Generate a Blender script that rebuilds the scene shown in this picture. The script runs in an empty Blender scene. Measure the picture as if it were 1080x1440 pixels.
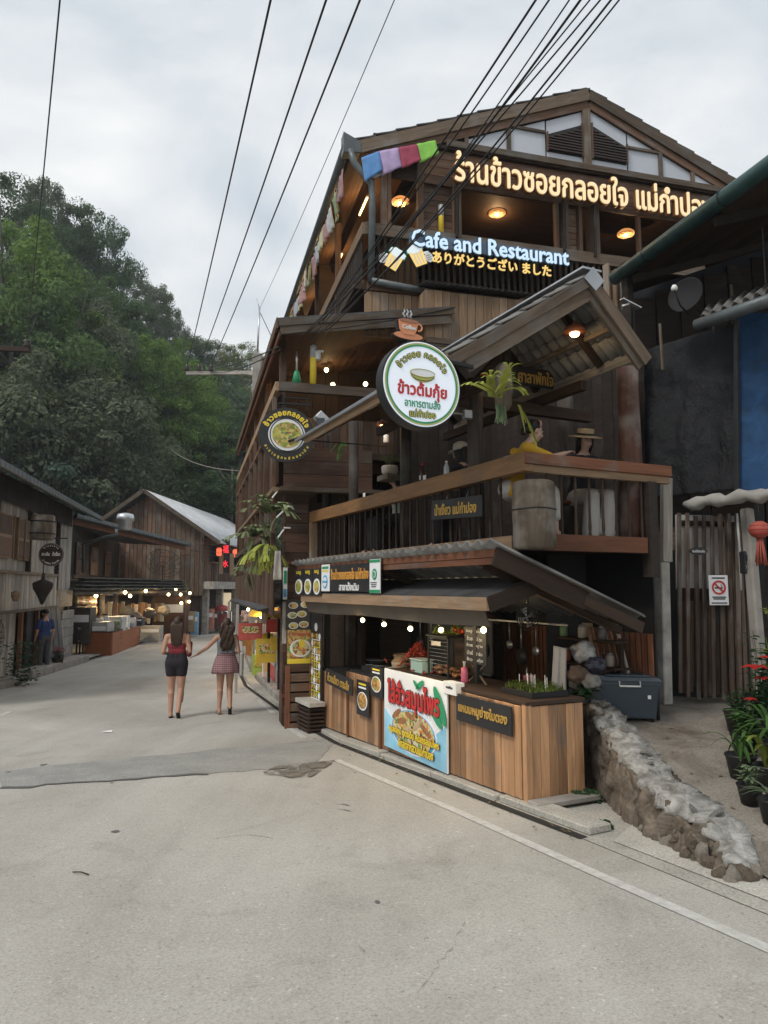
import bpy, bmesh, math, random
import numpy as np
from mathutils import Vector, Matrix
random.seed(7); RNG=np.random.default_rng(11)
V=Vector; R=math.radians
SC=bpy.context.scene; COL=SC.collection
# ---------------------------------------------------------------- camera, sky, sun, exposure
CAMZ=1.6; TH=math.atan(107/1000); _c,_s=math.cos(TH),math.sin(TH)
cd=bpy.data.cameras.new('camera'); cd.sensor_fit='VERTICAL'; cd.sensor_height=24; cd.sensor_width=18; cd.lens=24*1000/1440
cd.clip_start=.05; cd.clip_end=3000
cam=bpy.data.objects.new('camera',cd); COL.objects.link(cam); cam.location=(0,0,CAMZ); cam.rotation_euler=(math.pi/2+TH,0,0); SC.camera=cam
SUN_EL,SUN_AZ=R(50),R(-135)      # soft sun behind the left shoulder, direction chosen to light the facades
world=bpy.data.worlds.new('World'); SC.world=world; world.use_nodes=True
nt=world.node_tree; bg=nt.nodes['Background']
sky=nt.nodes.new('ShaderNodeTexSky'); sky.sky_type='NISHITA'; sky.sun_disc=False; sky.sun_elevation=SUN_EL; sky.sun_rotation=SUN_AZ; sky.air_density=1.2; sky.dust_density=3
tc=nt.nodes.new('ShaderNodeTexCoord'); mp=nt.nodes.new('ShaderNodeMapping'); mp.inputs['Scale'].default_value=(1,1,1.9); nt.links.new(tc.outputs['Generated'],mp.inputs[0])
nz=nt.nodes.new('ShaderNodeTexNoise'); nz.inputs['Scale'].default_value=2.6; nz.inputs['Detail'].default_value=7; nz.inputs['Roughness'].default_value=.52; nz.inputs['Distortion'].default_value=.35; nt.links.new(mp.outputs[0],nz.inputs['Vector'])
cr=nt.nodes.new('ShaderNodeValToRGB'); nt.links.new(nz.outputs['Fac'],cr.inputs[0])
e=cr.color_ramp.elements; e[0].position=.36; e[0].color=(5.35,5.95,6.5,1); e[1].position=.66; e[1].color=(9.3,9.3,9.1,1)
mx=nt.nodes.new('ShaderNodeMixRGB'); mx.inputs[0].default_value=.88; nt.links.new(sky.outputs[0],mx.inputs[1]); nt.links.new(cr.outputs[0],mx.inputs[2]); nt.links.new(mx.outputs[0],bg.inputs[0]); bg.inputs[1].default_value=.1
sl=bpy.data.lights.new('sun','SUN'); sl.energy=1.5; sl.angle=R(14); sl.color=(1,.96,.9)
so=bpy.data.objects.new('sun',sl); COL.objects.link(so)
sd=V((math.sin(SUN_AZ)*math.cos(SUN_EL),math.cos(SUN_AZ)*math.cos(SUN_EL),math.sin(SUN_EL))); so.rotation_euler=sd.to_track_quat('Z','Y').to_euler()
SC.view_settings.view_transform='Standard'; SC.view_settings.look='None'; SC.view_settings.exposure=.28; SC.view_settings.gamma=1; SC.view_settings.use_curve_mapping=False
SC.cycles.max_bounces=6; SC.cycles.diffuse_bounces=3; SC.cycles.transparent_max_bounces=6
# ---------------------------------------------------------------- layout helpers: real planes of the place
def ray(px,py):
    v=(720-py)/1000; return V(((px-540)/1000,_c-v*_s,_s+v*_c))
A_=R(25.6); B_=R(15.0); C_=math.atan(220/1006)
class Fr:
    def __init__(s,o,ang): s.o=V((o[0],o[1],0)); s.d1=V((-math.sin(ang),math.cos(ang),0)); s.d2=V((math.cos(ang),math.sin(ang),0)); s.ang=ang
    def p(s,u,w,z): r=s.o+s.d1*u+s.d2*w; r.z=z; return r
    def hit(s,px,py,u=None,w=None):
        r=ray(px,py); d=s.d1 if u is not None else s.d2; val=u if u is not None else w
        t=(val+s.o.dot(d))/(r.dot(d)); return V((r.x*t,r.y*t,CAMZ+r.z*t))
    def uw(s,q): q=V((q.x,q.y,0))-s.o; return q.dot(s.d1),q.dot(s.d2)
FA=Fr((1.19,6.16),A_); FB=Fr((-.52,10.8),B_); FC=Fr((-11.1,25.0),C_); FD=Fr((-12.76,38.0),R(-2.4))
UP=V((0,0,1))
def zg(x,y): return -.9*math.tanh((x*FA.d1.x+y*FA.d1.y)/19)
def gp(x,y,dz=0): return V((x,y,zg(x,y)+dz))
def G(px,py,dz=0):
    r=ray(px,py); t=5
    for _ in range(150): t=.5*t+.5*(CAMZ-zg(r.x*t,r.y*t)-dz)/max(-r.z,1e-3)
    return V((r.x*t,r.y*t,CAMZ+r.z*t))
def dep(px,py,Y): r=ray(px,py); t=Y/r.y; return V((r.x*t,Y,CAMZ+r.z*t))
def rnd(a,b): return random.uniform(a,b)
# ---------------------------------------------------------------- materials
MATS={}
def nodes(name,rough=.7,metal=0,spec=.4):
    m=bpy.data.materials.new(name); m.use_nodes=True; n=m.node_tree; b=n.nodes['Principled BSDF']
    b.inputs['Roughness'].default_value=rough; b.inputs['Metallic'].default_value=metal; b.inputs['Specular IOR Level'].default_value=spec
    MATS[name]=m; return m,n,b
def N(n,t,**k):
    x=n.nodes.new('ShaderNode'+t)
    for a,v in k.items():
        if hasattr(x,a): setattr(x,a,v)
        else: x.inputs[a.replace('_',' ')].default_value=v
    return x
def coords(n,scale=(1,1,1),rand=30,space='Object'):
    t=N(n,'TexCoord'); mp=N(n,'Mapping'); mp.inputs['Scale'].default_value=scale; n.links.new(t.outputs[space],mp.inputs[0])
    oi=N(n,'ObjectInfo'); mu=N(n,'Math',operation='MULTIPLY'); mu.inputs[1].default_value=rand; n.links.new(oi.outputs['Random'],mu.inputs[0])
    va=N(n,'VectorMath',operation='ADD'); n.links.new(mp.outputs[0],va.inputs[0]); n.links.new(mu.outputs[0],va.inputs[1]); return va.outputs[0],oi
def ramp(n,fac,stops):
    r=N(n,'ValToRGB'); e=r.color_ramp.elements
    while len(e)<len(stops): e.new(.5)
    for i,(p,c) in enumerate(stops): e[i].position=p; e[i].color=(*c,1)
    n.links.new(fac,r.inputs[0]); return r.outputs[0]
def mixc(n,a,b,fac,mode='MIX'):
    x=N(n,'MixRGB',blend_type=mode)
    for s,i in ((fac,0),(a,1),(b,2)):
        if isinstance(s,(int,float)): x.inputs[i].default_value=s
        elif isinstance(s,tuple): x.inputs[i].default_value=(*s,1)
        else: n.links.new(s,x.inputs[i])
    return x.outputs[0]
def bump(n,b,h,st=.3,dist=.01):
    x=N(n,'Bump',Strength=st,Distance=dist); n.links.new(h,x.inputs['Height']); n.links.new(x.outputs[0],b.inputs['Normal'])
def noise(n,vec,scale,detail=5,rough=.55,dist=0):
    x=N(n,'TexNoise',Scale=scale,Detail=detail,Roughness=rough,Distortion=dist); n.links.new(vec,x.inputs['Vector']); return x.outputs['Fac']
def sc(c,k): return tuple(min(1,x*k) for x in c)
def plain(name,c,rough=.6,metal=0,var=.18,scale=6,bmp=.15,spec=.4,emis=None,es=1,space='Object'):
    m,n,b=nodes(name,rough,metal,spec); v,oi=coords(n,space=space)
    f=noise(n,v,scale,6); col=ramp(n,f,[(.3,sc(c,1-var)),(.7,sc(c,1+var))])
    n.links.new(col,b.inputs['Base Color']); bump(n,b,noise(n,v,scale*6,4),bmp,.004)
    if emis: b.inputs['Emission Color'].default_value=(*emis,1); b.inputs['Emission Strength'].default_value=es
    return m
def wood(name,c,var=.45,ax='x',rough=.72,grey=.0,greyc=(.2,.19,.175),fine=14,pv=.5,spec=.25):
    m,n,b=nodes(name,rough,0,spec)
    s={'x':(1.3,fine,fine),'z':(fine,fine,1.3),'y':(fine,1.3,fine)}[ax]
    v,oi=coords(n,s); g=noise(n,v,1.3,7,.6,.8)
    col=ramp(n,g,[(.25,sc(c,1-var)),(.5,c),(.78,sc(c,1+var*1.1))])
    v2,_=coords(n,(1,1,1) if ax=='x' else (1,1,1),50); st=noise(n,v2,2.2,4)
    if grey>0:
        gm=N(n,'MapRange'); gm.inputs[1].default_value=.62-grey*.35; gm.inputs[2].default_value=.72; n.links.new(st,gm.inputs[0]); 
        gf=ramp(n,g,[(.2,sc(greyc,.6)),(.8,sc(greyc,1.35))]); col=mixc(n,col,gf,gm.outputs[0])
    # each board its own tone
    rr=N(n,'MapRange'); rr.inputs[3].default_value=1-pv*.5; rr.inputs[4].default_value=1+pv*.5; n.links.new(oi.outputs['Random'],rr.inputs[0])
    hs=N(n,'HueSaturation'); n.links.new(rr.outputs[0],hs.inputs['Value']); n.links.new(col,hs.inputs['Color'])
    n.links.new(hs.outputs[0],b.inputs['Base Color']); bump(n,b,g,.45,.006); return m
def leafm(name,c,var=.3,trans=.25,rough=.8):
    m,n,b=nodes(name,rough,0,.12); v,oi=coords(n); f=noise(n,v,1.2,3)
    col=ramp(n,f,[(.3,sc(c,1-var)),(.7,sc(c,1+var))])
    geo=N(n,'NewGeometry'); rr=N(n,'MapRange'); rr.inputs[3].default_value=.7; rr.inputs[4].default_value=1.35; n.links.new(geo.outputs['Random Per Island'],rr.inputs[0])
    hs=N(n,'HueSaturation'); n.links.new(rr.outputs[0],hs.inputs['Value']); n.links.new(col,hs.inputs['Color'])
    tr=N(n,'BsdfTranslucent'); n.links.new(hs.outputs[0],tr.inputs[0]); n.links.new(hs.outputs[0],b.inputs['Base Color'])
    mx=N(n,'MixShader'); mx.inputs[0].default_value=trans; n.links.new(b.outputs[0],mx.inputs[1]); n.links.new(tr.outputs[0],mx.inputs[2]); n.links.new(mx.outputs[0],n.nodes['Material Output'].inputs[0]); return m
def glow(name,c,s,base=None):
    m,n,b=nodes(name,.5); b.inputs['Base Color'].default_value=(*(base or c),1); b.inputs['Emission Color'].default_value=(*c,1); b.inputs['Emission Strength'].default_value=s; return m
def metal(name,c,rough=.4,var=.15): return plain(name,c,rough,.85,var,5,.1)
W_DARK=wood('dark_stained_wood',(.036,.022,.015),.4,pv=.6)
W_DARKZ=wood('dark_stained_wood_upright',(.026,.019,.015),.4,ax='z',grey=.2,greyc=(.05,.046,.042))
W_RED=wood('red_brown_wood',(.15,.062,.033),.4,grey=.16,greyc=(.15,.12,.10))
W_REDB=wood('dark_red_brown_facade_wood',(.080,.044,.029),.4,grey=.25,greyc=(.10,.085,.075),pv=.7)
W_GOLD=wood('golden_brown_wood',(.24,.125,.05),.35,grey=.25,greyc=(.16,.12,.08),rough=.5,spec=.4)
W_COUNTER=wood('varnished_counter_wood',(.35,.195,.10),.4,pv=.75,fine=12,grey=.22,greyc=(.22,.17,.13),rough=.5,spec=.4)
W_GREY=wood('weathered_grey_wood',(.33,.30,.26),.5,grey=.5,greyc=(.24,.23,.21),pv=.7)
W_GREYB=wood('weathered_grey_brown_wood',(.12,.088,.062),.45,grey=.4,greyc=(.155,.145,.13),pv=.7)
W_LOG=wood('weathered_log',(.10,.078,.058),.55,ax='z',grey=.4,greyc=(.27,.25,.22),fine=9)
W_LOGD=wood('dark_log_post',(.06,.048,.04),.5,ax='z',grey=.3,greyc=(.13,.12,.11),fine=9)
W_REDLOG=wood('peeling_red_log',(.085,.04,.028),.4,ax='z',grey=.55,greyc=(.24,.22,.20),fine=8)
W_PALE=wood('pale_brown_wood',(.25,.165,.10),.35,grey=.3,greyc=(.24,.21,.18),pv=.5)
W_SLAT=wood('brown_gate_slat_wood',(.115,.08,.06),.45,grey=.35,greyc=(.22,.19,.165),pv=.6)
W_BROWN=wood('brown_house_wood',(.12,.069,.044),.4,grey=.35,greyc=(.15,.13,.11),pv=.8)
W_RAFTER=wood('brown_soffit_wood',(.085,.045,.028),.35,pv=.6)  # soffit boards are dark brown wood in themselves
BLACK=plain('black_paint',(.012,.012,.013),.6)
INK=plain('sign_black',(.022,.022,.024),.45)
WHITE=plain('white_paint',(.74,.74,.72),.5,var=.06)
PAPER=plain('white_print',(.78,.79,.8),.45,var=.04,bmp=.02)
CREAMG=glow('cream_letter_glow',(1,.70,.36),.42,(.85,.7,.45))
GREY_METAL=metal('grey_metal',(.30,.31,.32),.45)
GALV=metal('galvanised_metal',(.52,.54,.56),.38)
GUTTERG=plain('grey_gutter_paint',(.10,.115,.12),.45,.2,.25)
TEAL=plain('teal_gutter_paint',(.035,.085,.085),.4,.1,.3)
CORR=plain('fibre_cement_sheet',(.17,.165,.155),.85,0,.4,3,.4)
CORRD=plain('dark_roof_sheet',(.055,.054,.055),.7,0,.4,3,.3)
ROOFL=plain('pale_metal_roof',(.50,.51,.52),.5,.2,.2,2)
CONC=plain('concrete',(.27,.25,.225),.9,0,.3,3,.6)
CONCP=plain('pale_concrete_post',(.33,.31,.28),.85,0,.35,5,.5)
CABLE=plain('black_cable_rubber',(.012,.012,.013),.5)
GLASS_D=plain('dark_window_glass',(.02,.022,.025),.12,0,.1,2,0,.6)
BULB=glow('bulb_glow',(1,.80,.36),7,(1,.9,.7)); BULBW=glow('warm_bulb_glow',(1,.55,.18),9)
TUBE=glow('warm_tube_glow',(1,.62,.22),5)
SKIN=plain('skin',(.42,.235,.16),.5,0,.08,4,.05); SKIN2=plain('fair_skin',(.46,.30,.225),.5,0,.06,4,.05)
HAIR=wood('brown_hair',(.045,.027,.018),.5,ax='z',fine=60,rough=.45,pv=0); HAIRB=wood('black_hair',(.012,.010,.009),.5,ax='z',fine=60,rough=.4,pv=0)
# ---------------------------------------------------------------- objects
WM={}
def obj(name,me,mat=None,par=None,M=None,kind=None,label=None,group=None):
    o=bpy.data.objects.new(name,me); COL.objects.link(o); M=M if M is not None else Matrix.Identity(4)
    if mat is not None and me is not None and len(me.materials)==0: me.materials.append(mat)
    elif mat is not None and me is not None and me.materials[0] is not mat:
        o.material_slots[0].link='OBJECT'; o.material_slots[0].material=mat
    if par is not None:
        o.parent=par; o.matrix_basis=WM[par.name].inverted()@M
    else: o.matrix_basis=M
    WM[o.name]=M.copy()
    if kind: o['kind']=kind
    if label: o['label']=label
    if group: o['group']=group
    return o
def thing(name,label,cat,loc,group=None,rz=0):
    o=obj(name,None,None,None,Matrix.Translation(V(loc))@Matrix.Rotation(rz,4,'Z')); o.empty_display_size=.2
    o['label']=label; o['category']=cat
    if group: o['group']=group
    return o
def tag(o,label,cat,group=None):
    o['label']=label; o['category']=cat
    if group: o['group']=group
    return o
def mesh(name,vs,fs,smooth=False):
    m=bpy.data.meshes.new(name); m.from_pydata([tuple(v) for v in vs],[],fs); m.update()
    if smooth: m.shade_smooth()
    return m
_BC={}
def boxmesh(L,a,b,bev=.003):
    k=(round(L,3),round(a,3),round(b,3),bev)
    if k in _BC: return _BC[k]
    bm=bmesh.new(); bmesh.ops.create_cube(bm,size=1); bmesh.ops.scale(bm,vec=(max(k[0],.001),max(k[1],.001),max(k[2],.001)),verts=bm.verts)
    if bev: bmesh.ops.bevel(bm,geom=bm.edges[:],offset=min(bev,k[0]*.3,k[1]*.3,k[2]*.3),segments=1,affect='EDGES')
    m=bpy.data.meshes.new('board'); bm.to_mesh(m); bm.free(); _BC[k]=m; return m
def axes(x,up,o):
    x=V(x).normalized(); y=V(up).cross(x)
    if y.length<1e-4: y=V((0,1,0)).cross(x)
    y.normalize(); z=x.cross(y); return Matrix((( x.x,y.x,z.x,o.x),(x.y,y.y,z.y,o.y),(x.z,y.z,z.z,o.z),(0,0,0,1)))
_MC={}
def bar(name,p,q,a,b,mat,par=None,up=UP,bev=.003,**k):
    """board from p to q, a = width sideways, b = depth along up"""
    p,q=V(p),V(q); me=boxmesh((q-p).length,a,b,bev); key=(me.name,mat.name if mat else '')
    if key not in _MC:
        m2=me if len(me.materials)==0 else me.copy()
        if len(m2.materials): m2.materials.clear()
        if mat: m2.materials.append(mat)
        _MC[key]=m2
    return obj(name,_MC[key],mat,par,axes(q-p,up,(p+q)/2),**k)
def slab(name,pts,th,mat,par=None,bev=0,**k):
    """flat polygon given by its outline, thickened along minus its normal"""
    pts=[V(p) for p in pts]; n=(pts[1]-pts[0]).cross(pts[2]-pts[1]).normalized(); m=len(pts)
    ctr=sum(pts,V())/m; x=(pts[1]-pts[0]).normalized(); M=Matrix.Translation(ctr)@Matrix((x,n.cross(x),n)).transposed().to_4x4(); I=M.inverted()
    vs=[I@p for p in pts]+[I@(p-n*th) for p in pts]
    fs=[list(range(m)),list(range(2*m-1,m-1,-1))]+[[i,i+m,(i+1)%m+m,(i+1)%m] for i in range(m)]
    return obj(name,mesh(name,vs,fs),mat,par,M,**k)
def ringtube(pts,rad,seg=8,cap=True):
    pts=[V(p) for p in pts]; n=len(pts); vs=[];fs=[]
    rad=rad if isinstance(rad,(list,tuple)) else [rad]*n; ref=None
    for i,p in enumerate(pts):
        d=(pts[min(i+1,n-1)]-pts[max(i-1,0)]).normalized()
        if ref is None: ref=d.cross(UP) if abs(d.z)<.95 else d.cross(V((1,0,0)))
        ref=(ref-d*ref.dot(d)).normalized(); b=d.cross(ref)
        for j in range(seg):
            a=2*math.pi*j/seg; vs.append(p+(ref*math.cos(a)+b*math.sin(a))*rad[i])
    for i in range(n-1):
        for j in range(seg): fs.append([i*seg+j,i*seg+(j+1)%seg,(i+1)*seg+(j+1)%seg,(i+1)*seg+j])
    if cap: fs+= [list(range(seg-1,-1,-1)),list(range((n-1)*seg,n*seg))]
    return vs,fs
def tube(name,pts,rad,mat,par=None,seg=8,**k):
    pts=[V(p) for p in pts]; o=pts[0].copy(); vs,fs=ringtube([p-o for p in pts],rad,seg); return obj(name,mesh(name,vs,fs,True),mat,par,Matrix.Translation(o),**k)
def lathe_data(prof,seg=16,z0=0):
    vs=[];fs=[]
    for r,z in prof:
        for j in range(seg): a=2*math.pi*j/seg; vs.append(V((r*math.cos(a),r*math.sin(a),z)))
    for i in range(len(prof)-1):
        for j in range(seg): fs.append([i*seg+j,i*seg+(j+1)%seg,(i+1)*seg+(j+1)%seg,(i+1)*seg+j])
    fs+=[list(range(seg-1,-1,-1)),list(range((len(prof)-1)*seg,len(prof)*seg))]; return vs,fs
def lathe(name,prof,mat,par=None,loc=(0,0,0),seg=16,M=None,**k):
    vs,fs=lathe_data(prof,seg); return obj(name,mesh(name,vs,fs,True),mat,par,M if M is not None else Matrix.Translation(V(loc)),**k)
class MB:
    def __init__(s): s.v=[];s.f=[]
    def add(s,vs,fs,M=None):
        n=len(s.v); s.v+=[(M@v if M is not None else v) for v in vs]; s.f+=[[i+n for i in f] for f in fs]; return s
    def box(s,p,q,a,b,up=UP):
        p,q=V(p),V(q); L=(q-p).length; M=axes(q-p,up,(p+q)/2)
        vs=[V((x*L/2,y*a/2,z*b/2)) for x in(-1,1) for y in(-1,1) for z in(-1,1)]
        return s.add(vs,[[0,1,3,2],[4,6,7,5],[0,4,5,1],[2,3,7,6],[0,2,6,4],[1,5,7,3]],M)
    def tube(s,pts,r,seg=6): return s.add(*ringtube(pts,r,seg))
    def ball(s,c,r,seg=8,rings=6,sx=1,sy=1,sz=1):
        prof=[(max(r*math.sin(math.pi*i/rings),1e-4),-r*math.cos(math.pi*i/rings)) for i in range(rings+1)]; vs,fs=lathe_data(prof,seg)
        return s.add([V((v.x*sx,v.y*sy,v.z*sz))+V(c) for v in vs],fs)
    def lathe(s,prof,loc,seg=12): vs,fs=lathe_data(prof,seg); return s.add([v+V(loc) for v in vs],fs)
    def build(s,name,mat,par=None,org=None,smooth=False,**k):
        o=V(org) if org is not None else sum(s.v,V())/max(1,len(s.v)); return obj(name,mesh(name,[v-o for v in s.v],s.f,smooth),mat,par,Matrix.Translation(o),**k)
def corr(name,p00,p10,p01,p11,waves,amp,th,mat,par=None,nseg=None,**k):
    """corrugated sheet: waves run across p00->p10, ribs along p00->p01"""
    p00,p10,p01,p11=map(V,(p00,p10,p01,p11)); n=(p10-p00).cross(p01-p00).normalized()
    if n.z<0: n=-n
    m=max(2,int(waves*8)); vs=[];fs=[]; o=(p00+p11)/2
    for layer in (0,1):
        for j in range(2):
            for i in range(m+1):
                t=i/m; a=p00.lerp(p10,t); b=p01.lerp(p11,t); q=a.lerp(b,j)
                vs.append(q+n*(amp*math.sin(2*math.pi*waves*t)-layer*th)-o)
    w=m+1
    for i in range(m):
        fs.append([i,i+1,w+i+1,w+i]); fs.append([2*w+i,3*w+i,3*w+i+1,2*w+i+1]); fs.append([i,2*w+i,2*w+i+1,i+1]); fs.append([w+i,w+i+1,3*w+i+1,3*w+i])
    fs.append([0,w,3*w,2*w]); fs.append([m,2*w+m,3*w+m,w+m])
    return obj(name,mesh(name,vs,fs,True),mat,par,Matrix.Translation(o),**k)
def boards(name,fr,plane,c,s0,s1,z0,z1,wd,th,mat,par,vert=True,gap=.006,out=-1,jit=.006,skip=None):
    """boards covering a wall rectangle; plane 'u' spans w, plane 'w' spans u; each board is its own object"""
    P=(lambda s,z,d=0: fr.p(c+out*d,s,z)) if plane=='u' else (lambda s,z,d=0: fr.p(s,c+out*d,z))
    nrm=fr.d1 if plane=='u' else fr.d2
    if vert:
        n=max(1,round(abs(s1-s0)/wd)); st=(s1-s0)/n
        for i in range(n):
            s=s0+st*(i+.5); d=rnd(0,jit); dz=rnd(0,jit)
            bar(name,P(s,z0+dz,d),P(s,z1-dz,d),th,round(abs(st)-gap,3),mat,par,up=(nrm.cross(UP)))
    else:
        n=max(1,round(abs(z1-z0)/wd)); st=(z1-z0)/n
        for i in range(n):
            z=z0+st*(i+.5); d=rnd(0,jit)
            bar(name,P(s0,z,d),P(s1,z,d),th,round(abs(st)-gap,3),mat,par)
# ---------------------------------------------------------------- lettering
def _inside(p,poly):
    c=False;n=len(poly)
    for i in range(n):
        a,b=poly[i],poly[(i+1)%n]
        if (a[1]>p[1])!=(b[1]>p[1]) and p[0]<(b[0]-a[0])*(p[1]-a[1])/(b[1]-a[1])+a[0]: c=not c
    return c
TS=bpy.data.scenes.new('scratch')   # conversions happen here, away from the heavy scene
def scratch(os):
    for o in os: TS.collection.objects.link(o)
    TS.view_layers[0].update(); return TS.view_layers[0].depsgraph
_TC={}
def text_data(s,bold=0,res=2,shear=0):
    key=(s,bold,res,shear)
    if key in _TC: return _TC[key]
    c=bpy.data.curves.new('t','FONT'); c.body=s; c.size=1; c.align_x='CENTER'; c.resolution_u=res; c.shear=shear
    o=bpy.data.objects.new('t',c); dg=scratch([o])
    cu=o.evaluated_get(dg).to_curve(dg,apply_modifiers=False); sp=[]
    for k in cu.splines:
        bp=k.bezier_points if k.type=='BEZIER' else k.points
        pts=[tuple(b.co)[:2] for b in bp]; h=[(tuple(b.handle_left),tuple(b.handle_right)) for b in k.bezier_points] if k.type=='BEZIER' else None
        ar=.5*sum(pts[i][0]*pts[(i+1)%len(pts)][1]-pts[(i+1)%len(pts)][0]*pts[i][1] for i in range(len(pts))); sp.append((pts,h,ar))
    sg=1 if sum(x[2] for x in sp)>0 else -1
    outs=[x for x in sp if x[2]*sg>0]; holes=[x for x in sp if x[2]*sg<=0]; VV=[];FF=[]
    shifts=[(0,0)] if not bold else [(bold,0),(-bold,0),(0,bold),(0,-bold),(bold*.7,bold*.7),(-bold*.7,-bold*.7)]
    objs=[]
    for i,ou in enumerate(outs):
        g=[ou]+[h for h in holes if _inside(h[0][0],ou[0]) and _inside(h[0][len(h[0])//2],ou[0])]
        cc=bpy.data.curves.new('g','CURVE'); cc.dimensions='2D'; cc.fill_mode='BOTH'; cc.extrude=.02*(1+.02*(i%9)); cc.resolution_u=res
        for pts,hh,_ in g:
            s2=cc.splines.new('BEZIER'); s2.bezier_points.add(len(pts)-1); s2.use_cyclic_u=True
            for j,b in enumerate(s2.bezier_points):
                b.co=(*pts[j],0); b.handle_left_type=b.handle_right_type='FREE'
                b.handle_left=hh[j][0] if hh else b.co; b.handle_right=hh[j][1] if hh else b.co
        objs.append((bpy.data.objects.new('g',cc),cc))
    bpy.data.objects.remove(o); dg=scratch([x[0] for x in objs])
    for oo,cc in objs:
        m=oo.evaluated_get(dg).to_mesh()
        for q,(dx,dy) in enumerate(shifts):
            n=len(VV); VV+=[V((v.co.x+dx,v.co.y+dy,v.co.z*(1+.03*q))) for v in m.vertices]; FF+=[[n+k for k in p.vertices] for p in m.polygons]
        oo.evaluated_get(dg).to_mesh_clear()
    for oo,cc in objs: bpy.data.objects.remove(oo); bpy.data.curves.remove(cc)
    bpy.data.curves.remove(c)
    _TC[key]=(VV,FF); return VV,FF
def lettering(s,ctr,xd,wid,hei,mat,par,bold=0,thick=.006,name='lettering',up=UP,out=0,shear=0,**k):
    VV,FF=text_data(s,bold,2,shear); xs=[v.x for v in VV]; ys=[v.y for v in VV]; w=max(xs)-min(xs); h=max(ys)-min(ys); cx=(max(xs)+min(xs))/2; cy=(max(ys)+min(ys))/2
    xd=V(xd).normalized(); n=xd.cross(V(up)).normalized(); up2=n.cross(xd); sx=wid/w; sy=hei/h if hei else sx; tz=thick/.04
    vs=[V(((v.x-cx)*sx,(v.y-cy)*sy,v.z*tz)) for v in VV]; M=Matrix.Translation(V(ctr)+n*out)@Matrix((xd,up2,n)).transposed().to_4x4()
    return obj(name,mesh(name,vs,FF),mat,par,M,**k)
def clusters(s):
    out=[]
    for ch in s:
        if out and (0x0E31==ord(ch) or 0x0E34<=ord(ch)<=0x0E3A or 0x0E47<=ord(ch)<=0x0E4E): out[-1]+=ch
        else: out.append(ch)
    return out
def arc_text(s,ctr,xd,rad,a0,a1,size,mat,par,bold=.03,thick=.006,out=0,flip=False,name='lettering',ysc=1):
    xd=V(xd).normalized(); n=xd.cross(UP).normalized(); cl=clusters(s); wd=[]
    for c in cl:
        if c==' ': wd.append(.3); continue
        VV,_=text_data(c); xs=[v.x for v in VV]; wd.append(max(xs)-min(xs)+.12)
    tot=sum(wd); mb=MB(); acc=0
    for c,w in zip(cl,wd):
        t=(acc+w/2)/tot; acc+=w
        if c==' ': continue
        a=a0+(a1-a0)*t; VV,FF=text_data(c,bold); xs=[v.x for v in VV]; cx=(max(xs)+min(xs))/2
        rot=a-math.pi/2 if not flip else a+math.pi/2
        M=Matrix.Translation(V((rad*math.cos(a),rad*math.sin(a)*ysc,0)))@Matrix.Rotation(rot,4,'Z')@Matrix.Diagonal((size,size,thick/.04,1))
        mb.add([v-V((cx,.3,0)) for v in VV],FF,M)
    M=Matrix.Translation(V(ctr)+n*out)@Matrix((xd,n.cross(xd),n)).transposed().to_4x4()
    return obj(name,mesh(name,mb.v,mb.f),mat,par,M)
def flat_shape(name,pts2,ctr,xd,mat,par,thick=.004,out=0,**k):
    xd=V(xd).normalized(); n=xd.cross(UP).normalized(); m=len(pts2)
    vs=[V((x,y,z)) for z in (thick/2,-thick/2) for x,y in pts2]; fs=[list(range(m)),list(range(2*m-1,m-1,-1))]+[[i,i+m,(i+1)%m+m,(i+1)%m] for i in range(m)]
    return obj(name,mesh(name,vs,fs),mat,par,Matrix.Translation(V(ctr)+n*out)@Matrix((xd,n.cross(xd),n)).transposed().to_4x4(),**k)
def circ(rx,ry=None,cx=0,cy=0,n=32,a0=0,a1=2*math.pi):
    ry=rx if ry is None else ry; full=abs(a1-a0-2*math.pi)<1e-6; k=n if full else n+1
    return [(cx+rx*math.cos(a0+(a1-a0)*i/n),cy+ry*math.sin(a0+(a1-a0)*i/n)) for i in range(k)]
def rect(w,h,cx=0,cy=0): return [(cx-w/2,cy-h/2),(cx+w/2,cy-h/2),(cx+w/2,cy+h/2),(cx-w/2,cy+h/2)]
# printed food pictures: mottled procedural colour on a flat print
def foodm(name,stops,scale=14):
    m,n,b=nodes(name,.35); v,oi=coords(n,(1,1,1)); x=N(n,'TexVoronoi',Scale=scale); n.links.new(v,x.inputs['Vector']); sp=N(n,'SeparateColor'); n.links.new(x.outputs['Color'],sp.inputs[0])
    n.links.new(ramp(n,sp.outputs[0],stops),b.inputs['Base Color']); return m
FOOD_G=foodm('green_yellow_food_print',[(0,(.12,.22,.03)),(.35,(.45,.42,.08)),(.7,(.62,.5,.18)),(1,(.2,.06,.02))],26)
FOOD_B=foodm('brown_food_print',[(0,(.16,.05,.015)),(.4,(.45,.22,.05)),(.75,(.62,.42,.14)),(1,(.12,.25,.04))],24)
FOOD_M=foodm('mixed_food_print',[(0,(.5,.08,.03)),(.3,(.65,.45,.1)),(.6,(.7,.62,.45)),(.85,(.1,.3,.05)),(1,(.08,.03,.02))],30)
RED=plain('red_print',(.50,.03,.03),.4,var=.1); YEL=plain('yellow_print',(.80,.60,.05),.4,var=.06); GREENP=plain('green_print',(.03,.28,.13),.4,var=.08)
BLUEP=plain('blue_print',(.08,.35,.62),.4,var=.1); GOLDP=plain('gold_letter_paint',(.50,.32,.08),.4,.2,.1); OLIVE=plain('olive_print',(.42,.42,.12),.4)
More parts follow.
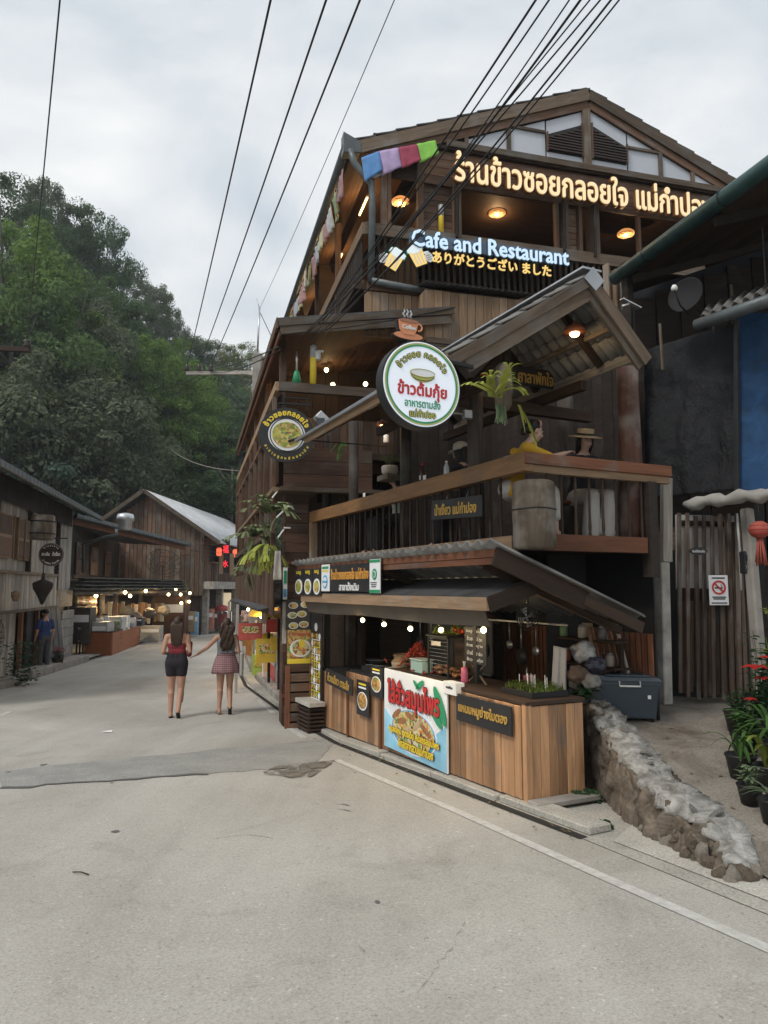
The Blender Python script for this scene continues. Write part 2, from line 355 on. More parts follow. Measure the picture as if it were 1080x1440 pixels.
# ================================================================ GROUND, ROAD, PAVEMENT
def hillh(x,y):
    d=(x+20)*(-.75)+(y-41)*.66
    if d<=0: return 0
    h=.86*d; cap=27+2.5*math.sin(x*.11)+2*math.sin(y*.07); k=h/cap
    return cap*math.tanh(k)
def ground_z(x,y): return zg(x,y)+hillh(x,y)
m,n,b=nodes('asphalt_concrete_road',.88,0,.3); v,_=coords(n,(1,1,1),0)
big=noise(n,v,.35,4); fine=noise(n,v,70,3,.7); med=noise(n,v,6,6)
col=ramp(n,big,[(.3,(.39,.374,.342)),(.7,(.47,.453,.417))]); vo=N(n,'TexVoronoi',Scale=120); n.links.new(v,vo.inputs['Vector'])
sp=N(n,'SeparateColor'); n.links.new(vo.outputs['Color'],sp.inputs[0]); agg=ramp(n,sp.outputs[0],[(0,(.70,.69,.67)),(.6,(1,1,1)),(1,(1.0,1.0,1.0))])
col=mixc(n,col,agg,.55,'MULTIPLY'); spk=ramp(n,fine,[(.3,(.74,.73,.72)),(.5,(1,1,1)),(.72,(1.15,1.15,1.13))]); col=mixc(n,col,spk,.7,'MULTIPLY')
# worn darker blotches
bl=ramp(n,noise(n,v,1.1,7,.7,1.2),[(.3,(.72,.71,.70)),(.45,(1,1,1))]); col=mixc(n,col,bl,.6,'MULTIPLY')
pit=ramp(n,noise(n,v,9,2,.5),[(.16,(.3,.29,.28)),(.24,(1,1,1))]); col=mixc(n,col,pit,.8,'MULTIPLY')
col=mixc(n,col,ramp(n,noise(n,v,42,2,.4),[(.22,(.55,.54,.52)),(.33,(1,1,1)),(.68,(1,1,1)),(.76,(1.5,1.5,1.48))]),.9,'MULTIPLY'); col=mixc(n,col,ramp(n,noise(n,v,.22,5,.6,1.5),[(.35,(.87,.86,.84)),(.62,(1.06,1.06,1.06))]),1,'MULTIPLY')
mr=N(n,'Mapping'); mr.inputs['Rotation'].default_value=(0,0,-A_); mr.inputs['Scale'].default_value=(1.5,.10,1); n.links.new(v,mr.inputs[0]); col=mixc(n,col,ramp(n,noise(n,mr.outputs[0],1.0,6,.6,.3),[(.35,(.93,.925,.92)),(.6,(1.05,1.05,1.05))]),1,'MULTIPLY')
n.links.new(col,b.inputs['Base Color']); bump(n,b,fine,.5,.004); ROAD=m
def patchmat(name,c,rough,edge=.5,extra=.0):
    m,n,b=nodes(name,rough); v,_=coords(n,(1,1,1),0); f=noise(n,v,60,3,.7); g=noise(n,v,2.5,6)
    col=ramp(n,f,[(.3,sc(c,.65)),(.5,c),(.7,sc(c,1.3))]); col=mixc(n,col,ramp(n,g,[(.3,(.8,.8,.8)),(.7,(1.15,1.15,1.12))]),.8,'MULTIPLY')
    n.links.new(col,b.inputs['Base Color']); bump(n,b,f,.5,.004); return m
DARKPATCH=patchmat('darker_patched_asphalt',(.29,.285,.27),.85); DAMP=patchmat('damp_asphalt',(.20,.185,.165),.32); 
n=DAMP.node_tree; v,_=coords(n,(1,1,1),0); tr_=N(n,'BsdfTransparent'); mx_=N(n,'MixShader'); n.links.new(ramp(n,noise(n,v,3.2,5,.65,.8),[(.44,(0,0,0)),(.52,(1,1,1))]),mx_.inputs[0]); n.links.new(tr_.outputs[0],mx_.inputs[1]); n.links.new(n.nodes['Principled BSDF'].outputs[0],mx_.inputs[2]); n.links.new(mx_.outputs[0],n.nodes['Material Output'].inputs[0])
CRACK=patchmat('crack_filler',(.13,.125,.12),.8)
PAVE=patchmat('pavement_concrete',(.37,.355,.32),.9); PAVEL=patchmat('pale_pavement_concrete',(.46,.44,.40),.9); SLABC=patchmat('drain_slab_concrete',(.42,.40,.36),.9)
m,n,b=nodes('worn_road_paint',.8); v,_=coords(n,(1,1,1),0); f=noise(n,v,14,6,.75)
n.links.new(ramp(n,f,[(.38,(.42,.41,.38)),(.64,(.58,.57,.54))]),b.inputs['Base Color']); bump(n,b,f,.3,.003); PAINT=m
RAMPM=patchmat('mossy_ramp_concrete',(.235,.21,.18),.92)
n=RAMPM.node_tree; b=n.nodes['Principled BSDF']; v,_=coords(n,(1,1,1),0); old=b.inputs['Base Color'].links[0].from_socket
n.links.new(mixc(n,old,(.10,.078,.055),ramp(n,noise(n,v,1.6,8,.68,.6),[(.46,(0,0,0)),(.66,(.9,.9,.9))])),b.inputs['Base Color'])
FOREST_FLOOR=plain('forest_floor_soil',(.030,.038,.018),.95,0,.5,.4,.5)
def grid(name,x0,x1,y0,y1,nx,ny,fz,mat,**k):
    vs=[];fs=[]
    for j in range(ny+1):
        for i in range(nx+1):
            x=x0+(x1-x0)*i/nx; y=y0+(y1-y0)*j/ny; vs.append((x,y,fz(x,y)))
    for j in range(ny):
        for i in range(nx): a=j*(nx+1)+i; fs.append((a,a+1,a+nx+2,a+nx+1))
    return obj(name,mesh(name,vs,fs,True),mat,**k)
grid('ground',-60,60,-40,70,60,60,lambda x,y: zg(x,y)-.03,patchmat('village_ground',(.20,.18,.15),.95),kind='structure')
grid('hillside',-130,90,28,200,80,70,lambda x,y: ground_z(x,y)-.06 if hillh(x,y)>0 else zg(x,y)-.12,FOREST_FLOOR,kind='structure')
grid('far_ground',-900,900,-600,1500,40,40,lambda x,y: -1.4 if abs(x)<100 and -60<y<190 else -1.3,FOREST_FLOOR,kind='structure')
def sheet(name,pts,dz,mat,par=None,step=.6,kind='structure',**k):
    """polygon strip laid on the ground: pts = (left,right) pairs along its length"""
    vs=[];fs=[]; cols=0
    rows=[]
    for (a,b2),(c,d) in zip(pts[:-1],pts[1:]):
        L=max(((V(c)-V(a)).length),((V(d)-V(b2)).length)); m=max(1,int(L/step))
        for i in range(m): t=i/m; rows.append((V(a).lerp(V(c),t),V(b2).lerp(V(d),t)))
    rows.append((V(pts[-1][0]),V(pts[-1][1]))); K=8
    for a,b2 in rows:
        for j in range(K+1): q=a.lerp(b2,j/K); vs.append((q.x,q.y,zg(q.x,q.y)+dz))
    for i in range(len(rows)-1):
        for j in range(K): s=i*(K+1)+j; fs.append((s,s+1,s+K+2,s+K+1))
    return obj(name,mesh(name,vs,fs,True),mat,par,kind=kind if par is None else None,**k)
RE=[(4.6,-6),(3.2,1.2),(2.35,3.3),(1.43,5.34),(.4,7.4),(-.64,9.44),(-1.65,12.1),(-3.16,16.55),(-4.75,23.0),(-6.6,32),(-9.3,46),(-10.4,56)]
LE=[(-9.5,-6),(-9.0,1.2),(-8.9,6),(-8.85,9),(-8.8,12),(-8.72,14),(-8.64,16.3),(-9.1,19.5),(-9.65,23.3),(-10.7,32),(-12.0,46),(-13.0,56)]
sheet('road',[((*a,0),(*b2,0)) for a,b2 in zip(LE,RE)],0,ROAD)
# pavement on the right between the drain and the stalls
RW=[(6.5,-6),(6.0,1.2),(5.4,3.0),(4.4,5.6),(3.0,8.0),(2.6,10.4),(1.4,13.2),(-.6,17.4),(-2.2,23.2),(-4.2,32),(-7.0,46),(-8.2,56)]
sheet('pavement',[((*a,0),(*b2,0)) for a,b2 in zip(RE,RW)],.004,PAVE)
# dark patched band across the road, a repair line along it and a damp spill
def gpx(*pp): return [tuple(G(*p))[:2]+(0,) for p in pp]
def ragged(a,b2,n,j):
    out=[]
    for i in range(n+1): t=i/n; q=V(a).lerp(V(b2),t); out.append((q.x+rnd(-j,j),q.y+rnd(-j,j),0))
    return out
up=ragged(G(0,1084),G(480,1037),22,.05); lo=ragged(G(0,1108),G(440,1078),22,.05)
sheet('road_patch',list(zip(up,lo)),.004,DARKPATCH)
lo2=[(x+rnd(-.02,.02),y-.03-rnd(0,.06),0) for x,y,_ in lo[:15]]; sheet('road_crack',list(zip(lo[:15],lo2)),.008,CRACK)
st=[G(365,1088),G(395,1076),G(425,1075),G(452,1072),G(470,1070)]; sb=[G(366,1090),G(398,1092),G(425,1100),G(440,1092),G(470,1072)]
sheet('damp_spill',[((a.x,a.y,0),(q.x,q.y,0)) for a,q in zip(st,sb)],.012,DAMP,step=.2)
for a,q in (((466,1130),(492,1134)),((470,1138),(494,1142)),((500,1330),(512,1342))):
    p1=G(*a);p2=G(*q); sheet('road_stain',[((p1.x,p1.y,0),((p1.x+p2.x)/2+.02,p1.y-.05,0)),((p2.x-.02,p2.y+.06,0),(p2.x,p2.y,0))],.008,DARKPATCH)
for i in range(16):   # small pits and bitumen spots
    x=rnd(-5,2.4); y=rnd(2.4,9); r=rnd(.012,.04); q=[(x+r*rnd(.6,1.3)*math.cos(a),y+r*rnd(.6,1.6)*math.sin(a),0) for a in [k*math.pi/4 for k in range(8)]]
    vs=[(a[0],a[1],zg(a[0],a[1])+.005) for a in q]; obj('road_spot',mesh('spot',vs,[list(range(8))]),CRACK,kind='structure')
for pts in ([(590,1400),(612,1360),(640,1330),(655,1290)],[(300,1180),(350,1174),(390,1180)]):
    q=[G(*p) for p in pts]; L_=[];R_=[]
    for a,b2 in zip(q[:-1],q[1:]):
        for i in range(9): c=a.lerp(b2,i/9); w_=.002+.0015*math.sin(i*2.2); c.x+=rnd(-.015,.015); c.y+=rnd(-.015,.015); L_.append((c.x,c.y-w_,0)); R_.append((c.x,c.y+w_,0))
    sheet('road_crack',list(zip(L_,R_)),.005,CRACK,step=1)
# edge line and the worn dashes further on
def pline(name,pts,w):
    prs=[]
    for i,p in enumerate(pts):
        p=V((p[0],p[1],0)); d=V(pts[min(i+1,len(pts)-1)])-V(pts[max(i-1,0)]); d.z=0; d.normalize(); s=V((d.y,-d.x,0))*w/2; prs.append((p-s,p+s))
    sheet(name,prs,.005,PAINT,step=.4)
pline('painted_edge_line',[tuple(G(473,1069))[:2]+(0,),tuple(G(640,1140))[:2]+(0,),tuple(G(860,1239))[:2]+(0,),tuple(G(1085,1337))[:2]+(0,),(2.6,2.0,0)],.085)
for a,q in (((403,1022),(428,1038)),((362,985),(384,1003)),((346,962),(356,972))): p1=G(*a);p2=G(*q); pline('painted_dash',[(p1.x,p1.y,0),(p2.x,p2.y,0)],.09)
p1=G(232,912);p2=G(120,948); pline('painted_left_line',[(-10.35,31,0),(-9.45,24,0)],.12)
p1=G(0,1007);p2=G(14,1001); pline('painted_dash',[(p1.x,p1.y,0),(p2.x,p2.y,0)],.1)
# drain channel with concrete cover slabs
GAPM=plain('drain_gap_dark',(.02,.019,.017),.9)
def offs(pts,d):
    out=[]
    for i,p in enumerate(pts):
        p=V((*p[:2],0)); t=V((*pts[min(i+1,len(pts)-1)][:2],0))-V((*pts[max(i-1,0)][:2],0)); t.normalize(); out.append(p+V((t.y,-t.x,0))*d)
    return out
dl=RE[3:9]; o1=offs(dl,-.03); o2=offs(dl,.05); sheet('drain_gap',list(zip(o1,o2)),.009,GAPM)
kerb=thing('drain_cover','low kerb of loose concrete slabs laid over the drain in front of the food stall','drain cover',(0.5,7.4,zg(.5,7.4)))
def walkline(pts,step):
    out=[V(pts[0])]; acc=0
    for a,q in zip(pts[:-1],pts[1:]):
        a=V(a);q=V(q);L=(q-a).length; t=step-acc
        while t<=L: out.append(a.lerp(q,t/L)); t+=step
        acc=(acc+L)%step
    return out
wl=walkline([(*p,0) for p in RE[3:9]],1.15)
for i,(a,q) in enumerate(zip(wl[:-1],wl[1:])):
    d=(q-a).normalized(); s=V((d.y,-d.x,0)); a2=a+d*.02+s*.19; q2=q-d*.02+s*.19
    a2.z=zg(a2.x,a2.y)+.022+rnd(-.01,.012); q2.z=zg(q2.x,q2.y)+.022+rnd(-.01,.012)
    bar('slab',a2,q2,.24+rnd(-.02,.01),.06,PAVE,kerb,bev=.01)
sheet('pavement_apron',[((1.62,5.25,0),(1.95,5.72,0)),((2.15,4.1,0),(2.32,4.9,0)),((2.55,3.2,0),(3.1,3.6,0)),((3.3,1.2,0),(4.3,1.5,0))],.010,PAVEL)
# litter
p=G(143,1031); tag(slab('scrap_paper',[p+V((0,0,.02)),p+V((.14,.02,.012)),p+V((.12,.08,.03)),p+V((.02,.06,.02))],.002,WHITE),'white scrap of paper lying alone in the middle of the road','litter')
p=G(102,1229)
tag(tube('dry_twig',[p+V((0,0,.012)),p+V((.06,-.01,.016)),p+V((.12,-.04,.012))],.004,W_DARK),'thin dark twig lying on the road near the front','twig')
# left kerbs
def kerbstrip(pts,h,w,label):
    k=thing('kerb',label,'kerb',(pts[0][0],pts[0][1],zg(*pts[0][:2])))
    for a,q in zip(pts[:-1],pts[1:]):
        a=V((*a,0));q=V((*q,0));m=max(1,round((q-a).length/1.6))
        for i in range(m):
            s=a.lerp(q,i/m);t=a.lerp(q,(i+.985)/m); s.z=zg(s.x,s.y)+h/2-.03; t.z=zg(t.x,t.y)+h/2-.03; bar('kerb_stone',s,t,w,h+.06,CONC,k,bev=.02)
kerbstrip([(-8.95,11),(-8.85,14),(-8.8,17.2)],.16,.35,'low concrete kerb on the near left edge of the road')
kerbstrip([(-9.25,18.6),(-9.85,23.6)],.22,.45,'raised mossy concrete step in front of the leaning grey slab')
sheet('left_pavement',[((-12,8,0),(-9.0,8,0)),((-12,17,0),(-8.95,17.4,0)),((-12.4,24,0),(-9.9,24,0)),((-13.5,34,0),(-11.1,34,0)),((-15,48,0),(-12.5,48,0))],.05,PAVE)
# ================================================================ RAMP AND RETAINING WALL (right)
_wp=[(834,965,7.5,.07),(838,985,7.0,.08),(880,1040,6.25,.12),(922,1090,5.6,.13),(968,1124,5.15,.13),(1010,1158,4.8,.12),(1036,1202,4.62,.08),(1046,1224,4.5,.05)]
WALLC=[(dep(a,b2,Y).x,Y,dep(a,b2,Y).z,h) for a,b2,Y,h in _wp]
def ramp_z(x,y):
    P=[(0,-.13),(4.5,-.13),(4.75,-.05),(5.15,.06),(5.6,.12),(6.25,.24),(7,.32),(8.4,.34),(99,.34)]
    for a,q in zip(P[:-1],P[1:]):
        if y<=q[0]: return a[1]+(q[1]-a[1])*(y-a[0])/(q[0]-a[0])
vs=[];fs=[]; nx,ny=24,26
def wallx(y):
    for a,q in zip(WALLC[:-1],WALLC[1:]):
        if q[1]<=y<=a[1]: t=(y-q[1])/(a[1]-q[1]); return q[0]+(a[0]-q[0])*t
    return WALLC[0][0] if y>WALLC[0][1] else WALLC[-1][0]+(WALLC[-1][1]-y)*.45
for j in range(ny+1):
    y=2.4+(9.6-2.4)*j/ny; x0=wallx(y)+.05
    for i in range(nx+1): x=x0+(8-x0)*i/nx; z=ramp_z(x,y) if y>4.5 else zg(x,y)+.016; vs.append((x,y,max(z,zg(x,y)+.016)+.006*math.sin(x*9+y*4)+.005*math.sin(y*13)))
for j in range(ny):
    for i in range(nx): a=j*(nx+1)+i; fs.append((a,a+1,a+nx+2,a+nx+1))
obj('ramp',mesh('ramp',vs,fs,True),RAMPM,kind='structure')
STONEM=plain('brown_rubble_stone',(.125,.098,.072),.95,0,.75,16,1.0); STONE2=plain('grey_rubble_stone',(.23,.205,.17),.92,0,.6,14,1.0); CAPM,n,b=nodes('rough_cement_cap',.92); v,_=coords(n,(1,1,1),0); f1=noise(n,v,7,8,.7,.6); vo=N(n,'TexVoronoi',Scale=9.0,feature='DISTANCE_TO_EDGE'); n.links.new(v,vo.inputs['Vector'])
n.links.new(mixc(n,ramp(n,f1,[(.28,(.07,.064,.055)),(.45,(.24,.23,.21)),(.6,(.40,.39,.365)),(.75,(.52,.51,.49))]),ramp(n,vo.outputs['Distance'],[(.0,(.25,.23,.2)),(.07,(1,1,1))]),.28,'MULTIPLY'),b.inputs['Base Color']); bump(n,b,f1,1,.03)
COREM=CAPM.copy(); COREM.name='rubble_and_mortar'; 
for nd in COREM.node_tree.nodes:
    if nd.type=='VALTORGB' and len(nd.color_ramp.elements)==4:
        for e_,c_ in zip(nd.color_ramp.elements,((.035,.028,.022),(.12,.095,.07),(.20,.165,.13),(.34,.31,.27))): e_.color=(*c_,1)
rw=thing('retaining_wall','curved rubble stone retaining wall with rough whitish cement cap beside the ramp','wall',(2.1,6,zg(2.1,6)))
def lumpy(name,sections,mat,par,amp,seed,sub=9):
    """sections: closed rings of points, lofted and roughened"""
    r=random.Random(seed); rings=[]
    for a,q in zip(sections[:-1],sections[1:]):
        for k in range(sub): t=k/sub; rings.append([V(x).lerp(V(y),t) for x,y in zip(a,q)])
    rings.append([V(x) for x in sections[-1]])
    from mathutils import noise as mn
    out=[];n=len(rings[0])
    for rr in rings:
        c=sum(rr,V())/n
        for p in rr: d=(p-c).normalized(); out.append(p+d*(mn.fractal(p*5.5+V((seed,0,0)),.7,2.1,4)*amp+mn.noise(p*17)*amp*.35))
    fs=[]
    for i in range(len(rings)-1):
        for j in range(n): fs.append([i*n+j,i*n+(j+1)%n,(i+1)*n+(j+1)%n,(i+1)*n+j])
    fs+=[list(range(n-1,-1,-1)),list(range((len(rings)-1)*n,len(rings)*n))]
    o=sum(out,V())/len(out); return obj(name,mesh(name,[p-o for p in out],fs,True),mat,par,Matrix.Translation(o))
def ringof(x,y,z0,z1,hw0,hw1,nv=9):
    L=[(x-hw0+(hw0-hw1)*k/nv,y,z0+(z1-z0)*k/nv) for k in range(nv+1)]; T=[(x-hw1+2*hw1*k/5,y,z1+.012*math.sin(k)) for k in range(1,5)]; Rr=[(x+hw1+(hw0-hw1)*(1-k/4),y,z1+(z0-z1)*k/4) for k in range(5)]
    return L+T+Rr
secs=[]; caps=[]
for x,y,z,hw in WALLC:
    g=zg(x,y)-.08; secs.append(ringof(x-.02,y,g,z-.05,hw+.05,hw-.01)); caps.append(ringof(x+.01,y,z-.07,z,hw+.02,hw,3))
lumpy('rubble_core',secs,COREM,rw,.085,1,22); lumpy('cement_cap',caps,CAPM,rw,.06,5,22)
def rockmesh(seed,r=1):
    bm=bmesh.new(); bmesh.ops.create_icosphere(bm,subdivisions=2,radius=r); rr=random.Random(seed)
    from mathutils import noise as mn
    for v in bm.verts: v.co*=1+.45*mn.noise(v.co*1.1+V((seed*3.1,0,0)))+.16*mn.noise(v.co*2.6+V((0,seed,0)))
    m=bpy.data.meshes.new('rock'); bm.to_mesh(m); bm.free(); return m
ROCKS=[rockmesh(i) for i in range(8)]
ROCKB=[m.copy() for m in ROCKS]; ROCKC=[m.copy() for m in ROCKS]
def rockobj(name,k,c,s,mat,par,rot=None):
    pool=ROCKS if mat is STONEM else ROCKB if mat is STONE2 else ROCKC
    M=Matrix.Translation(V(c))@Matrix.Rotation(rnd(0,6),4,'Z')@Matrix.Rotation(rnd(0,6),4,'X')@Matrix.Diagonal((*s,1)); return obj(name,pool[k%8],mat,par,M)
for i in range(75):
    t=rnd(0,6.5); a=WALLC[int(t)]; q=WALLC[int(t)+1]; f=t-int(t); x=a[0]+(q[0]-a[0])*f; y=a[1]+(q[1]-a[1])*f; zt=a[2]+(q[2]-a[2])*f-.10; g=zg(x,y)
    if zt<g+.02: continue
    z=rnd(g-.02,zt); hw=a[3]; s=rnd(.022,.06)*(1 if i%6 else 1.6); side=-1
    k=(z-g)/(zt-g+.1); rockobj('stone',i,(x-(hw+.03)+.06*k+rnd(-.008,.02),y,z),(s*rnd(.5,.8),s*rnd(.8,1.3),s*rnd(.6,1)),STONEM if rnd(0,1)<.72 else STONE2,rw)
for i in range(14): k_=WALLC[-1]; rockobj('stone',i,(k_[0]+rnd(-.13,.08),k_[1]+rnd(-.04,.10),rnd(-.17,-.11)),(.05,.06,.05),STONEM if i%3 else STONE2,rw)
for i in range(12):  # lumps of cement on the crest
    t=rnd(0,5.95); a=WALLC[int(t)]; q=WALLC[int(t)+1]; f=t-int(t); s=rnd(.025,.055)
    rockobj('cap_stone',i,(a[0]+(q[0]-a[0])*f+rnd(-.09,.09),a[1]+(q[1]-a[1])*f,a[2]+(q[2]-a[2])*f-.008),(s*1.1,s*1.4,s*.5),CAPM,rw)

mb=MB()   # dry leaves and grit on the ramp, the apron and along the drain
for i in range(330):
    if i<190: x=rnd(2.4,4.6); y=rnd(4.7,8.2); z=ramp_z(x,y)
    else:
        k=random.choice([0,1,2,3]); a=V((*RE[3+k],0)).lerp(V((*RE[4+k],0)),rnd(0,1)); x=a.x+rnd(-.22,.10); y=a.y+rnd(-.1,.1); z=zg(x,y)+.008
    if x<wallx(y)+.2 and i<190: continue
    s=rnd(.008,.028); a=rnd(0,6.28); d=V((math.cos(a),math.sin(a),rnd(-.1,.3)))*s; e_=V((-math.sin(a),math.cos(a),rnd(0,.3)))*s*.45; c=V((x,y,z+.012)); mb.add([c-d,c+e_,c+d,c-e_],[[0,1,2,3]])
mb.build('leaf_litter',plain('dry_leaf_brown',(.14,.10,.05),.8,0,.5,20),None,kind='stuff')['label']='scattered dry leaves and grit on the ramp and along the drain'
# ================================================================ FOOD STALL (street frame A)
XA=-FA.d1          # left-to-right on the street side
XG=FA.d2           # left-to-right on the gable side
def gz(u,w): q=FA.p(u,w,0); return zg(q.x,q.y)
counter=thing('food_counter','long varnished plank counter of the corner food stall','counter',FA.p(0,0,gz(0,0)),)
def cplanks(u0,u1,top,wd=.098):
    n=round((u1-u0)/wd)
    for i in range(n):
        u=u0+(u1-u0)*(i+.5)/n; g=gz(u,0)+.07; d=rnd(0,.007); bar('plank',FA.p(u,-d,g),FA.p(u,-d,top),.022,round((u1-u0)/n-.003,3),W_COUNTER,counter,up=XA)
cplanks(.045,2.78,.60); cplanks(2.80,3.80,.50,.105); cplanks(3.84,4.86,.42,.11)
bar('corner_post',FA.p(.0,.02,gz(0,0)+.03),FA.p(.0,.02,.62),.06,.06,W_COUNTER,counter,up=XA)
bar('corner_post',FA.p(2.79,-.02,gz(2.8,0)+.05),FA.p(2.79,-.02,.63),.05,.05,W_RED,counter,up=XA)
bar('corner_post',FA.p(3.82,-.02,gz(3.8,0)+.05),FA.p(3.82,-.02,.50),.03,.04,W_RED,counter,up=XA)
for i in range(6):
    w=.05+.56*(i+.5)/6; bar('plank',FA.p(-.012,w,gz(0,w)+.03),FA.p(-.012,w,.60),.022,.09,W_COUNTER,counter,up=XG)
bar('plinth',FA.p(.0,.06,gz(0,0)-.01),FA.p(4.95,.04,gz(4.95,0)-.01),.12,.10,CONC,counter,up=UP,bev=.01)
bar('plinth',FA.p(-.10,-.02,gz(0,0)+.06),FA.p(-.10,.66,gz(0,.66)+.06),.14,.05,CONC,counter,bev=.01)
bar('counter_top',FA.p(-.03,.31,.625),FA.p(2.78,.31,.625),.64,.035,W_DARK,counter)
bar('counter_top',FA.p(2.80,.31,.515),FA.p(3.8,.31,.515),.62,.03,BLACK,counter)
bar('counter_top',FA.p(3.84,.31,.435),FA.p(4.86,.31,.435),.62,.03,BLACK,counter)
# banner with sausages on a plate
def board(name,fr,plane,c,s0,s1,z0,z1,mat,par=None,th=.02,**k):
    P=(lambda s,z: fr.p(c,s,z)) if plane=='u' else (lambda s,z: fr.p(s,c,z))
    return bar(name,P(s0,(z0+z1)/2),P(s1,(z0+z1)/2),th,abs(z1-z0),mat,par,bev=.002,**k)
bn=thing('sausage_banner','white and blue banner with red Thai lettering over a plate of sausages','banner',FA.p(1.9,-.04,-.2),)
board('panel',FA,'w',-.05,1.19,2.62,-.215,.665,PAPER,bn)
bc=FA.p(1.9,-.062,.22)
SKYB=plain('sky_blue_print',(.28,.58,.76),.4,var=.25,scale=3)
flat_shape('blue_wash',[(-.70,-.43),(.70,-.43),(.70,.02),(.45,-.12),(.1,-.25),(-.3,-.2),(-.7,.0)],bc,XA,SKYB,bn,out=.001)
flat_shape('plate',circ(.52,.24,.0,-.16),bc,XA,PAPER,bn,out=.004); flat_shape('plate_rim',circ(.50,.22,.0,-.16),bc,XA,BLUEP,bn,out=.006); flat_shape('food_photo',circ(.47,.20,0,-.15),bc,XA,FOOD_M,bn,out=.008)
for k,(x,y,a) in enumerate([(-.38,-.02,.5),(-.25,-.08,.2),(-.05,.0,-.2),(.12,-.06,.6),(.3,-.1,-.4),(-.1,-.16,.1),(.2,-.2,.3),(-.32,-.18,-.3)]):
    q=[(x+.12*math.cos(t)*math.cos(a)-.035*math.sin(t)*math.sin(a),y+.12*math.cos(t)*math.sin(a)+.035*math.sin(t)*math.cos(a)) for t in [i*math.pi/6 for i in range(12)]]
    flat_shape('sausage_print',q,bc,XA,plain('sausage_print%d'%k,random.choice([(.30,.14,.06),(.62,.50,.36),(.48,.34,.2)]),.4,var=.3,scale=20),bn,out=.010+.0004*k)
for x,y,a,l in ((.60,.20,-1.0,.22),(.50,.10,-.7,.18),(.18,.36,.5,.1),(.10,.35,2.6,.08)):
    q=[(x+l*math.cos(t)*math.cos(a)-l*.3*math.sin(t)*math.sin(a),y+l*math.cos(t)*math.sin(a)+l*.3*math.sin(t)*math.cos(a)) for t in [i*math.pi/6 for i in range(12)]]
    flat_shape('leaf_print',q,bc,XA,GREENP,bn,out=.0145)
lettering('ไส้อั่วสมุนไพร',bc+UP*.18,XA,1.22,.36,BLACK,bn,bold=.07,thick=.002,out=.016,name='letter_outline')
lettering('ไส้อั่วสมุนไพร',bc+UP*.18,XA,1.20,.345,RED,bn,bold=.035,thick=.003,out=.019)
for s,x,z,w in (('หมูสดใหม่ สูตรเด็ด คัดสรรสมุนไพร',.02,-.20,1.16),('ผักสดจากสวนแม่กำปอง',.08,-.31,.80)):
    lettering(s,bc+XA*x+UP*z,XA,w,.115,BLACK,bn,bold=.07,thick=.002,out=.021,name='letter_outline'); lettering(s,bc+XA*x+UP*z,XA,w-.015,.105,YEL,bn,bold=.03,thick=.003,out=.024)
# black plank sign with gold letters on the counter
sg=thing('counter_sign','black sign with gold Thai lettering fixed to the right end of the counter front','sign',FA.p(.6,-.04,.3))
slab('board',[FA.p(1.06,-.045,.37),FA.p(.12,-.045,.30),FA.p(.12,-.045,.57),FA.p(1.06,-.045,.60),],.025,INK,sg) if False else board('board',FA,'w',-.045,.12,1.02,.335,.585,INK,sg)
lettering('แหนมหมูย่างใบตอง',FA.p(.57,-.058,.46),XA,.80,.13,GOLDP,sg,bold=.025,out=.003)
# small price paper, photo cards, slanted board
pc=thing('paper_note','small white paper notice propped on the counter beside the banner','notice',FA.p(1.12,-.03,.6))
board('sheet',FA,'w',-.02,1.0,1.24,.56,.68,WHITE,pc,.10); lettering('ทานที่ร้าน',FA.p(1.12,-.072,.63),XA,.12,.03,INK,pc,bold=.02,thick=.002,out=.001)
def photo_card(u0,u1,z0,z1,label,mat,w=-.05,fr=FA,plane='w',group=None):
    t=thing('menu_card',label,'menu card',(fr.p((u0+u1)/2,w,z0) if plane=='w' else fr.p(w,(u0+u1)/2,z0)),group)
    board('card',fr,plane,w,u0,u1,z0,z1,INK,t,.012); s=abs(u1-u0); h=z1-z0
    c=fr.p((u0+u1)/2,w-.007,(z0+z1)/2) if plane=='w' else fr.p(w-.007,(u0+u1)/2,(z0+z1)/2); x=-fr.d1 if plane=='w' else fr.d2
    flat_shape('plate_print',circ(s*.40,h*.26,0,-h*.08),c,x,PAPER,t,out=.002); flat_shape('food_print',circ(s*.35,h*.22,0,-h*.07),c,x,mat,t,out=.005)
    for k in range(2): flat_shape('caption_print',rect(s*.6,h*.05,0,h*(.40-.1*k)),c,x,YEL if k==0 else PAPER,t,out=.004)
    return t
photo_card(2.68,3.02,.30,.66,'black menu card with a photo of fried food left of the sausage banner',FOOD_B)
photo_card(3.05,3.42,.02,.45,'black menu card with a photo of a soup bowl below the left counter edge',FOOD_B,-.06)
sl_=thing('order_sign','small slanted black sign with gold Thai lettering hanging at the left of the counter','sign',FA.p(3.7,-.1,.4))
a0=FA.p(4.35,-.12,.40); b0=FA.p(3.42,-.12,.34); bar('board',a0,b0,.02,.20,INK,sl_); lettering('ก๋วยเตี๋ยว ตามสั่ง',FA.p(3.88,-.135,.375),(b0-a0),.76,.12,GOLDP,sl_,bold=.02,out=.003,up=UP)
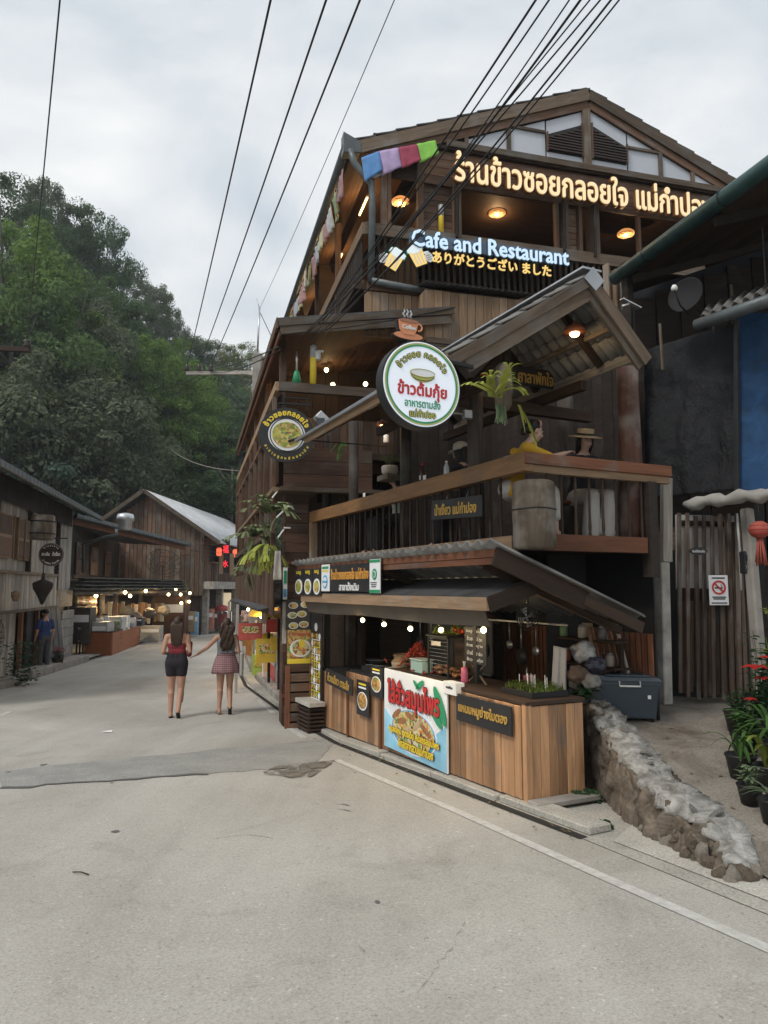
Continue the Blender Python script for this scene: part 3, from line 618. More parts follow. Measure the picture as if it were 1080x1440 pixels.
# tall photo menu standing at the left end
tm=thing('tall_menu_banner','tall narrow menu banner full of dish photos standing at the left end of the counter','menu board',FA.p(4.95,-.05,-.4))
board('panel',FA,'w',-.06,4.68,5.13,-.36,1.23,INK,tm,.02); c=FA.p(4.905,-.072,.43)
for r in range(11):
    for k in range(4):
        flat_shape('dish_print',circ(.042,.045,-.15+.10*k,.47-.105*r,10),c,XA,[FOOD_M,FOOD_B,FOOD_G,PAPER][(r*3+k)%4],tm,out=.004)
    flat_shape('caption_print',rect(.36,.012,0,.418-.105*r),c,XA,YEL if r%2 else PAPER,tm,out=.003)
flat_shape('footer_print',rect(.44,.13,0,-.725),c,XA,plain('lime_print',(.55,.62,.08),.4),tm,out=.003); flat_shape('header_print',circ(.06,.06,0,.6),c,XA,PAPER,tm,out=.003)
# awning roofs
aw=thing('stall_awning','low corrugated awning with red brown fascia boards over the corner food stall','awning',FA.p(2.4,-.4,1.4))
def roofz(w): return 1.955-.39*(w+.4)
for k in range(5):
    u1=-.25+1.02*k; corr('roof_sheet',FA.p(u1,-.47,roofz(-.47)),FA.p(u1+1.04,-.47,roofz(-.47)),FA.p(u1,1.16,roofz(1.16)),FA.p(u1+1.04,1.16,roofz(1.16)),6,.026,.012,CORR,aw)
bar('fascia_board',FA.p(-.19,-.40,1.885),FA.p(4.8,-.40,1.885),.03,.065,W_RED,aw); bar('fascia_board',FA.p(-.18,-.392,1.822),FA.p(4.8,-.392,1.822),.03,.058,W_RED,aw)
bar('barge_board',FA.p(-.20,-.42,1.86),FA.p(-.20,.53,1.86-.39*.95),.03,.16,W_DARK,aw); bar('barge_board',FA.p(-.21,.50,1.50),FA.p(-.21,1.16,1.50-.39*.66),.03,.10,W_DARK,aw)
# lower roof, mortar-grey sheet
slab('lower_roof_sheet',[FA.p(-.12,-.44,1.535),FA.p(-.12,.15,1.70),FA.p(4.75,.15,1.70),FA.p(4.75,-.44,1.535)],.02,CORRD,aw)
bar('fascia_board',FA.p(-.10,-.42,1.47),FA.p(4.55,-.42,1.47),.035,.115,W_PALE,aw)
bar('barge_board',FA.p(-.11,-.42,1.47),FA.p(-.11,.22,1.66),.03,.13,W_DARK,aw); bar('barge_board',FA.p(-.11,.22,1.66),FA.p(-.11,.5,1.56),.03,.10,W_DARK,aw)
VAL=plain('brown_canvas_valance',(.085,.070,.055),.85,0,.2,2,.3)
for k in range(5):
    u=.0+.9*k; slab('canvas_valance',[FA.p(u,-.40,1.42),FA.p(u+.91,-.40,1.42),FA.p(u+.91,-.33-.01*(k%2),1.26+.01*(k%3)),FA.p(u,-.33-.01*((k+1)%2),1.26+.01*((k+2)%3))],.012,VAL,aw)
for u in (.05,2.0,4.0): bar('rafter',FA.p(u,-.38,1.80),FA.p(u,1.14,1.80-.39*1.52),.05,.07,W_DARK,aw)
pu=FA.uw(FA.hit(672,960,w=.30))[0]
for u,w in ((pu,.30),(4.9,.1),(2.9,1.1)): bar('post',FA.p(u,w,gz(u,w)),FA.p(u,w,roofz(w)-.03),.07,.07,BLACK if w<.4 else W_DARKZ,aw,up=XA)
# signs on the fascia
fs=thing('fascia_sign','black fascia sign with orange Thai lettering under the corrugated awning edge','sign',FA.p(3,-.43,1.55))
board('board',FA,'w',-.43,2.15,3.42,1.555,1.885,INK,fs); lettering('ร้านข้าวซอยกลอยใจ แม่กำปอง',FA.p(2.80,-.442,1.77),XA,1.15,.135,plain('orange_letter_paint',(.62,.30,.06),.5),fs,bold=.03,out=.003)
lettering('(สาขาดั้งเดิม)',FA.p(2.80,-.442,1.62),XA,.60,.10,WHITE,fs,bold=.02,out=.003)
ce=thing('clean_food_certificate','white and green certificate panel right of the black fascia sign','certificate',FA.p(2.0,-.43,1.5)); board('panel',FA,'w',-.452,1.90,2.17,1.545,1.915,PAPER,ce,.012); c=FA.p(2.035,-.459,1.73)
flat_shape('green_band',rect(.27,.035,0,-.165),c,XA,GREENP,ce,out=.002); flat_shape('green_band',rect(.27,.03,0,.165),c,XA,GREENP,ce,out=.002); flat_shape('seal_print',circ(.062,.062,0,.02),c,XA,GREENP,ce,out=.002); flat_shape('seal_core',circ(.038,.038,0,.02),c,XA,PAPER,ce,out=.005); flat_shape('seal_dot',circ(.024,.03,0,.02),c,XA,GREENP,ce,out=.008)
for k in range(3): flat_shape('text_line',rect(.16-.02*k,.008,-.02,-.07-.022*k),c,XA,INK,ce,out=.003)
ce=thing('tourism_certificate','white certificate panel with a blue round seal left of the black fascia sign','certificate',FA.p(3.5,-.43,1.5)); board('panel',FA,'w',-.452,3.40,3.68,1.56,1.90,PAPER,ce,.012); c=FA.p(3.54,-.459,1.73)
flat_shape('seal_print',circ(.085,.085,0,-.05),c,XA,BLUEP,ce,out=.002); flat_shape('seal_core',circ(.062,.062,0,-.05),c,XA,PAPER,ce,out=.005); flat_shape('band',rect(.22,.03,0,.13),c,XA,GREENP,ce,out=.002); flat_shape('band',rect(.22,.02,0,.09),c,XA,YEL,ce,out=.002)
flat_shape('text_line',rect(.16,.025,0,-.05),c,XA,BLUEP,ce,out=.007)
for k,(a0_,a1_,nm) in enumerate(((3.70,4.02,'nearest'),(4.04,4.38,'middle'),(4.40,4.78,'farthest'))):
    t=thing('dish_photo_panel','%s of three dish photo panels left of the certificates under the awning'%nm,'menu board',FA.p(a0_,-.45,1.5),'dish photo panels under the awning')
    board('panel',FA,'w',-.452,a0_,a1_,1.50,1.86,INK,t,.012); c=FA.p((a0_+a1_)/2,-.459,1.68); s=a1_-a0_
    flat_shape('plate_print',circ(s*.40,.105,.01,-.06),c,XA,PAPER,t,out=.002); flat_shape('food_print',circ(s*.30,.08,.01,-.06),c,XA,FOOD_G,t,out=.005); lettering('เมนู',c+UP*.13,XA,s*.5,.06,YEL,t,bold=.02,thick=.002,out=.003)
# bulbs
for k,(px,py,lab) in enumerate([(510,872,'leftmost lit round bulb in the row under the stall awning'),(540,878,'second lit round bulb from the left under the stall awning'),(577,884,'middle lit round bulb of the five under the stall awning'),(620,886,'lit round bulb above the glass display case'),(680,886,'lit round bulb in a pale socket at the right end of the awning')]):
    p=FA.hit(px,py,w=-.28); t=thing('light_bulb',lab,'light bulb',p,'bulbs strung under the stall awning')
    mb=MB().ball((0,0,0),.026,12,8); obj('bulb',mesh('bulb',mb.v,mb.f,True),BULB,t,Matrix.Translation(p)); lathe('socket',[(.018,.028),(.02,.05),(.012,.075)],WHITE if k==4 else BLACK,t,p,10); tube('cord',[p+V((0,0,.07)),p+V((0,0,.16))],.004,CABLE,t,5)
    if k in (0,2,4):
        ld=bpy.data.lights.new('bulb_light','POINT'); ld.energy=11; ld.color=(1,.74,.4); ld.shadow_soft_size=.03; lo=bpy.data.objects.new('bulb_light',ld); COL.objects.link(lo); lo.parent=t; lo.matrix_basis=Matrix.Translation((0,0,-.04)); lo['kind']='helper'
# back walls of the stall and bamboo slats
sw=thing('stall_back_wall','dark red brown bamboo slat wall at the back of the food stall','wall',FA.p(1,1.7,-.2))
for k in range(60):
    u=.25+k*.078; bar('slat',FA.p(u,1.72+rnd(0,.01),gz(u,1.7)),FA.p(u,1.72,1.15),.02,.06,W_RED if k<34 else W_DARK,sw,up=XA)
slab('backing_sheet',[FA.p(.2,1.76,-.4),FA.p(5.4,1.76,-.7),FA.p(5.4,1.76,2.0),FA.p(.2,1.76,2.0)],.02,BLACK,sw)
SMOKE=plain('sooty_grey_hood',(.09,.085,.08),.6,.2,.35,2,.3)
hd=thing('stove_hood','dull sooty grey metal sheet behind the stall kitchen','metal sheet',FA.p(3,1.2,.5)); board('sheet',FA,'w',1.25,2.3,3.9,.55,1.25,SMOKE,hd,.02); bar('frame_rail',FA.p(2.3,1.22,.55),FA.p(3.9,1.22,.55),.03,.03,GREY_METAL,hd)
ps=thing('faded_poster','large faded beige poster on the slat wall behind the stall','poster',FA.p(.8,1.5,.6)); board('sheet',FA,'w',1.68,1.02,1.62,.62,1.22,plain('faded_beige_print',(.30,.25,.18),.7,var=.15,scale=3),ps,.006)
lettering('ขอบคุณค่ะ',FA.p(1.32,1.674,.98),XA,.36,.09,plain('faded_ink',(.16,.12,.08),.7),ps,bold=.01,thick=.002,out=.002); flat_shape('ring_print',circ(.07,.07,0,-.1),FA.p(1.32,1.674,.98),XA,plain('faded_ink2',(.18,.14,.10),.7),ps,out=.002)
# things on the counter
def at_counter(px,py,w=.3): return FA.hit(px,py,w=w)
q=FA.p(1.75,.34,.643)
gc=thing('display_case','black framed glass food display case standing on the counter','display case',q)
for du in (-.21,.21):
    for dw in (-.17,.17): bar('frame_post',q+FA.d1*du+FA.d2*dw,q+FA.d1*du+FA.d2*dw+UP*.42,.02,.02,BLACK,gc,up=XA)
for z in (0.01,.42): 
    for dw in (-.17,.17): bar('frame_rail',q+FA.d1*-.21+FA.d2*dw+UP*z,q+FA.d1*.21+FA.d2*dw+UP*z,.02,.02,BLACK,gc)
bar('roof_panel',q-FA.d1*.23+UP*.44,q+FA.d1*.23+UP*.44,.40,.02,BLACK,gc); bar('back_panel',q-FA.d1*.21+FA.d2*.165+UP*.21,q+FA.d1*.21+FA.d2*.165+UP*.21,.01,.4,W_DARK,gc)
for k in range(9): bar('grille_wire',q-FA.d1*.2-FA.d2*.165+UP*(.06+.04*k),q+FA.d1*.2-FA.d2*.165+UP*(.06+.04*k),.006,.006,GREY_METAL,gc)
bar('label_strip',q-FA.d1*.08-FA.d2*.185+UP*.36,q+FA.d1*.12-FA.d2*.185+UP*.36,.004,.05,plain('pale_label',(.45,.42,.38),.6),gc)
mb=MB(); 
for k in range(40): mb.ball((rnd(-.18,.18),rnd(-.12,.12),rnd(0.02,.10)),.03,6,4,1.4,1,.6)
M=Matrix.Translation(q)@Matrix.Rotation(A_+math.pi/2,4,'Z'); obj('fried_snacks',mesh('snacks',mb.v,mb.f,True),plain('fried_brown',(.28,.14,.06),.6,var=.4),gc,M,kind='stuff')
# greenery and produce on the case
mb=MB(); mg=MB()
for k in range(60):
    a=rnd(0,6.28); p0=V((rnd(-.22,.22),rnd(-.15,.15),.46)); d=V((math.cos(a)*.05,math.sin(a)*.05,rnd(.02,.10))); s=V((-math.sin(a),math.cos(a),0))*.018; n0=len(mg.v); mg.add([p0-s,p0+s,p0+d+s*.6,p0+d-s*.6],[[0,1,2,3]])
tag(obj('herb_bunch',mesh('herbs',mg.v,mg.f),leafm('herb_leaf',(.16,.20,.04)),None,M),'loose bunch of yellow green herbs lying on top of the display case','herbs')
for k in range(14): mb.ball((rnd(-.24,-.05),rnd(-.15,.0),.48+rnd(0,.03)),.024,8,6)
tag(obj('tomato_heap',mesh('tomatoes',mb.v,mb.f,True),plain('tomato_red',(.5,.06,.02),.3),None,M),'small heap of red tomatoes glowing at the right corner of the display case top','vegetables',)['kind']='stuff'
# dried red peppers heap
mb=MB(); q=FA.p(2.45,.30,.66)
for k in range(170):
    a=rnd(0,6.28); r=abs(random.gauss(0,.16)); c0=V((r*math.cos(a)*1.5,r*math.sin(a)*.6,max(0,.26-r*1.0)+rnd(0,.03))); d=V((rnd(-1,1),rnd(-1,1),rnd(-.3,.9))).normalized()*rnd(.04,.075); mb.tube([c0,c0+d*.5+V((0,0,.006)),c0+d],[.009,.008,.002],5)
obj('chilli_heap',mesh('chillies',mb.v,mb.f,True),plain('dried_chilli',(.26,.03,.015),.45,var=.4),None,Matrix.Translation(q)@Matrix.Rotation(A_+math.pi/2,4,'Z'),kind='stuff',label='heap of dark red dried chillies on the counter behind the banner'); bpy.data.objects['chilli_heap']['category']='chillies'
q=FA.p(2.18,.2,.645); tb=thing('plastic_tub','pale turquoise plastic tub on the counter beside the display case','tub',q); bar('body',q-FA.d1*.13+UP*.07,q+FA.d1*.13+UP*.07,.16,.14,plain('pale_turquoise_plastic',(.32,.48,.47),.35,var=.05),tb,bev=.012); bar('lid',q-FA.d1*.14+UP*.15,q+FA.d1*.14+UP*.15,.18,.016,plain('tub_lid',(.45,.58,.57),.35,var=.05),tb,bev=.006)
q=FA.p(3.02,.35,.54); mo=thing('cooking_pot','cream stoneware pot with brown lid on the stall stove','pot',q); lathe('body',[(.07,0),(.10,.02),(.105,.12),(.11,.14),(.10,.15)],plain('cream_glaze',(.42,.36,.26),.4),mo,q,18); lathe('lid',[(.11,.15),(.09,.17),(.03,.19),(.02,.21)],W_PALE,mo,q,18)
q=FA.p(3.25,.55,.54); kb=thing('wicker_basket','pale woven basket leaning behind the cooking pot','basket',q); lathe('body',[(.08,0),(.13,.06),(.155,.15),(.15,.2)],plain('wicker_tan',(.30,.23,.14),.8,0,.3,20,.6),kb,q,16); tube('rim',[q+V((.155*math.cos(a),.155*math.sin(a),.2)) for a in [k*math.pi/8 for k in range(17)]],.012,W_PALE,kb)
q=FA.p(3.3,.3,.53); st=thing('gas_stove','black gas stove with wok ring on the left counter','stove',q); bar('body',q-FA.d1*.35+UP*.03,q+FA.d1*.35+UP*.03,.4,.06,BLACK,st); lathe('wok',[(.04,.06),(.13,.09),(.19,.14),(.2,.145)],BLACK,st,q+FA.d1*.17,18)
for s in(-1,1): lathe('burner',[(.10,.06),(.11,.08),(.09,.085)],GREY_METAL,st,q+FA.d1*.17*s,14)
cb=thing('chalk_menu','black chalkboard menu covered with white Thai writing beside the display case','menu board',FA.p(1.15,.3,.6)); board('panel',FA,'w',.28,.98,1.38,.83,1.20,INK,cb,.015)
for k,s in enumerate(('เมนูแนะนำ','ข้าวซอยไก่ ๖๐','ข้าวซอยหมู ๖๐','น้ำเงี้ยว ๕๐','ข้าวต้มกุ้ย')): lettering(s,FA.p(1.18,.27,1.16-.072*k),XA,.30-.02*(k%2),.045,WHITE,cb,bold=.005,thick=.002,out=.003)
for u in (1.02,1.34): bar('leg',FA.p(u,.30,.64),FA.p(1.36-(u-1.02),.32,.85),.02,.02,W_GREYB,cb,up=XA)
pt=thing('hand_soap_bottle','pink pump bottle standing on the counter behind the paper notice','bottle',FA.p(1.27,.2,.643)); lathe('body',[(.035,0),(.038,.02),(.035,.13),(.014,.16)],plain('pink_plastic',(.55,.13,.22),.3),pt,FA.p(1.27,.2,.643),12); lathe('pump',[(.01,.16),(.012,.2),(.02,.21)],WHITE,pt,FA.p(1.27,.2,.643),8)
# tray of seedlings with white skewers
q=FA.p(.30,.34,.645); tr=thing('seedling_tray','black tray of small green seedlings with white sticks on the right end of the counter','plant tray',q)
bar('tray',q-FA.d1*.22+UP*.025,q+FA.d1*.24+UP*.025,.40,.05,BLACK,tr); mg=MB()
for k in range(420):
    p0=V((rnd(-.22,.24),rnd(-.18,.18),.05)); a=rnd(0,6.28); h=rnd(.015,.06); s=V((math.cos(a),math.sin(a),0))*rnd(.006,.014); mg.add([p0-s,p0+s,p0+s*.3+V((rnd(-.02,.02),rnd(-.02,.02),h))],[[0,1,2]])
    p1=p0+V((0,0,h)); mg.add([p1-s,p1+V((-s.y,s.x,.006)),p1+s,p1-V((-s.y,s.x,-.004))],[[0,1,2,3]])
obj('seedlings',mesh('seedlings',mg.v,mg.f),leafm('seedling_leaf',(.10,.14,.035)),tr,Matrix.Translation(q)@Matrix.Rotation(A_+math.pi/2,4,'Z'),kind='stuff')
for k in range(9): p=q+FA.d1*(-.18+.045*k)+FA.d2*rnd(-.05,.05)+UP*.06; bar('stick',p,p+UP*rnd(.09,.13),.005,.005,WHITE,tr,up=XA,bev=0)
tb=thing('counter_cup','small dark pink cup at the back of the counter right part','cup',FA.p(.62,.5,.643)); lathe('body',[(.03,0),(.042,.12),(.045,.125),(.038,.11)],plain('dusky_pink',(.30,.10,.14),.4),tb,FA.p(.62,.5,.643),14); lathe('spoon_handle',[(.004,.02),(.004,.19)],GALV,tb,FA.p(.63,.5,.643),6)
# hanging utensils and shelf clutter in the stall interior
sh=thing('kitchen_shelf','dark shelf crowded with jars and tins at the back of the stall','shelf',FA.p(1.0,1.5,.9)); bar('board',FA.p(.40,1.5,.80),FA.p(1.45,1.5,.80),.22,.025,W_DARK,sh); bar('board',FA.p(.40,1.5,1.06),FA.p(1.45,1.5,1.06),.22,.025,W_DARK,sh)
for u in (.42,1.43): bar('upright',FA.p(u,1.5,-.2),FA.p(u,1.5,1.1),.05,.03,W_DARK,sh,up=XA)
for k,(u,z,c) in enumerate([(.1,.81,(.30,.25,.2)),(.22,.81,(.1,.1,.12)),(.38,.81,(.35,.3,.28)),(.55,.81,(.05,.12,.2)),(.75,.81,(.25,.07,.05)),(.2,1.07,(.08,.08,.08)),(.5,1.07,(.4,.36,.3)),(.8,1.07,(.12,.2,.1))]):
    u+=.45; t=thing('storage_jar',['beige tin','small black tin','pale jar','dark blue jar','red brown tin','black pot','cream jar','green tin'][k]+(' on the lower stall shelf' if z<1 else ' on the upper stall shelf'),'jar',FA.p(u,1.47,z+.005)); lathe('body',[(.04,0),(.045,.01),(.045,.10),(.03,.12)],plain('jar_colour%d'%k,c,.4),t,FA.p(u,1.47,z+.005),12); lathe('lid',[(.034,.12),(.034,.135),(.01,.14)],GREY_METAL,t,FA.p(u,1.47,z+.005),12)
# right side of the stall: leaning bamboo, cloth, bags
lb=thing('bamboo_screen','brown bamboo stick screen leaning beside the storage boxes','screen',FA.p(-.1,1.5,.1))
for k in range(15):
    p0=dep(826+2.6*k+rnd(-1,1),882,7.45); p1=dep(838+3.0*k,945+rnd(-4,10),7.3); tube('bamboo_stick',[p0,p1],.011,W_RED if k%3 else W_PALE,lb,6)
bar('frame_pole',dep(866,878,7.4),dep(884,950,7.2),.03,.03,W_GREY,lb,up=XA)
CLOTHW=plain('pale_cloth',(.42,.40,.38),.9,0,.12,3,.3)
def drape(name,pts,mat,par=None,amp=.02,n=14,seed=0,folds=3,**k):
    """hanging cloth between four corners TL,TR,BR,BL, with folds"""
    TL,TR,BR,BL=map(V,pts); nn=(TR-TL).cross(BL-TL).normalized(); from_=[];fs=[]; o=(TL+BR)/2
    from mathutils import noise as mn
    for L in (0,1):
        for j in range(n+1):
            for i in range(n+1):
                s,t=i/n,j/n; q=TL.lerp(TR,s).lerp(BL.lerp(BR,s),t); q=q+nn*(amp*math.sin(folds*2*math.pi*s+seed+t*1.3)*(.35+.65*t)+amp*1.2*mn.noise(q*2.3+V((seed,0,0)))+amp*.5*mn.noise(q*9))-nn*.008*L; from_.append(q-o)
    w=n+1
    for j in range(n):
        for i in range(n): a=j*w+i; fs.append([a,a+1,a+w+1,a+w]); a+=w*w; fs.append([a,a+w,a+w+1,a+1])
    e=[j*w for j in range(w)]+[n*w+i for i in range(1,w)]+[j*w+n for j in range(n-1,-1,-1)]+[i for i in range(n-1,0,-1)]
    for a,b2 in zip(e,e[1:]+e[:1]): fs.append([a,b2,b2+w*w,a+w*w])
    return obj(name,mesh(name,from_,fs,True),mat,par,Matrix.Translation(o),**k)
tag(drape('hanging_towel',(dep(778,908,6.95),dep(796,912,6.95),dep(797,985,6.9),dep(776,980,6.9)),CLOTHW,None,.018,folds=2),'pale cloth towel hanging behind the seedling tray','towel')
def blobbag(name,c,r,mat,label,cat,seed=1,sz=(1,.8,.8)):
    from mathutils import noise as mn
    bm=bmesh.new(); bmesh.ops.create_icosphere(bm,subdivisions=4,radius=r)
    for v in bm.verts: v.co*=1+.28*mn.noise(v.co/r*1.6+V((seed,0,0)))+.12*mn.noise(v.co/r*5); v.co=V((v.co.x*sz[0],v.co.y*sz[1],v.co.z*sz[2]))
    m=bpy.data.meshes.new(name); bm.to_mesh(m); bm.free(); m.shade_smooth(); return tag(obj(name,m,mat,None,Matrix.Translation(V(c))),label,cat)
blobbag('clear_plastic_bag',dep(820,917,7.1),.13,plain('crinkled_clear_plastic',(.30,.30,.30),.18,0,.35,12,.9,.7),'bulging clear plastic bag piled behind the stall','bag',3)
blobbag('dark_bag',dep(838,935,7.0),.10,plain('dark_bag_plastic',(.03,.03,.05),.3,0,.3,8,.7),'dark plastic bag slumped under the clear bag','bag',5)
blobbag('brown_sack',dep(812,948,6.95),.10,plain('brown_sack_cloth',(.12,.08,.06),.9,0,.3,8,.5),'brown cloth sack below the clear plastic bag','sack',8)
blobbag('striped_bundle',dep(832,958,6.9),.09,plain('grey_bundle_cloth',(.22,.21,.20),.9,0,.4,8,.5),'grey cloth bundle beside the storage box','bundle',9)
t=thing('crate_stack','small stack of boxes supporting the bags behind the stall','boxes',dep(828,985,7.1)); 
for k in range(3): p=dep(826,985,7.15); p.z=ramp_z(0,7.1)+.08+.14*k; bar('box',p-V((.14,0,0)),p+V((.14,.02,0)),.24,.13,plain('box_colour%d'%k,[(.10,.07,.05),(.05,.05,.06),(.2,.19,.18)][k],.7),t)
for k,(u,w,z,l,nm) in enumerate(((1.0,.9,1.22,.22,'ladle'),(1.25,.9,1.22,.26,'frying_pan'),(1.6,1.0,1.22,.20,'ladle'),(2.1,1.0,1.20,.24,'frying_pan'),(3.2,.9,1.22,.22,'ladle'),(3.5,.9,1.22,.26,'frying_pan'))):
    q=FA.p(u,w,z); where=['behind the chalk menu','above the chalk menu right side','above the display case','over the chilli heap','over the cooking pot','over the gas stove'][k]; t=thing(nm,'steel %s hanging in the shade %s'%(nm.replace('_',' '),where),'utensil',q); tube('handle',[q,q-UP*l],.008,GREY_METAL,t,6); r_=.045 if nm=='ladle' else .09; tube('bowl',[q-UP*(l+r_)-FA.d2*.012,q-UP*(l+r_)+FA.d2*.012],r_,GALV if nm=='ladle' else BLACK,t,16)
bar('hanging_rail',FA.p(.5,.9,1.24),FA.p(4.5,.95,1.24),.02,.02,GREY_METAL,aw)
# side lamp bracket junk near the barge: black fan and hooks
fn=thing('wall_fan','small black fan hanging in shade under the stall roof end','fan',dep(742,868,6.8)); c=dep(742,868,6.8)
for r in (.045,.075,.10,.125): tube('guard_ring',[c+XG*(r*math.cos(a))+UP*(r*math.sin(a)) for a in [k*math.pi/10 for k in range(21)]],.004,BLACK,fn,5)
for k in range(4): a=k*math.pi/2; slab('blade',[c+FA.d1*.01,c+XG*.1*math.cos(a)+UP*.1*math.sin(a)+FA.d1*.01,c+XG*.1*math.cos(a+.7)+UP*.1*math.sin(a+.7)+FA.d1*.025],.004,GREY_METAL,fn)
bar('bracket',c+UP*.12,c+UP*.3,.02,.02,BLACK,fn,up=XA)
# step and stacked crates left of the stall
cr=thing('wooden_step_bench','low pale topped bench on stacked slats at the left end of the stall','bench',FA.p(5.2,-.3,gz(5,-.3)))
q=G(437,1028); q=FA.uw(q)
for k in range(6): bar('slat',FA.p(q[0]-.22,q[1],gz(*q)+.05+.055*k),FA.p(q[0]+.22,q[1],gz(*q)+.05+.055*k),.26,.03,W_DARK,cr); 
bar('top_board',FA.p(q[0]-.26,q[1],gz(*q)+.40),FA.p(q[0]+.7,q[1],gz(*q)+.40),.24,.06,SLABC,cr)
for s in (-.2,.2): bar('leg',FA.p(q[0]+s,q[1]-.1,gz(*q)),FA.p(q[0]+s,q[1]-.1,gz(*q)+.38),.03,.03,W_DARK,cr,up=XA)
# potted weeds at the counter foot
# ================================================================ BALCONY AND PAVILION (frame A)
bal=thing('dining_balcony','raised wooden dining balcony with broad rail shelf and turned balusters above the food stall','balcony',FA.p(0,0,2.0))
UC=-.09
bar('rail_board',FA.p(UC-.04,.0,2.685),FA.p(5.62,.0,2.685),.10,.165,W_GOLD,bal); bar('shelf_board',FA.p(UC-.02,.16,2.75),FA.p(5.6,.16,2.75),.26,.035,W_GOLD,bal)
bar('rail_board',FA.p(UC-.02,-.045,2.715),FA.p(UC-.02,1.68,2.715),.07,.10,W_RED,bal); bar('rail_board',FA.p(UC+.0,-.03,2.632),FA.p(UC+.0,1.68,2.632),.06,.07,W_PALE,bal); bar('shelf_board',FA.p(.12,.10,2.755),FA.p(.12,1.68,2.755),.30,.03,W_RED,bal)
bar('edge_beam',FA.p(.1,.02,1.995),FA.p(5.2,.02,1.995),.10,.13,W_PALE,bal); bar('edge_beam',FA.p(UC,.05,1.995),FA.p(UC,1.35,1.995),.08,.145,W_RED,bal)
slab('deck',[FA.p(UC+.05,.05,2.03),FA.p(UC+.05,1.5,2.03),FA.p(.95,2.3,2.03),FA.p(4.6,2.6,2.03),FA.p(5.5,.05,2.03)],.06,W_DARK,bal)
prof=[(r_*.85,z_) for r_,z_ in [(.016,0),(.020,.02),(.013,.05),(.019,.09),(.015,.16),(.012,.30),(.016,.40),(.012,.42),(.018,.45),(.013,.50),(.016,.56),(.016,.60)]]
bv,bf=lathe_data(prof,8); BALM=mesh('baluster',bv,bf,True); BALM.materials.append(W_DARK)
for k in range(29): u=.32+k*.178; obj('baluster',BALM,None,bal,Matrix.Translation(FA.p(u,.02,2.05)))
for k in range(8): obj('baluster',BALM,None,bal,Matrix.Translation(FA.p(UC,.22+.158*k,2.05)))
for u in (2.6,4.22,5.3): lathe('post',[(.07,0),(.075,.3),(.068,1.0),(.07,1.95)],W_LOGD,bal,FA.p(u,.22,2.03),14)
lathe('post',[(.085,0),(.09,.3),(.08,1.0),(.085,1.7)],W_LOGD,bal,FA.p(.98,.18,2.03),14)
bar('newel_post',FA.p(5.28,.0,1.98),FA.p(5.28,.0,2.62),.10,.10,W_PALE,bal,up=XA); bar('newel_post',FA.p(UC,1.42,1.7),FA.p(UC,1.42,2.6),.1,.12,W_DARKZ,bal,up=XA)
# supports below
for u,w in ((2.6,1.5),(5.2,.6)): bar('support_post',FA.p(u,w,gz(u,w)),FA.p(u,w,2.0),.12,.12,W_DARKZ,bal,up=XA)
# log planter
q=FA.p(-.25,-.05,0); lg=thing('hanging_log','thick weathered grey log section with a wire band hanging at the balcony corner','log',V((q.x,q.y,1.93)))
lathe('log_body',[(.155,0),(.178,.02),(.176,.20),(.182,.33),(.178,.50),(.172,.555),(.150,.57),(.12,.55)],W_LOG,lg,(q.x,q.y,1.92),22)
tube('wire_band',[V((q.x+.183*math.cos(a),q.y+.183*math.sin(a),2.25+.004*math.sin(3*a))) for a in [k*math.pi/12 for k in range(25)]],.006,BLACK,lg,6)
# pavilion
pv=thing('pavilion','open gabled pavilion roof on thick logs sheltering the balcony corner','pavilion',FA.p(0,.5,2.05))
PK=(.59,4.40); EL=(-.92,3.42); ER=(1.20,3.79)
def slopez(w): return PK[1]+(w-PK[0])*((PK[1]-EL[1])/(PK[0]-EL[0])) if w<PK[0] else PK[1]-(w-PK[0])*((PK[1]-ER[1])/(ER[0]-PK[0]))
u0,u1=-.32,3.05
for side,(wa,wb,nc) in enumerate(((EL[0],PK[0],6),(ER[0],PK[0],4))):
    for k in range(nc):
        w0=wa+(wb-wa)*k/nc; w1=wa+(wb-wa)*(k+1.12)/nc; w1=min(w1,wb) if wb>wa else max(w1,wb)
        for j in range(3):
            ua=u0+(u1-u0)*j/3; ub=u0+(u1-u0)*(j+1.02)/3; lift=.012+.004*(j%2)
            corr('roof_sheet',FA.p(ua,w0,slopez(w0)+.035),FA.p(ub,w0,slopez(w0)+.035),FA.p(ua,w1,slopez(w1)+lift),FA.p(ub,w1,slopez(w1)+lift),8,.018,.012,CORR,pv)
bar('ridge_cap',FA.p(u0-.02,PK[0]+.0,PK[1]+.045),FA.p(u1,PK[0],PK[1]+.045),.22,.02,GALV,pv); slab('ridge_plate',[FA.p(u0-.035,PK[0]-.11,PK[1]-.06),FA.p(u0-.035,PK[0]+.02,PK[1]-.16),FA.p(u0-.035,PK[0]+.12,PK[1]-.05),FA.p(u0-.035,PK[0],PK[1]+.06)],.012,GALV,pv)
def rake(wa,za,wb,zb,uu,drop,h,t,mat,nm='barge_board'): bar(nm,FA.p(uu,wa,za-drop),FA.p(uu,wb,zb-drop),t,h,mat,pv,up=UP)
rake(EL[0]-.04,EL[1]-.03,PK[0],PK[1],u0,.05,.09,.03,W_GREYB); rake(EL[0]+.2,slopez(EL[0]+.2),PK[0],PK[1],u0+.03,.16,.12,.03,W_GREYB)
rake(PK[0],PK[1],ER[0]+.04,ER[1]-.04,u0,.06,.12,.03,W_GREYB); rake(PK[0],PK[1],ER[0]-.02,slopez(ER[0]-.02),u0+.03,.17,.10,.03,W_GREYB)
for s,wv in ((0,EL[0]),(1,ER[0])): bar('eave_board',FA.p(u0,wv,slopez(wv)-.02),FA.p(u1,wv,slopez(wv)-.02),.03,.10,W_PALE if s==0 else W_GREY,pv)
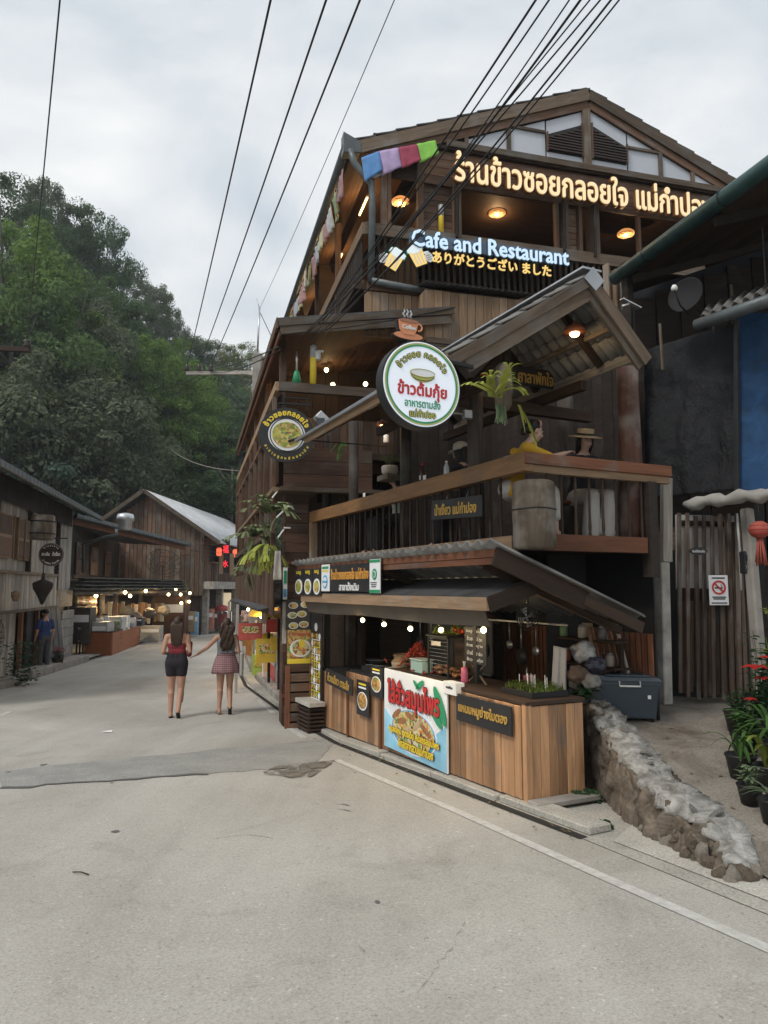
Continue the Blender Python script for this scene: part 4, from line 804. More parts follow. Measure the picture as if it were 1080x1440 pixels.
for u in (.2,1.2,2.2,2.95):
    bar('rafter',FA.p(u,EL[0]+.1,slopez(EL[0]+.1)-.06),FA.p(u,PK[0],PK[1]-.06),.05,.07,W_DARK,pv); bar('rafter',FA.p(u,PK[0],PK[1]-.06),FA.p(u,ER[0]-.05,slopez(ER[0]-.05)-.06),.05,.07,W_DARK,pv)
for w in (-.3,.1,.95): bar('purlin',FA.p(u0+.05,w,slopez(w)-.03),FA.p(u1,w,slopez(w)-.03),.05,.04,W_GREYB,pv)
bar('tie_beam',FA.p(1.0,-.5,3.50),FA.p(1.0,1.7,3.50),.09,.12,W_DARK,pv); bar('tie_beam',FA.p(.2,-.0,3.80-.25),FA.p(2.9,.0,3.55),.08,.10,W_DARK,pv)
bar('king_post',FA.p(1.0,PK[0],3.5),FA.p(1.0,PK[0],4.27),.08,.08,W_DARKZ,pv,up=XA); bar('brace',FA.p(1.0,.0,3.52),FA.p(1.0,PK[0],4.1),.06,.07,W_DARK,pv)
bar('hanging_rail',FA.p(.3,1.02,3.60),FA.p(3,1.02,3.60),.07,.10,W_DARK,pv)
lathe('log_post',[(.115,0),(.125,.12),(.11,.8),(.10,1.45),(.105,1.72)],W_REDLOG,pv,FA.p(.12,1.42,2.05),18)
lathe('log_post',[(.10,0),(.095,.9),(.09,1.9)],W_LOGD,pv,FA.p(1.25,1.58,2.05),14)
# left strip awning continuing from the eave
BEIGE=plain('beige_awning_cloth',(.26,.245,.20),.8,0,.15,3,.2)
sa=thing('strip_awning','long narrow beige awning strip running along the street from the pavilion eave','awning',FA.p(3.1,-.9,3.35)); slab('strip',[FA.p(.2,-.95,3.43),FA.p(3.2,-.97,3.40),FA.p(3.2,-.45,3.62),FA.p(.2,-.43,3.64)],.02,BEIGE,sa); bar('edge_rail',FA.p(.1,-.97,3.44),FA.p(3.25,-.98,3.41),.03,.035,GREY_METAL,sa); bar('stay_rod',FA.p(3.1,-.95,3.40),FA.p(3.1,.2,3.42),.015,.015,BLACK,sa)
fl=thing('floodlight','small white floodlight standing on the awning strip end','floodlight',dep(452,590,9.2)); c=dep(452,588,9.2); bar('housing',c-V((.06,.0,-.05)),c+V((.05,.05,-.05)),.14,.11,GALV,fl); bar('lens',c+V((-.06,-.075,-.06)),c+V((.05,-.075,-.06)),.01,.09,GLASS_D,fl); bar('bracket',c-UP*.12,c-UP*.03,.03,.03,BLACK,fl,up=XA)
# dark back wall and far side of the balcony
bw=thing('balcony_back_wall','dark vertical plank wall behind the balcony diners','wall',FA.p(1,2.3,2.05))
boards('plank',FA,'w',2.35,.95,4.2,2.05,4.9,.17,.025,W_DARKZ,bw)
boards('plank',FA,'u',4.25,1.1,2.35,2.05,4.3,.17,.025,W_DARKZ,bw)
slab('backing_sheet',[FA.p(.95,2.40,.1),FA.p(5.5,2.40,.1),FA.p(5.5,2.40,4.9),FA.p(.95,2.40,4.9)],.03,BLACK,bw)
# pavilion name sign
nsn=thing('pavilion_sign','dark hanging sign with gold Thai lettering inside the pavilion','sign',FA.hit(752,530,u=.9)); c=FA.hit(750,531,u=.9); bar('board',c-XG*.26,c+XG*.26,.025,.20,INK,nsn); lettering('ศาลาพักใจ',c+XG*.02,XG,.46,.15,GOLDP,nsn,bold=.02,out=.017)
for s in(-.2,.2): bar('hanger',c+XG*s+UP*.10,c+XG*s+UP*.24,.008,.008,BLACK,nsn,up=XA)
# rail sign
rs=thing('rail_sign','small dark sign with gold Thai lettering hanging from the balcony rail','sign',FA.hit(643,716,w=-.08)); p0=FA.hit(608,718,w=-.08);p1=FA.hit(678,711,w=-.08); bar('board',p0,p1,.02,.20,INK,rs); lettering('น้ำเงี้ยว แม่กำปอง',(p0+p1)/2,p1-p0,(p1-p0).length*.84,.12,GOLDP,rs,bold=.02,out=.014)
for f in (.3,.7): q=p0.lerp(p1,f); tube('hook',[q+UP*.09,q+UP*.16+FA.d2*.03],.004,GREY_METAL,rs,5)
# pendant lamp in the gable
def pendant(px,py,u,label,r,cordtop,fr=FA,mat=None,lp=22,group=None):
    p=fr.hit(px,py,u=u); t=thing('pendant_lamp',label,'lamp',p,group)
    lathe('shade',[(r,0),(r*.97,r*.15),(r*.75,r*.5),(r*.3,r*.72),(r*.14,r*.95),(.012,r*1.0)],mat or plain('terracotta_enamel',(.42,.13,.05),.4),t,p,22); mb=MB().ball((0,0,-.01),r*.42,12,8,1,1,.7); obj('bulb',mesh('bulb',mb.v,mb.f,True),BULB,t,Matrix.Translation(p))
    tube('cord',[p+UP*r*.95,V((p.x,p.y,cordtop))],.006,GREY_METAL,t,5)
    ld=bpy.data.lights.new('lamp_light','POINT'); ld.energy=lp; ld.color=(1,.66,.30); ld.shadow_soft_size=.05; lo=bpy.data.objects.new('lamp_light',ld); COL.objects.link(lo); lo.parent=t; lo.matrix_basis=Matrix.Translation((0,0,-r*.5)); lo['kind']='helper'; return t
pendant(808,468,.05,'orange enamel pendant lamp glowing under the pavilion gable',.11,4.25,lp=1.5)
pendant(680,530,1.0,'small orange lamp half hidden behind the pavilion hanging fern',.07,3.5,lp=1.2)
pendant(538,598,3.0,'small orange lamp above the balcony left of the round white sign',.08,3.6,lp=2)
# round sign: white disc with green ring
rsn=thing('round_shop_sign','large round white lightbox sign with green and gold ring and red Thai lettering','sign',FA.hit(588,600,u=-.42)); c=FA.hit(589,543,u=-.42)
RD=.0625*(c.y*_c+(c.z-CAMZ)*_s); KS=RD/.40
def discmesh(r,t,seg=56): return lathe_data([(r,-t/2),(r,t/2)],seg)
Mx=Matrix.Translation(c)@Matrix((XG,UP,-FA.d1)).transposed().to_4x4()
vs,fs_=discmesh(RD,.10); obj('box_body',mesh('disc',vs,fs_),BLACK,rsn,Mx)
WL=glow('lit_white_sign_face',(.72,.82,1),.28,(.72,.75,.78)); flat_shape('face',circ(RD-.012,n=64),c,XG,WL,rsn,out=.054)
def ring(name,r0,r1,c,xd,mat,par,out,n=64,thick=.004):
    xd=V(xd).normalized(); nn=xd.cross(UP).normalized(); a=circ(r0,n=n); b2=circ(r1,n=n)
    vs=[V((x,y,thick/2)) for x,y in a]+[V((x,y,thick/2)) for x,y in b2]; fs=[[i,(i+1)%n,n+(i+1)%n,n+i] for i in range(n)]
    return obj(name,mesh(name,vs,fs),mat,par,Matrix.Translation(V(c)+nn*out)@Matrix((xd,nn.cross(xd),nn)).transposed().to_4x4())
ring('green_ring',RD*.855,RD*.90,c,XG,GREENP,rsn,.058); ring('gold_ring',RD*.90,RD*.935,c,XG,OLIVE,rsn,.058)
OUT=plain('dark_olive_print',(.05,.055,.02),.5)
for s,bl,mt,o in (('ข้าวซอย กลอยใจ',.10,OUT,.059),('ข้าวซอย กลอยใจ',.03,OLIVE,.063)): arc_text(s,c,XG,RD*.68,R(152),R(28),.078*KS,mt,rsn,bl,.002,o)
flat_shape('bowl_print',circ(.125*KS,.085*KS,0,.10*KS,20,math.pi,2*math.pi),c,XG,OLIVE,rsn,out=.060); flat_shape('bowl_rim',circ(.125*KS,.035*KS,0,.10*KS),c,XG,PAPER,rsn,out=.062); tube('bowl_line',[c-FA.d1*.064+XG*x+UP*(.10*KS+y) for x,y in circ(.125*KS,.035*KS)],.003,OLIVE,rsn,4)
tube('bowl_band',[c-FA.d1*.064+XG*.118*KS*math.cos(a)+UP*KS*(.075+.045*math.sin(a)) for a in [math.pi+k*math.pi/10 for k in range(11)]],.0025,OUT,rsn,4)
lettering('ข้าวต้มกุ้ย',c-UP*.065*KS,XG,.50*KS,.17*KS,RED,rsn,bold=.035,thick=.003,out=.060); lettering('อาหารตามสั่ง',c-UP*.175*KS,XG,.36*KS,.085*KS,GREENP,rsn,bold=.02,thick=.003,out=.060)
lettering('แม่กำปอง',c-UP*.268*KS,XG,.275*KS,.085*KS,OUT,rsn,bold=.10,thick=.002,out=.059,name='letter_outline'); lettering('แม่กำปอง',c-UP*.268*KS,XG,.265*KS,.078*KS,OLIVE,rsn,bold=.03,thick=.003,out=.063)
bar('bracket',c+FA.d1*.02+UP*.25,c+FA.d1*.10+XG*.55+UP*.25,.03,.03,BLACK,rsn)
# coffee cup sign
cs=thing('coffee_cup_sign','orange cup and saucer sign reading Coffee with grey steam above the round sign','sign',FA.hit(576,478,u=-.42)); c=FA.hit(574,460,u=-.42)
ORG=plain('orange_cup_paint',(.62,.25,.12),.45,var=.08); ORD=plain('orange_shade_print',(.30,.13,.08),.5)
cup=[(x*KS,y*KS) for x,y in [(-.10,.055),(-.09,-.03),(-.06,-.075),(.05,-.075),(.08,-.03),(.10,.055)]]
flat_shape('sign_edge',[(x*1.12,y*1.12) for x,y in cup],c,XG,BLACK,cs,.03,out=-.02); flat_shape('saucer_edge',circ(*[KS*q_ for q_ in (.155,.042,0,-.085)]),c,XG,BLACK,cs,.03,out=-.02)
flat_shape('saucer',circ(*[KS*q_ for q_ in (.145,.034,0,-.083)]),c,XG,ORG,cs,.012,out=.002); flat_shape('cup',cup,c,XG,ORG,cs,.012,out=.006); flat_shape('cup_mouth',circ(*[KS*q_ for q_ in (.098,.016,0,.053)]),c,XG,ORD,cs,.004,out=.015)
tube('cup_handle',[c-FA.d1*.008+XG*KS*(.10+.035*math.cos(a))+UP*KS*(.005+.032*math.sin(a)) for a in [-1.7+k*.34 for k in range(11)]],.008,ORG,cs,6); lettering('Coffee',c-UP*.005,XG,.135*KS,.04*KS,WHITE,cs,bold=.03,thick=.003,out=.014)
for k in range(3): tube('steam',[c+XG*KS*(-.04+.035*k+.012*math.sin(t*2.4+k))+UP*KS*(.075+.022*t) for t in range(5)],[.008,.010,.009,.007,.003],GREY_METAL,cs,6)
bar('stem',c-UP*.12+FA.d1*.01,c-UP*.06+FA.d1*.01,.03,.02,BLACK,cs,up=XG)
# diners' furniture and table things
def stool(u,w,label,h=.44,r=.16):
    q=FA.p(u,w,2.05); t=thing('stool',label,'stool',q,'wooden stools on the balcony'); lathe('seat',[(r,h-.04),(r+.01,h-.02),(r,h)],W_RED,t,q,16)
    for k in range(4): a=k*math.pi/2+.6; bar('leg',q+V((math.cos(a)*r*.9,math.sin(a)*r*.9,0)),q+V((math.cos(a)*r*.6,math.sin(a)*r*.6,h-.03)),.03,.03,W_DARK,t,up=XA)
def jarset(px,py,w,kind,label):
    q=FA.hit(px,py,w=w); q.z=2.77
    if kind=='water':
        t=thing('water_bottle',label,'bottle',q); lathe('body',[(.03,0),(.032,.02),(.03,.12),(.012,.16),(.012,.17)],plain('clear_bottle',(.45,.50,.52),.1,0,.1,4,0,.8),t,q,12); lathe('cap',[(.014,.17),(.014,.185)],WHITE,t,q,8)
    elif kind=='beer':
        t=thing('sauce_bottle',label,'bottle',q); lathe('body',[(.03,0),(.03,.13),(.012,.19),(.012,.22)],plain('brown_bottle',(.05,.02,.01),.15,var=.1),t,q,12); lathe('cap',[(.015,.22),(.008,.25)],RED,t,q,8); bar('label',q-FA.d2*.031+UP*.08-FA.d1*.015,q-FA.d2*.031+UP*.08+FA.d1*.015,.002,.05,PAPER,t)
    elif kind=='card':
        t=thing('table_card',label,'table card',q); bar('sheet',q+UP*.05-FA.d1*.035,q+UP*.05+FA.d1*.035,.004,.09,WHITE,t); bar('stand',q+UP*.005-FA.d1*.04,q+UP*.005+FA.d1*.04,.04,.01,GREY_METAL,t)
jarset(628,664,.12,'water','clear water bottle with white cap standing on the rail shelf'); jarset(594,672,.12,'beer','dark sauce bottle with red cap on the balcony rail shelf'); jarset(597,675,.10,'card','white table card in front of the dark sauce bottle'); jarset(512,702,.10,'card','white table card farther left on the balcony rail')
q=FA.hit(712,648,w=.08); q.z=2.785; tag(tube('white_cloth_roll',[q-FA.d1*.14,q,q+FA.d1*.14],[.02,.028,.018],CLOTHW),'crumpled white cloth lying on the golden rail beside the yellow shirted woman','cloth')
pl_=thing('potted_plant','thin stemmed plant in a grey white pot on a wall shelf behind the balcony rail','potted plant',FA.hit(548,668,w=.35)); c=FA.hit(548,668,w=.35)
lathe('pot',[(.08,0),(.105,.03),(.11,.10),(.10,.12)],CONCP,pl_,c,16); bar('shelf',c-FA.d1*.16-UP*.04,c+FA.d1*.16-UP*.04,.22,.07,W_GREYB,pl_)
mg=MB()
for k in range(70): a=rnd(0,6.28); mg.tube([V((0,0,.1)),V((math.cos(a)*rnd(.03,.10),math.sin(a)*rnd(.03,.1),.1+rnd(.08,.18))),V((math.cos(a)*rnd(.1,.2),math.sin(a)*rnd(.1,.2),.1+rnd(.05,.2)))],[.003,.003,.001],3)
obj('stems',mesh('stems',mg.v,mg.f),leafm('thin_dull_stem',(.07,.08,.04)),pl_,Matrix.Translation(c),kind='stuff')
q=FA.hit(558,590,w=.25)
wm=thing('string_lantern','small white cylinder wind chime hanging below the orange lamp','wind chime',FA.hit(543,610,w=.3)); c=FA.hit(543,612,w=.3); lathe('body',[(.035,-.10),(.038,-.09),(.036,0),(.01,.01)],WHITE,wm,c,12); tube('string',[c,c+UP*.22],.003,CABLE,wm,4)
tbx=thing('junction_box','grey electric junction box with a conduit on the pavilion log post','electric box',FA.hit(657,583,u=.75)); c=FA.hit(657,583,u=.75); bar('box',c-XG*.05,c+XG*.05,.05,.09,GREY_METAL,tbx,bev=.008); tube('conduit',[c-XG*.05,c-XG*.45-UP*.01],.010,W_GREY,tbx,6)
# concrete and timber posts right of the balcony
pp=thing('fence_post','tall pale concrete post beside the plank gate','post',dep(933,990,7.4)); bar('shaft',dep(935,990,7.4),dep(930,757,7.4),.11,.12,CONCP,pp,up=XG,bev=.01)
pp=thing('timber_post','weathered grey timber board standing above the concrete post','post',dep(938,770,7.35)); bar('shaft',dep(937,790,7.35),dep(937,672,7.35),.05,.13,W_GREY,pp,up=XG)
pp=thing('timber_cladding','short brown ribbed timber panel at the balcony right end','panel',dep(915,770,7.3)); 
for k in range(5): bar('board',dep(900,745+6.6*k,7.28),dep(948,744+6.6*k,7.42),.03,.045,W_BROWN,pp)
dv=thing('dark_void_panel','black panel put in as the dark void under the balcony right end','wall',dep(850,900,8.0)); slab('sheet',[dep(770,1000,7.9),dep(930,1000,8.1),dep(930,770,8.1),dep(770,770,7.9)],.03,BLACK,dv)  # flat black panel added for the shadowed void below the balcony
bar('frame_post',dep(925,960,8.05),dep(925,770,8.05),.06,.06,W_DARKZ,dv,up=XG)
# ================================================================ MAIN TIMBER RESTAURANT BLOCK (frame B)
XB=FB.d2
bl=thing('restaurant_building','tall three storey dark timber cafe building with open gabled top floor','building',FB.p(0,4,-.4))
RIDGE=(4.31,10.46); EZ=8.71
def rz(w): return EZ+(RIDGE[1]-EZ)*(1-abs(w-RIDGE[0])/RIDGE[0])
RT=plain('dark_roof_shingle',(.075,.075,.075),.8,0,.35,4,.5)
for s in (0,1):
    we=-.0 if s==0 else 8.62
    slab('roof',[FB.p(-.35 if 0 else -.05,we,EZ),FB.p(9,we,EZ),FB.p(9,RIDGE[0],RIDGE[1]),FB.p(-.05,RIDGE[0],RIDGE[1])],.07,RT,bl)
    n=12
    for k in range(n):  # shingle course ends along the rake
        w=we+(RIDGE[0]-we)*(k+.5)/n; wa=we+(RIDGE[0]-we)*k/n; wb=we+(RIDGE[0]-we)*(k+1.05)/n
        slab('shingle_course',[FB.p(-.10,wa,rz(wa)+.045),FB.p(8.9,wa,rz(wa)+.045),FB.p(8.9,wb,rz(wb)+.012),FB.p(-.10,wb,rz(wb)+.012)],.022,RT,bl)
    bar('barge_board',FB.p(-.09,we-.0,EZ-.10),FB.p(-.09,RIDGE[0],RIDGE[1]-.10),.035,.20,W_GREYB,bl); bar('barge_board',FB.p(-.055,we+.3*(1 if s==0 else -1),rz(we+.3)-.27 if s==0 else rz(8.32)-.27),FB.p(-.055,RIDGE[0],RIDGE[1]-.27),.03,.15,W_BROWN,bl)
# tile-like joints on the street eave, soffit and gutter
for k in range(22): u=.0+.4*k; bar('eave_tile',FB.p(u,-.03,EZ+.03),FB.p(u+.385,-.03,EZ+.03),.16,.05,GUTTERG,bl,bev=.01)
tube('gutter',[FB.p(-.05,-.10,EZ-.06),FB.p(8.8,-.10,EZ-.06)],.075,GUTTERG,bl,10)
slab('gutter_head',[FB.p(-.12,-.16,EZ+.14),FB.p(-.12,-.16,EZ-.2),FB.p(-.12,.12,EZ-.16),FB.p(-.12,.12,EZ+.02)],.2,GUTTERG,bl)
tube('downpipe',[FB.p(-.10,-.05,EZ-.14),FB.p(-.10,.02,EZ-.35),FB.p(-.10,.30,EZ-.66),FB.p(-.10,.32,EZ-.9),FB.p(-.10,.30,6.42)],.055,GUTTERG,bl,10)
tube('downpipe',[FB.p(-.12,.30,6.42),FB.p(-.12,1.4,6.33)],.055,GUTTERG,bl,10)
for k in range(26):   # soffit boards over the street side walk
    w=.02+.05*k; 
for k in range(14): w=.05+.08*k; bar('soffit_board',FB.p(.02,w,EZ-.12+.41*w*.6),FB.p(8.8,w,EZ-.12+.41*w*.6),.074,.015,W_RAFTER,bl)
# gable panels
GP=-.02; GL=[]
def gtop(w): return rz(w)-.36
FROST=plain('frosted_white_panel',(.50,.53,.58),.55,0,.05,1,.05); LOUV=plain('dark_brown_louvre',(.035,.022,.018),.6)
edges=[2.0,2.75,3.29,4.12]; 
cuts=[1.3,2.33,3.08,3.82,4.31+.0,4.31,4.86,5.42,6.1,6.75,7.35]
def wz(px,py): q=FB.hit(px,py,u=GP); a=FB.uw(q); return a[1],q.z
cx=[wz(x,215)[1-1] for x in (655,715,767,819,830,881,927,971,1012)]
for i,(wa,wb) in enumerate(zip(cx[:-1],cx[1:])):
    if i==3: bar('gable_post',FB.p(GP,(wa+wb)/2,9.0),FB.p(GP,(wa+wb)/2,10.2),.10,round(wb-wa,3),W_GREYB,bl,up=XB); continue
    zt0,zt1=gtop(wa),gtop(wb)
    slab('gable_panel',[FB.p(GP,wa+.03,9.05),FB.p(GP,wb-.0,9.05),FB.p(GP,wb,zt1),FB.p(GP,wa+.03,zt0)],.02,FROST,bl)
    if i not in (2,4): bar('mullion',FB.p(GP-.02,wa if i<3 else wb,9.02),FB.p(GP-.02,wa if i<3 else wb,(zt0 if i<3 else zt1)+.05),.05,.07,W_GREYB,bl,up=XB)
    if i in (1,5): z=9.05+.47; bar('mullion_rail',FB.p(GP-.025,wa,z),FB.p(GP-.025,wb,z),.03,.05,W_GREYB,bl)
    if i in (2,4):
        lv=obj('louvre',boxmesh(.02,.02,.02),LOUV,bl,Matrix.Translation(FB.p(GP-.02,(wa+wb)/2,9.2))); top=lambda w:gtop(w)-.30; z0=9.22
        for k in range(14):
            z=z0+.052*k; a,b2=wa+.03,wb-.03
            if i==2:
                for t in range(40):
                    if top(a)<z+.03: a+=.02
            else:
                for t in range(40):
                    if top(b2)<z+.03: b2-=.02
            if b2-a>.08: bar('slat',FB.p(GP-.035,a,z),FB.p(GP-.035,b2,z),.06,.030,LOUV,lv)
        slab('louvre_back',[FB.p(GP-.012,wa+.02,z0-.04),FB.p(GP-.012,wb-.02,z0-.04),FB.p(GP-.012,wb-.02,top(wb)+.04),FB.p(GP-.012,wa+.02,top(wa)+.04)],.008,BLACK,lv)
        for a in (wa+.02,wb-.02): bar('louvre_frame',FB.p(GP-.05,a,z0-.05),FB.p(GP-.05,a,top(a)+.06),.03,.03,W_BROWN,lv,up=XB)
bar('gable_beam',FB.p(-.06,1.6,8.985),FB.p(-.06,8.3,8.985),.07,.11,W_GREYB,bl)
bar('gable_beam',FB.p(-.03,.35,8.93),FB.p(-.03,8.4,8.93),.05,.07,W_DARK,bl)
slab('gable_backing',[FB.p(.05,.4,8.3),FB.p(.05,8.2,8.3),FB.p(.05,8.2,rz(8.2)-.12),FB.p(.05,4.31,10.3),FB.p(.05,.4,rz(.4)-.12)],.04,W_DARK,bl)
boards('fascia_plank',FB,'u',.03,1.15,8.3,8.28,8.90,.155,.02,W_BROWN,bl,vert=False)
# big glowing Thai letters
ls=thing('shop_letters','long row of glowing cream Thai letters across the top floor of the timber building','sign letters',FB.p(-.1,4.2,8.3)); pl0=FB.hit(637,252,u=-.14); pl1=FB.hit(1000,292,u=-.14)
cL=(pl0+pl1)/2; zz=cL.z+.11
lettering('ร้านข้าวซอยกลอยใจ แม่กำปอง',V((cL.x,cL.y,zz)),XB,(pl1-pl0).length*1.0,.56,plain('dark_brown_letter_edge',(.20,.09,.03),.5),ls,bold=.055,thick=.05,out=.0,name='letter_backing')
lettering('ร้านข้าวซอยกลอยใจ แม่กำปอง',V((cL.x,cL.y,zz)),XB,(pl1-pl0).length*.992,.535,CREAMG,ls,bold=.016,thick=.02,out=.04)
for k in range(7): bar('standoff',FB.p(-.12,2.0+.7*k,zz),FB.p(.02,2.0+.7*k,zz),.02,.02,BLACK,ls)
# top floor: columns, siding, door leaves, rail, slabs
def wpx(px,z=7.9,u=0):
    lo,hi=-3,12
    for _ in range(50):
        m=(lo+hi)/2; q=FB.p(u,m,z); r=q-V((0,0,CAMZ)); d=r.y*_c+r.z*_s; x=540+1000*r.x/d
        if x<px: lo=m
        else: hi=m
    return lo
for px,wd_ in ((541,.09),(548,.06),(592,.10),(640,.05),(647,.05),(784,.06),(798,.06),(817,.06),(841,.07),(900,.05),(986,.12)): w=wpx(px); bar('column',FB.p(.05,w,7.28),FB.p(.05,w,8.95 if px<600 else 8.32),.10,wd_,W_GREYB if px in(647,798,841) else W_BROWN,bl,up=XB)
for a,b2 in ((598,638),(801,814)): boards('siding_board',FB,'u',.10,wpx(a),wpx(b2),7.35,8.5,.12,.02,W_BROWN,bl,vert=False)
for px in (640,790,833): w=wpx(px); bar('door_leaf',FB.p(.05,w,7.35),FB.p(.05,w,8.3),.30,.035,W_DARKZ,bl,up=XB)
bar('floor_edge',FB.p(.0,.25,6.37),FB.p(.0,8.4,6.37),.10,.14,W_BROWN,bl)
slab('floor',[FB.p(0,.05,6.44),FB.p(0,8.5,6.44),FB.p(9,8.5,6.44),FB.p(9,.05,6.44)],.12,W_DARK,bl)
bar('rail_board',FB.p(-.02,.22,7.33),FB.p(-.02,8.3,7.33),.06,.20,W_GREYB,bl); bar('rail_board',FB.p(.06,.25,7.42),FB.p(.06,8.3,7.42),.20,.03,W_PALE,bl)
bar('rail_board',FB.p(-.02,.20,7.33),FB.p(8.8,.20,7.33),.06,.20,W_PALE,bl); bar('rail_board',FB.p(0,.20,6.42),FB.p(8.8,.20,6.42),.05,.12,W_BROWN,bl)
for k in range(44): w=.34+.108*k; bar('picket',FB.p(.0,w,6.45),FB.p(.0,w,7.25),.03,.04,W_DARKZ,bl,up=XB)
for k in range(56): u=.2+.15*k; bar('picket',FB.p(u,.22,6.45),FB.p(u,.22,7.25),.03,.09,W_DARKZ,bl,up=FB.d1)
for u in (2.4,4.8,7.2): bar('column',FB.p(u,.26,6.45),FB.p(u,.26,8.75),.10,.10,W_BROWN,bl,up=XB)
boards('inner_wall_board',FB,'w',1.5,1.2,8.8,6.45,9.0,.22,.02,W_DARK,bl,vert=True)
slab('inner_ceiling',[FB.p(.1,1.3,8.62),FB.p(.1,8.3,8.62),FB.p(8.8,8.3,8.62),FB.p(8.8,1.3,8.62)],.03,W_DARK,bl)
slab('back_wall',[FB.p(4.2,.2,3.4),FB.p(4.2,8.5,3.4),FB.p(4.2,8.5,8.9),FB.p(4.2,.2,8.9)],.05,W_DARK,bl)
slab('right_wall',[FB.p(.1,8.45,-.5),FB.p(9,8.45,-.5),FB.p(9,8.45,8.9),FB.p(.1,8.45,8.9)],.06,W_DARK,bl)
slab('back_wall',[FB.p(8.9,.1,-.5),FB.p(8.9,8.5,-.5),FB.p(8.9,8.5,9.0),FB.p(8.9,.1,9.0)],.06,W_DARK,bl)
boards('lower_board',FB,'u',.0,wpx(512,6.1),wpx(600,6.1),5.55,6.30,.125,.02,W_PALE,bl)
boards('lower_board',FB,'u',.0,wpx(733,6.1),8.4,5.0,6.30,.19,.02,W_BROWN,bl)
# projecting box with corrugated lip
bw0,bw1=wpx(598,6.1,-.35),wpx(735,6.1,-.35)
boards('box_board',FB,'u',-.36,bw0,bw1,5.45,6.27,.14,.02,W_PALE,bl); boards('box_board',FB,'w',bw0,-.36,0,5.45,6.27,.12,.02,W_PALE,bl)
corr('lip_sheet',FB.p(-.50,bw0-.05,6.34),FB.p(-.50,bw1+.1,6.34),FB.p(.0,bw0-.05,6.46),FB.p(.0,bw1+.1,6.46),18,.012,.008,CORRD,bl)
boards('box_siding',FB,'u',-.38,wpx(601,5.2,-.38),wpx(640,5.2,-.38),4.7,5.48,.13,.02,W_GREYB,bl,vert=False)
boards('box_siding',FB,'u',.02,wpx(636,5.2,0),wpx(800,5.2,0),4.3,5.5,.2,.02,W_BROWN,bl,vert=True)
bar('trim_board',FB.p(-.40,bw0,5.44),FB.p(-.40,bw1,5.44),.03,.09,W_GREYB,bl)
# woven lamps on the top floor
RAT=glow('rattan_shade_glow',(1,.42,.12),.55,(.35,.16,.06))
for px,py,u,lab in ((563,284,.9,'woven disc lamp glowing in the small left bay of the top floor'),(699,300,1.1,'woven disc lamp glowing in the middle bay of the top floor'),(880,329,.6,'woven disc lamp glowing in the right bay of the top floor')):
    p=FB.hit(px,py,u=u); t=thing('woven_lamp',lab,'lamp',p,'woven disc lamps on the top floor'); r=.16
    lathe('shade',[(r,-.01),(r*.98,.02),(r*.7,.06),(r*.3,.085),(.02,.09)],RAT,t,p,22); mb=MB().ball((0,0,-.02),.035,10,8); obj('bulb',mesh('b',mb.v,mb.f,True),BULB,t,Matrix.Translation(p)); tube('cord',[p+UP*.09,V((p.x,p.y,8.6))],.006,CABLE,t,5)
    for k in range(5): ring_r=r*(.3+.16*k); tube('weave_ring',[p+V((ring_r*math.cos(a),ring_r*math.sin(a),-.012)) for a in [j*math.pi/8 for j in range(17)]],.005,W_PALE,t,4)
    ld=bpy.data.lights.new('lamp_light','POINT'); ld.energy=14; ld.color=(1,.6,.28); lo=bpy.data.objects.new('lamp_light',ld); COL.objects.link(lo); lo.parent=t; lo.matrix_basis=Matrix.Translation((0,0,-.12)); lo['kind']='helper'
def tubelamp(p,q,lab,e=6):
    t=thing('tube_lamp',lab,'lamp',p,'warm tube lamps under the eaves'); bar('housing',p+UP*.03,q+UP*.03,.04,.03,WHITE,t); tube('tube',[p,q],.017,TUBE,t,8)
    ld=bpy.data.lights.new('tube_light','POINT'); ld.energy=e*1.6; ld.color=(1,.62,.25); lo=bpy.data.objects.new('tube_light',ld); COL.objects.link(lo); lo.parent=t; lo.matrix_basis=Matrix.Translation((q-p)/2-UP*.06); lo['kind']='helper'
tubelamp(FB.hit(557,236,u=.2),FB.hit(591,227,u=.2),'warm lit tube lamp under the front eave below the green flag',4)
tubelamp(FB.p(1.0,.5,8.45),FB.p(1.6,.5,8.45),'warm tube lamp glowing behind the downpipe at the roof corner')
tubelamp(FB.p(3.2,.5,8.45),FB.p(3.8,.5,8.45),'warm tube lamp under the street eave above the middle of the walkway')
tubelamp(FB.p(5.6,.5,8.45),FB.p(6.2,.5,8.45),'warm tube lamp far along the street eave of the top floor')
tubelamp(FB.p(7.6,.5,8.45),FB.p(8.2,.5,8.45),'last warm tube lamp at the far end of the street eave')
# beer tower tube, wall clock-like plate
bt=thing('beer_tower','tall yellow beer tower with white cap standing on the top floor rail','drink tower',FB.p(.06,wpx(622,7.6),7.44)); q=FB.p(.06,wpx(622,7.7),7.44); lathe('tube',[(.045,0),(.045,.42),(.04,.43)],YEL,bt,q,14); lathe('cap',[(.046,.32),(.048,.50),(.03,.52)],plain('frosted_cap',(.45,.47,.48),.3),bt,q,14)
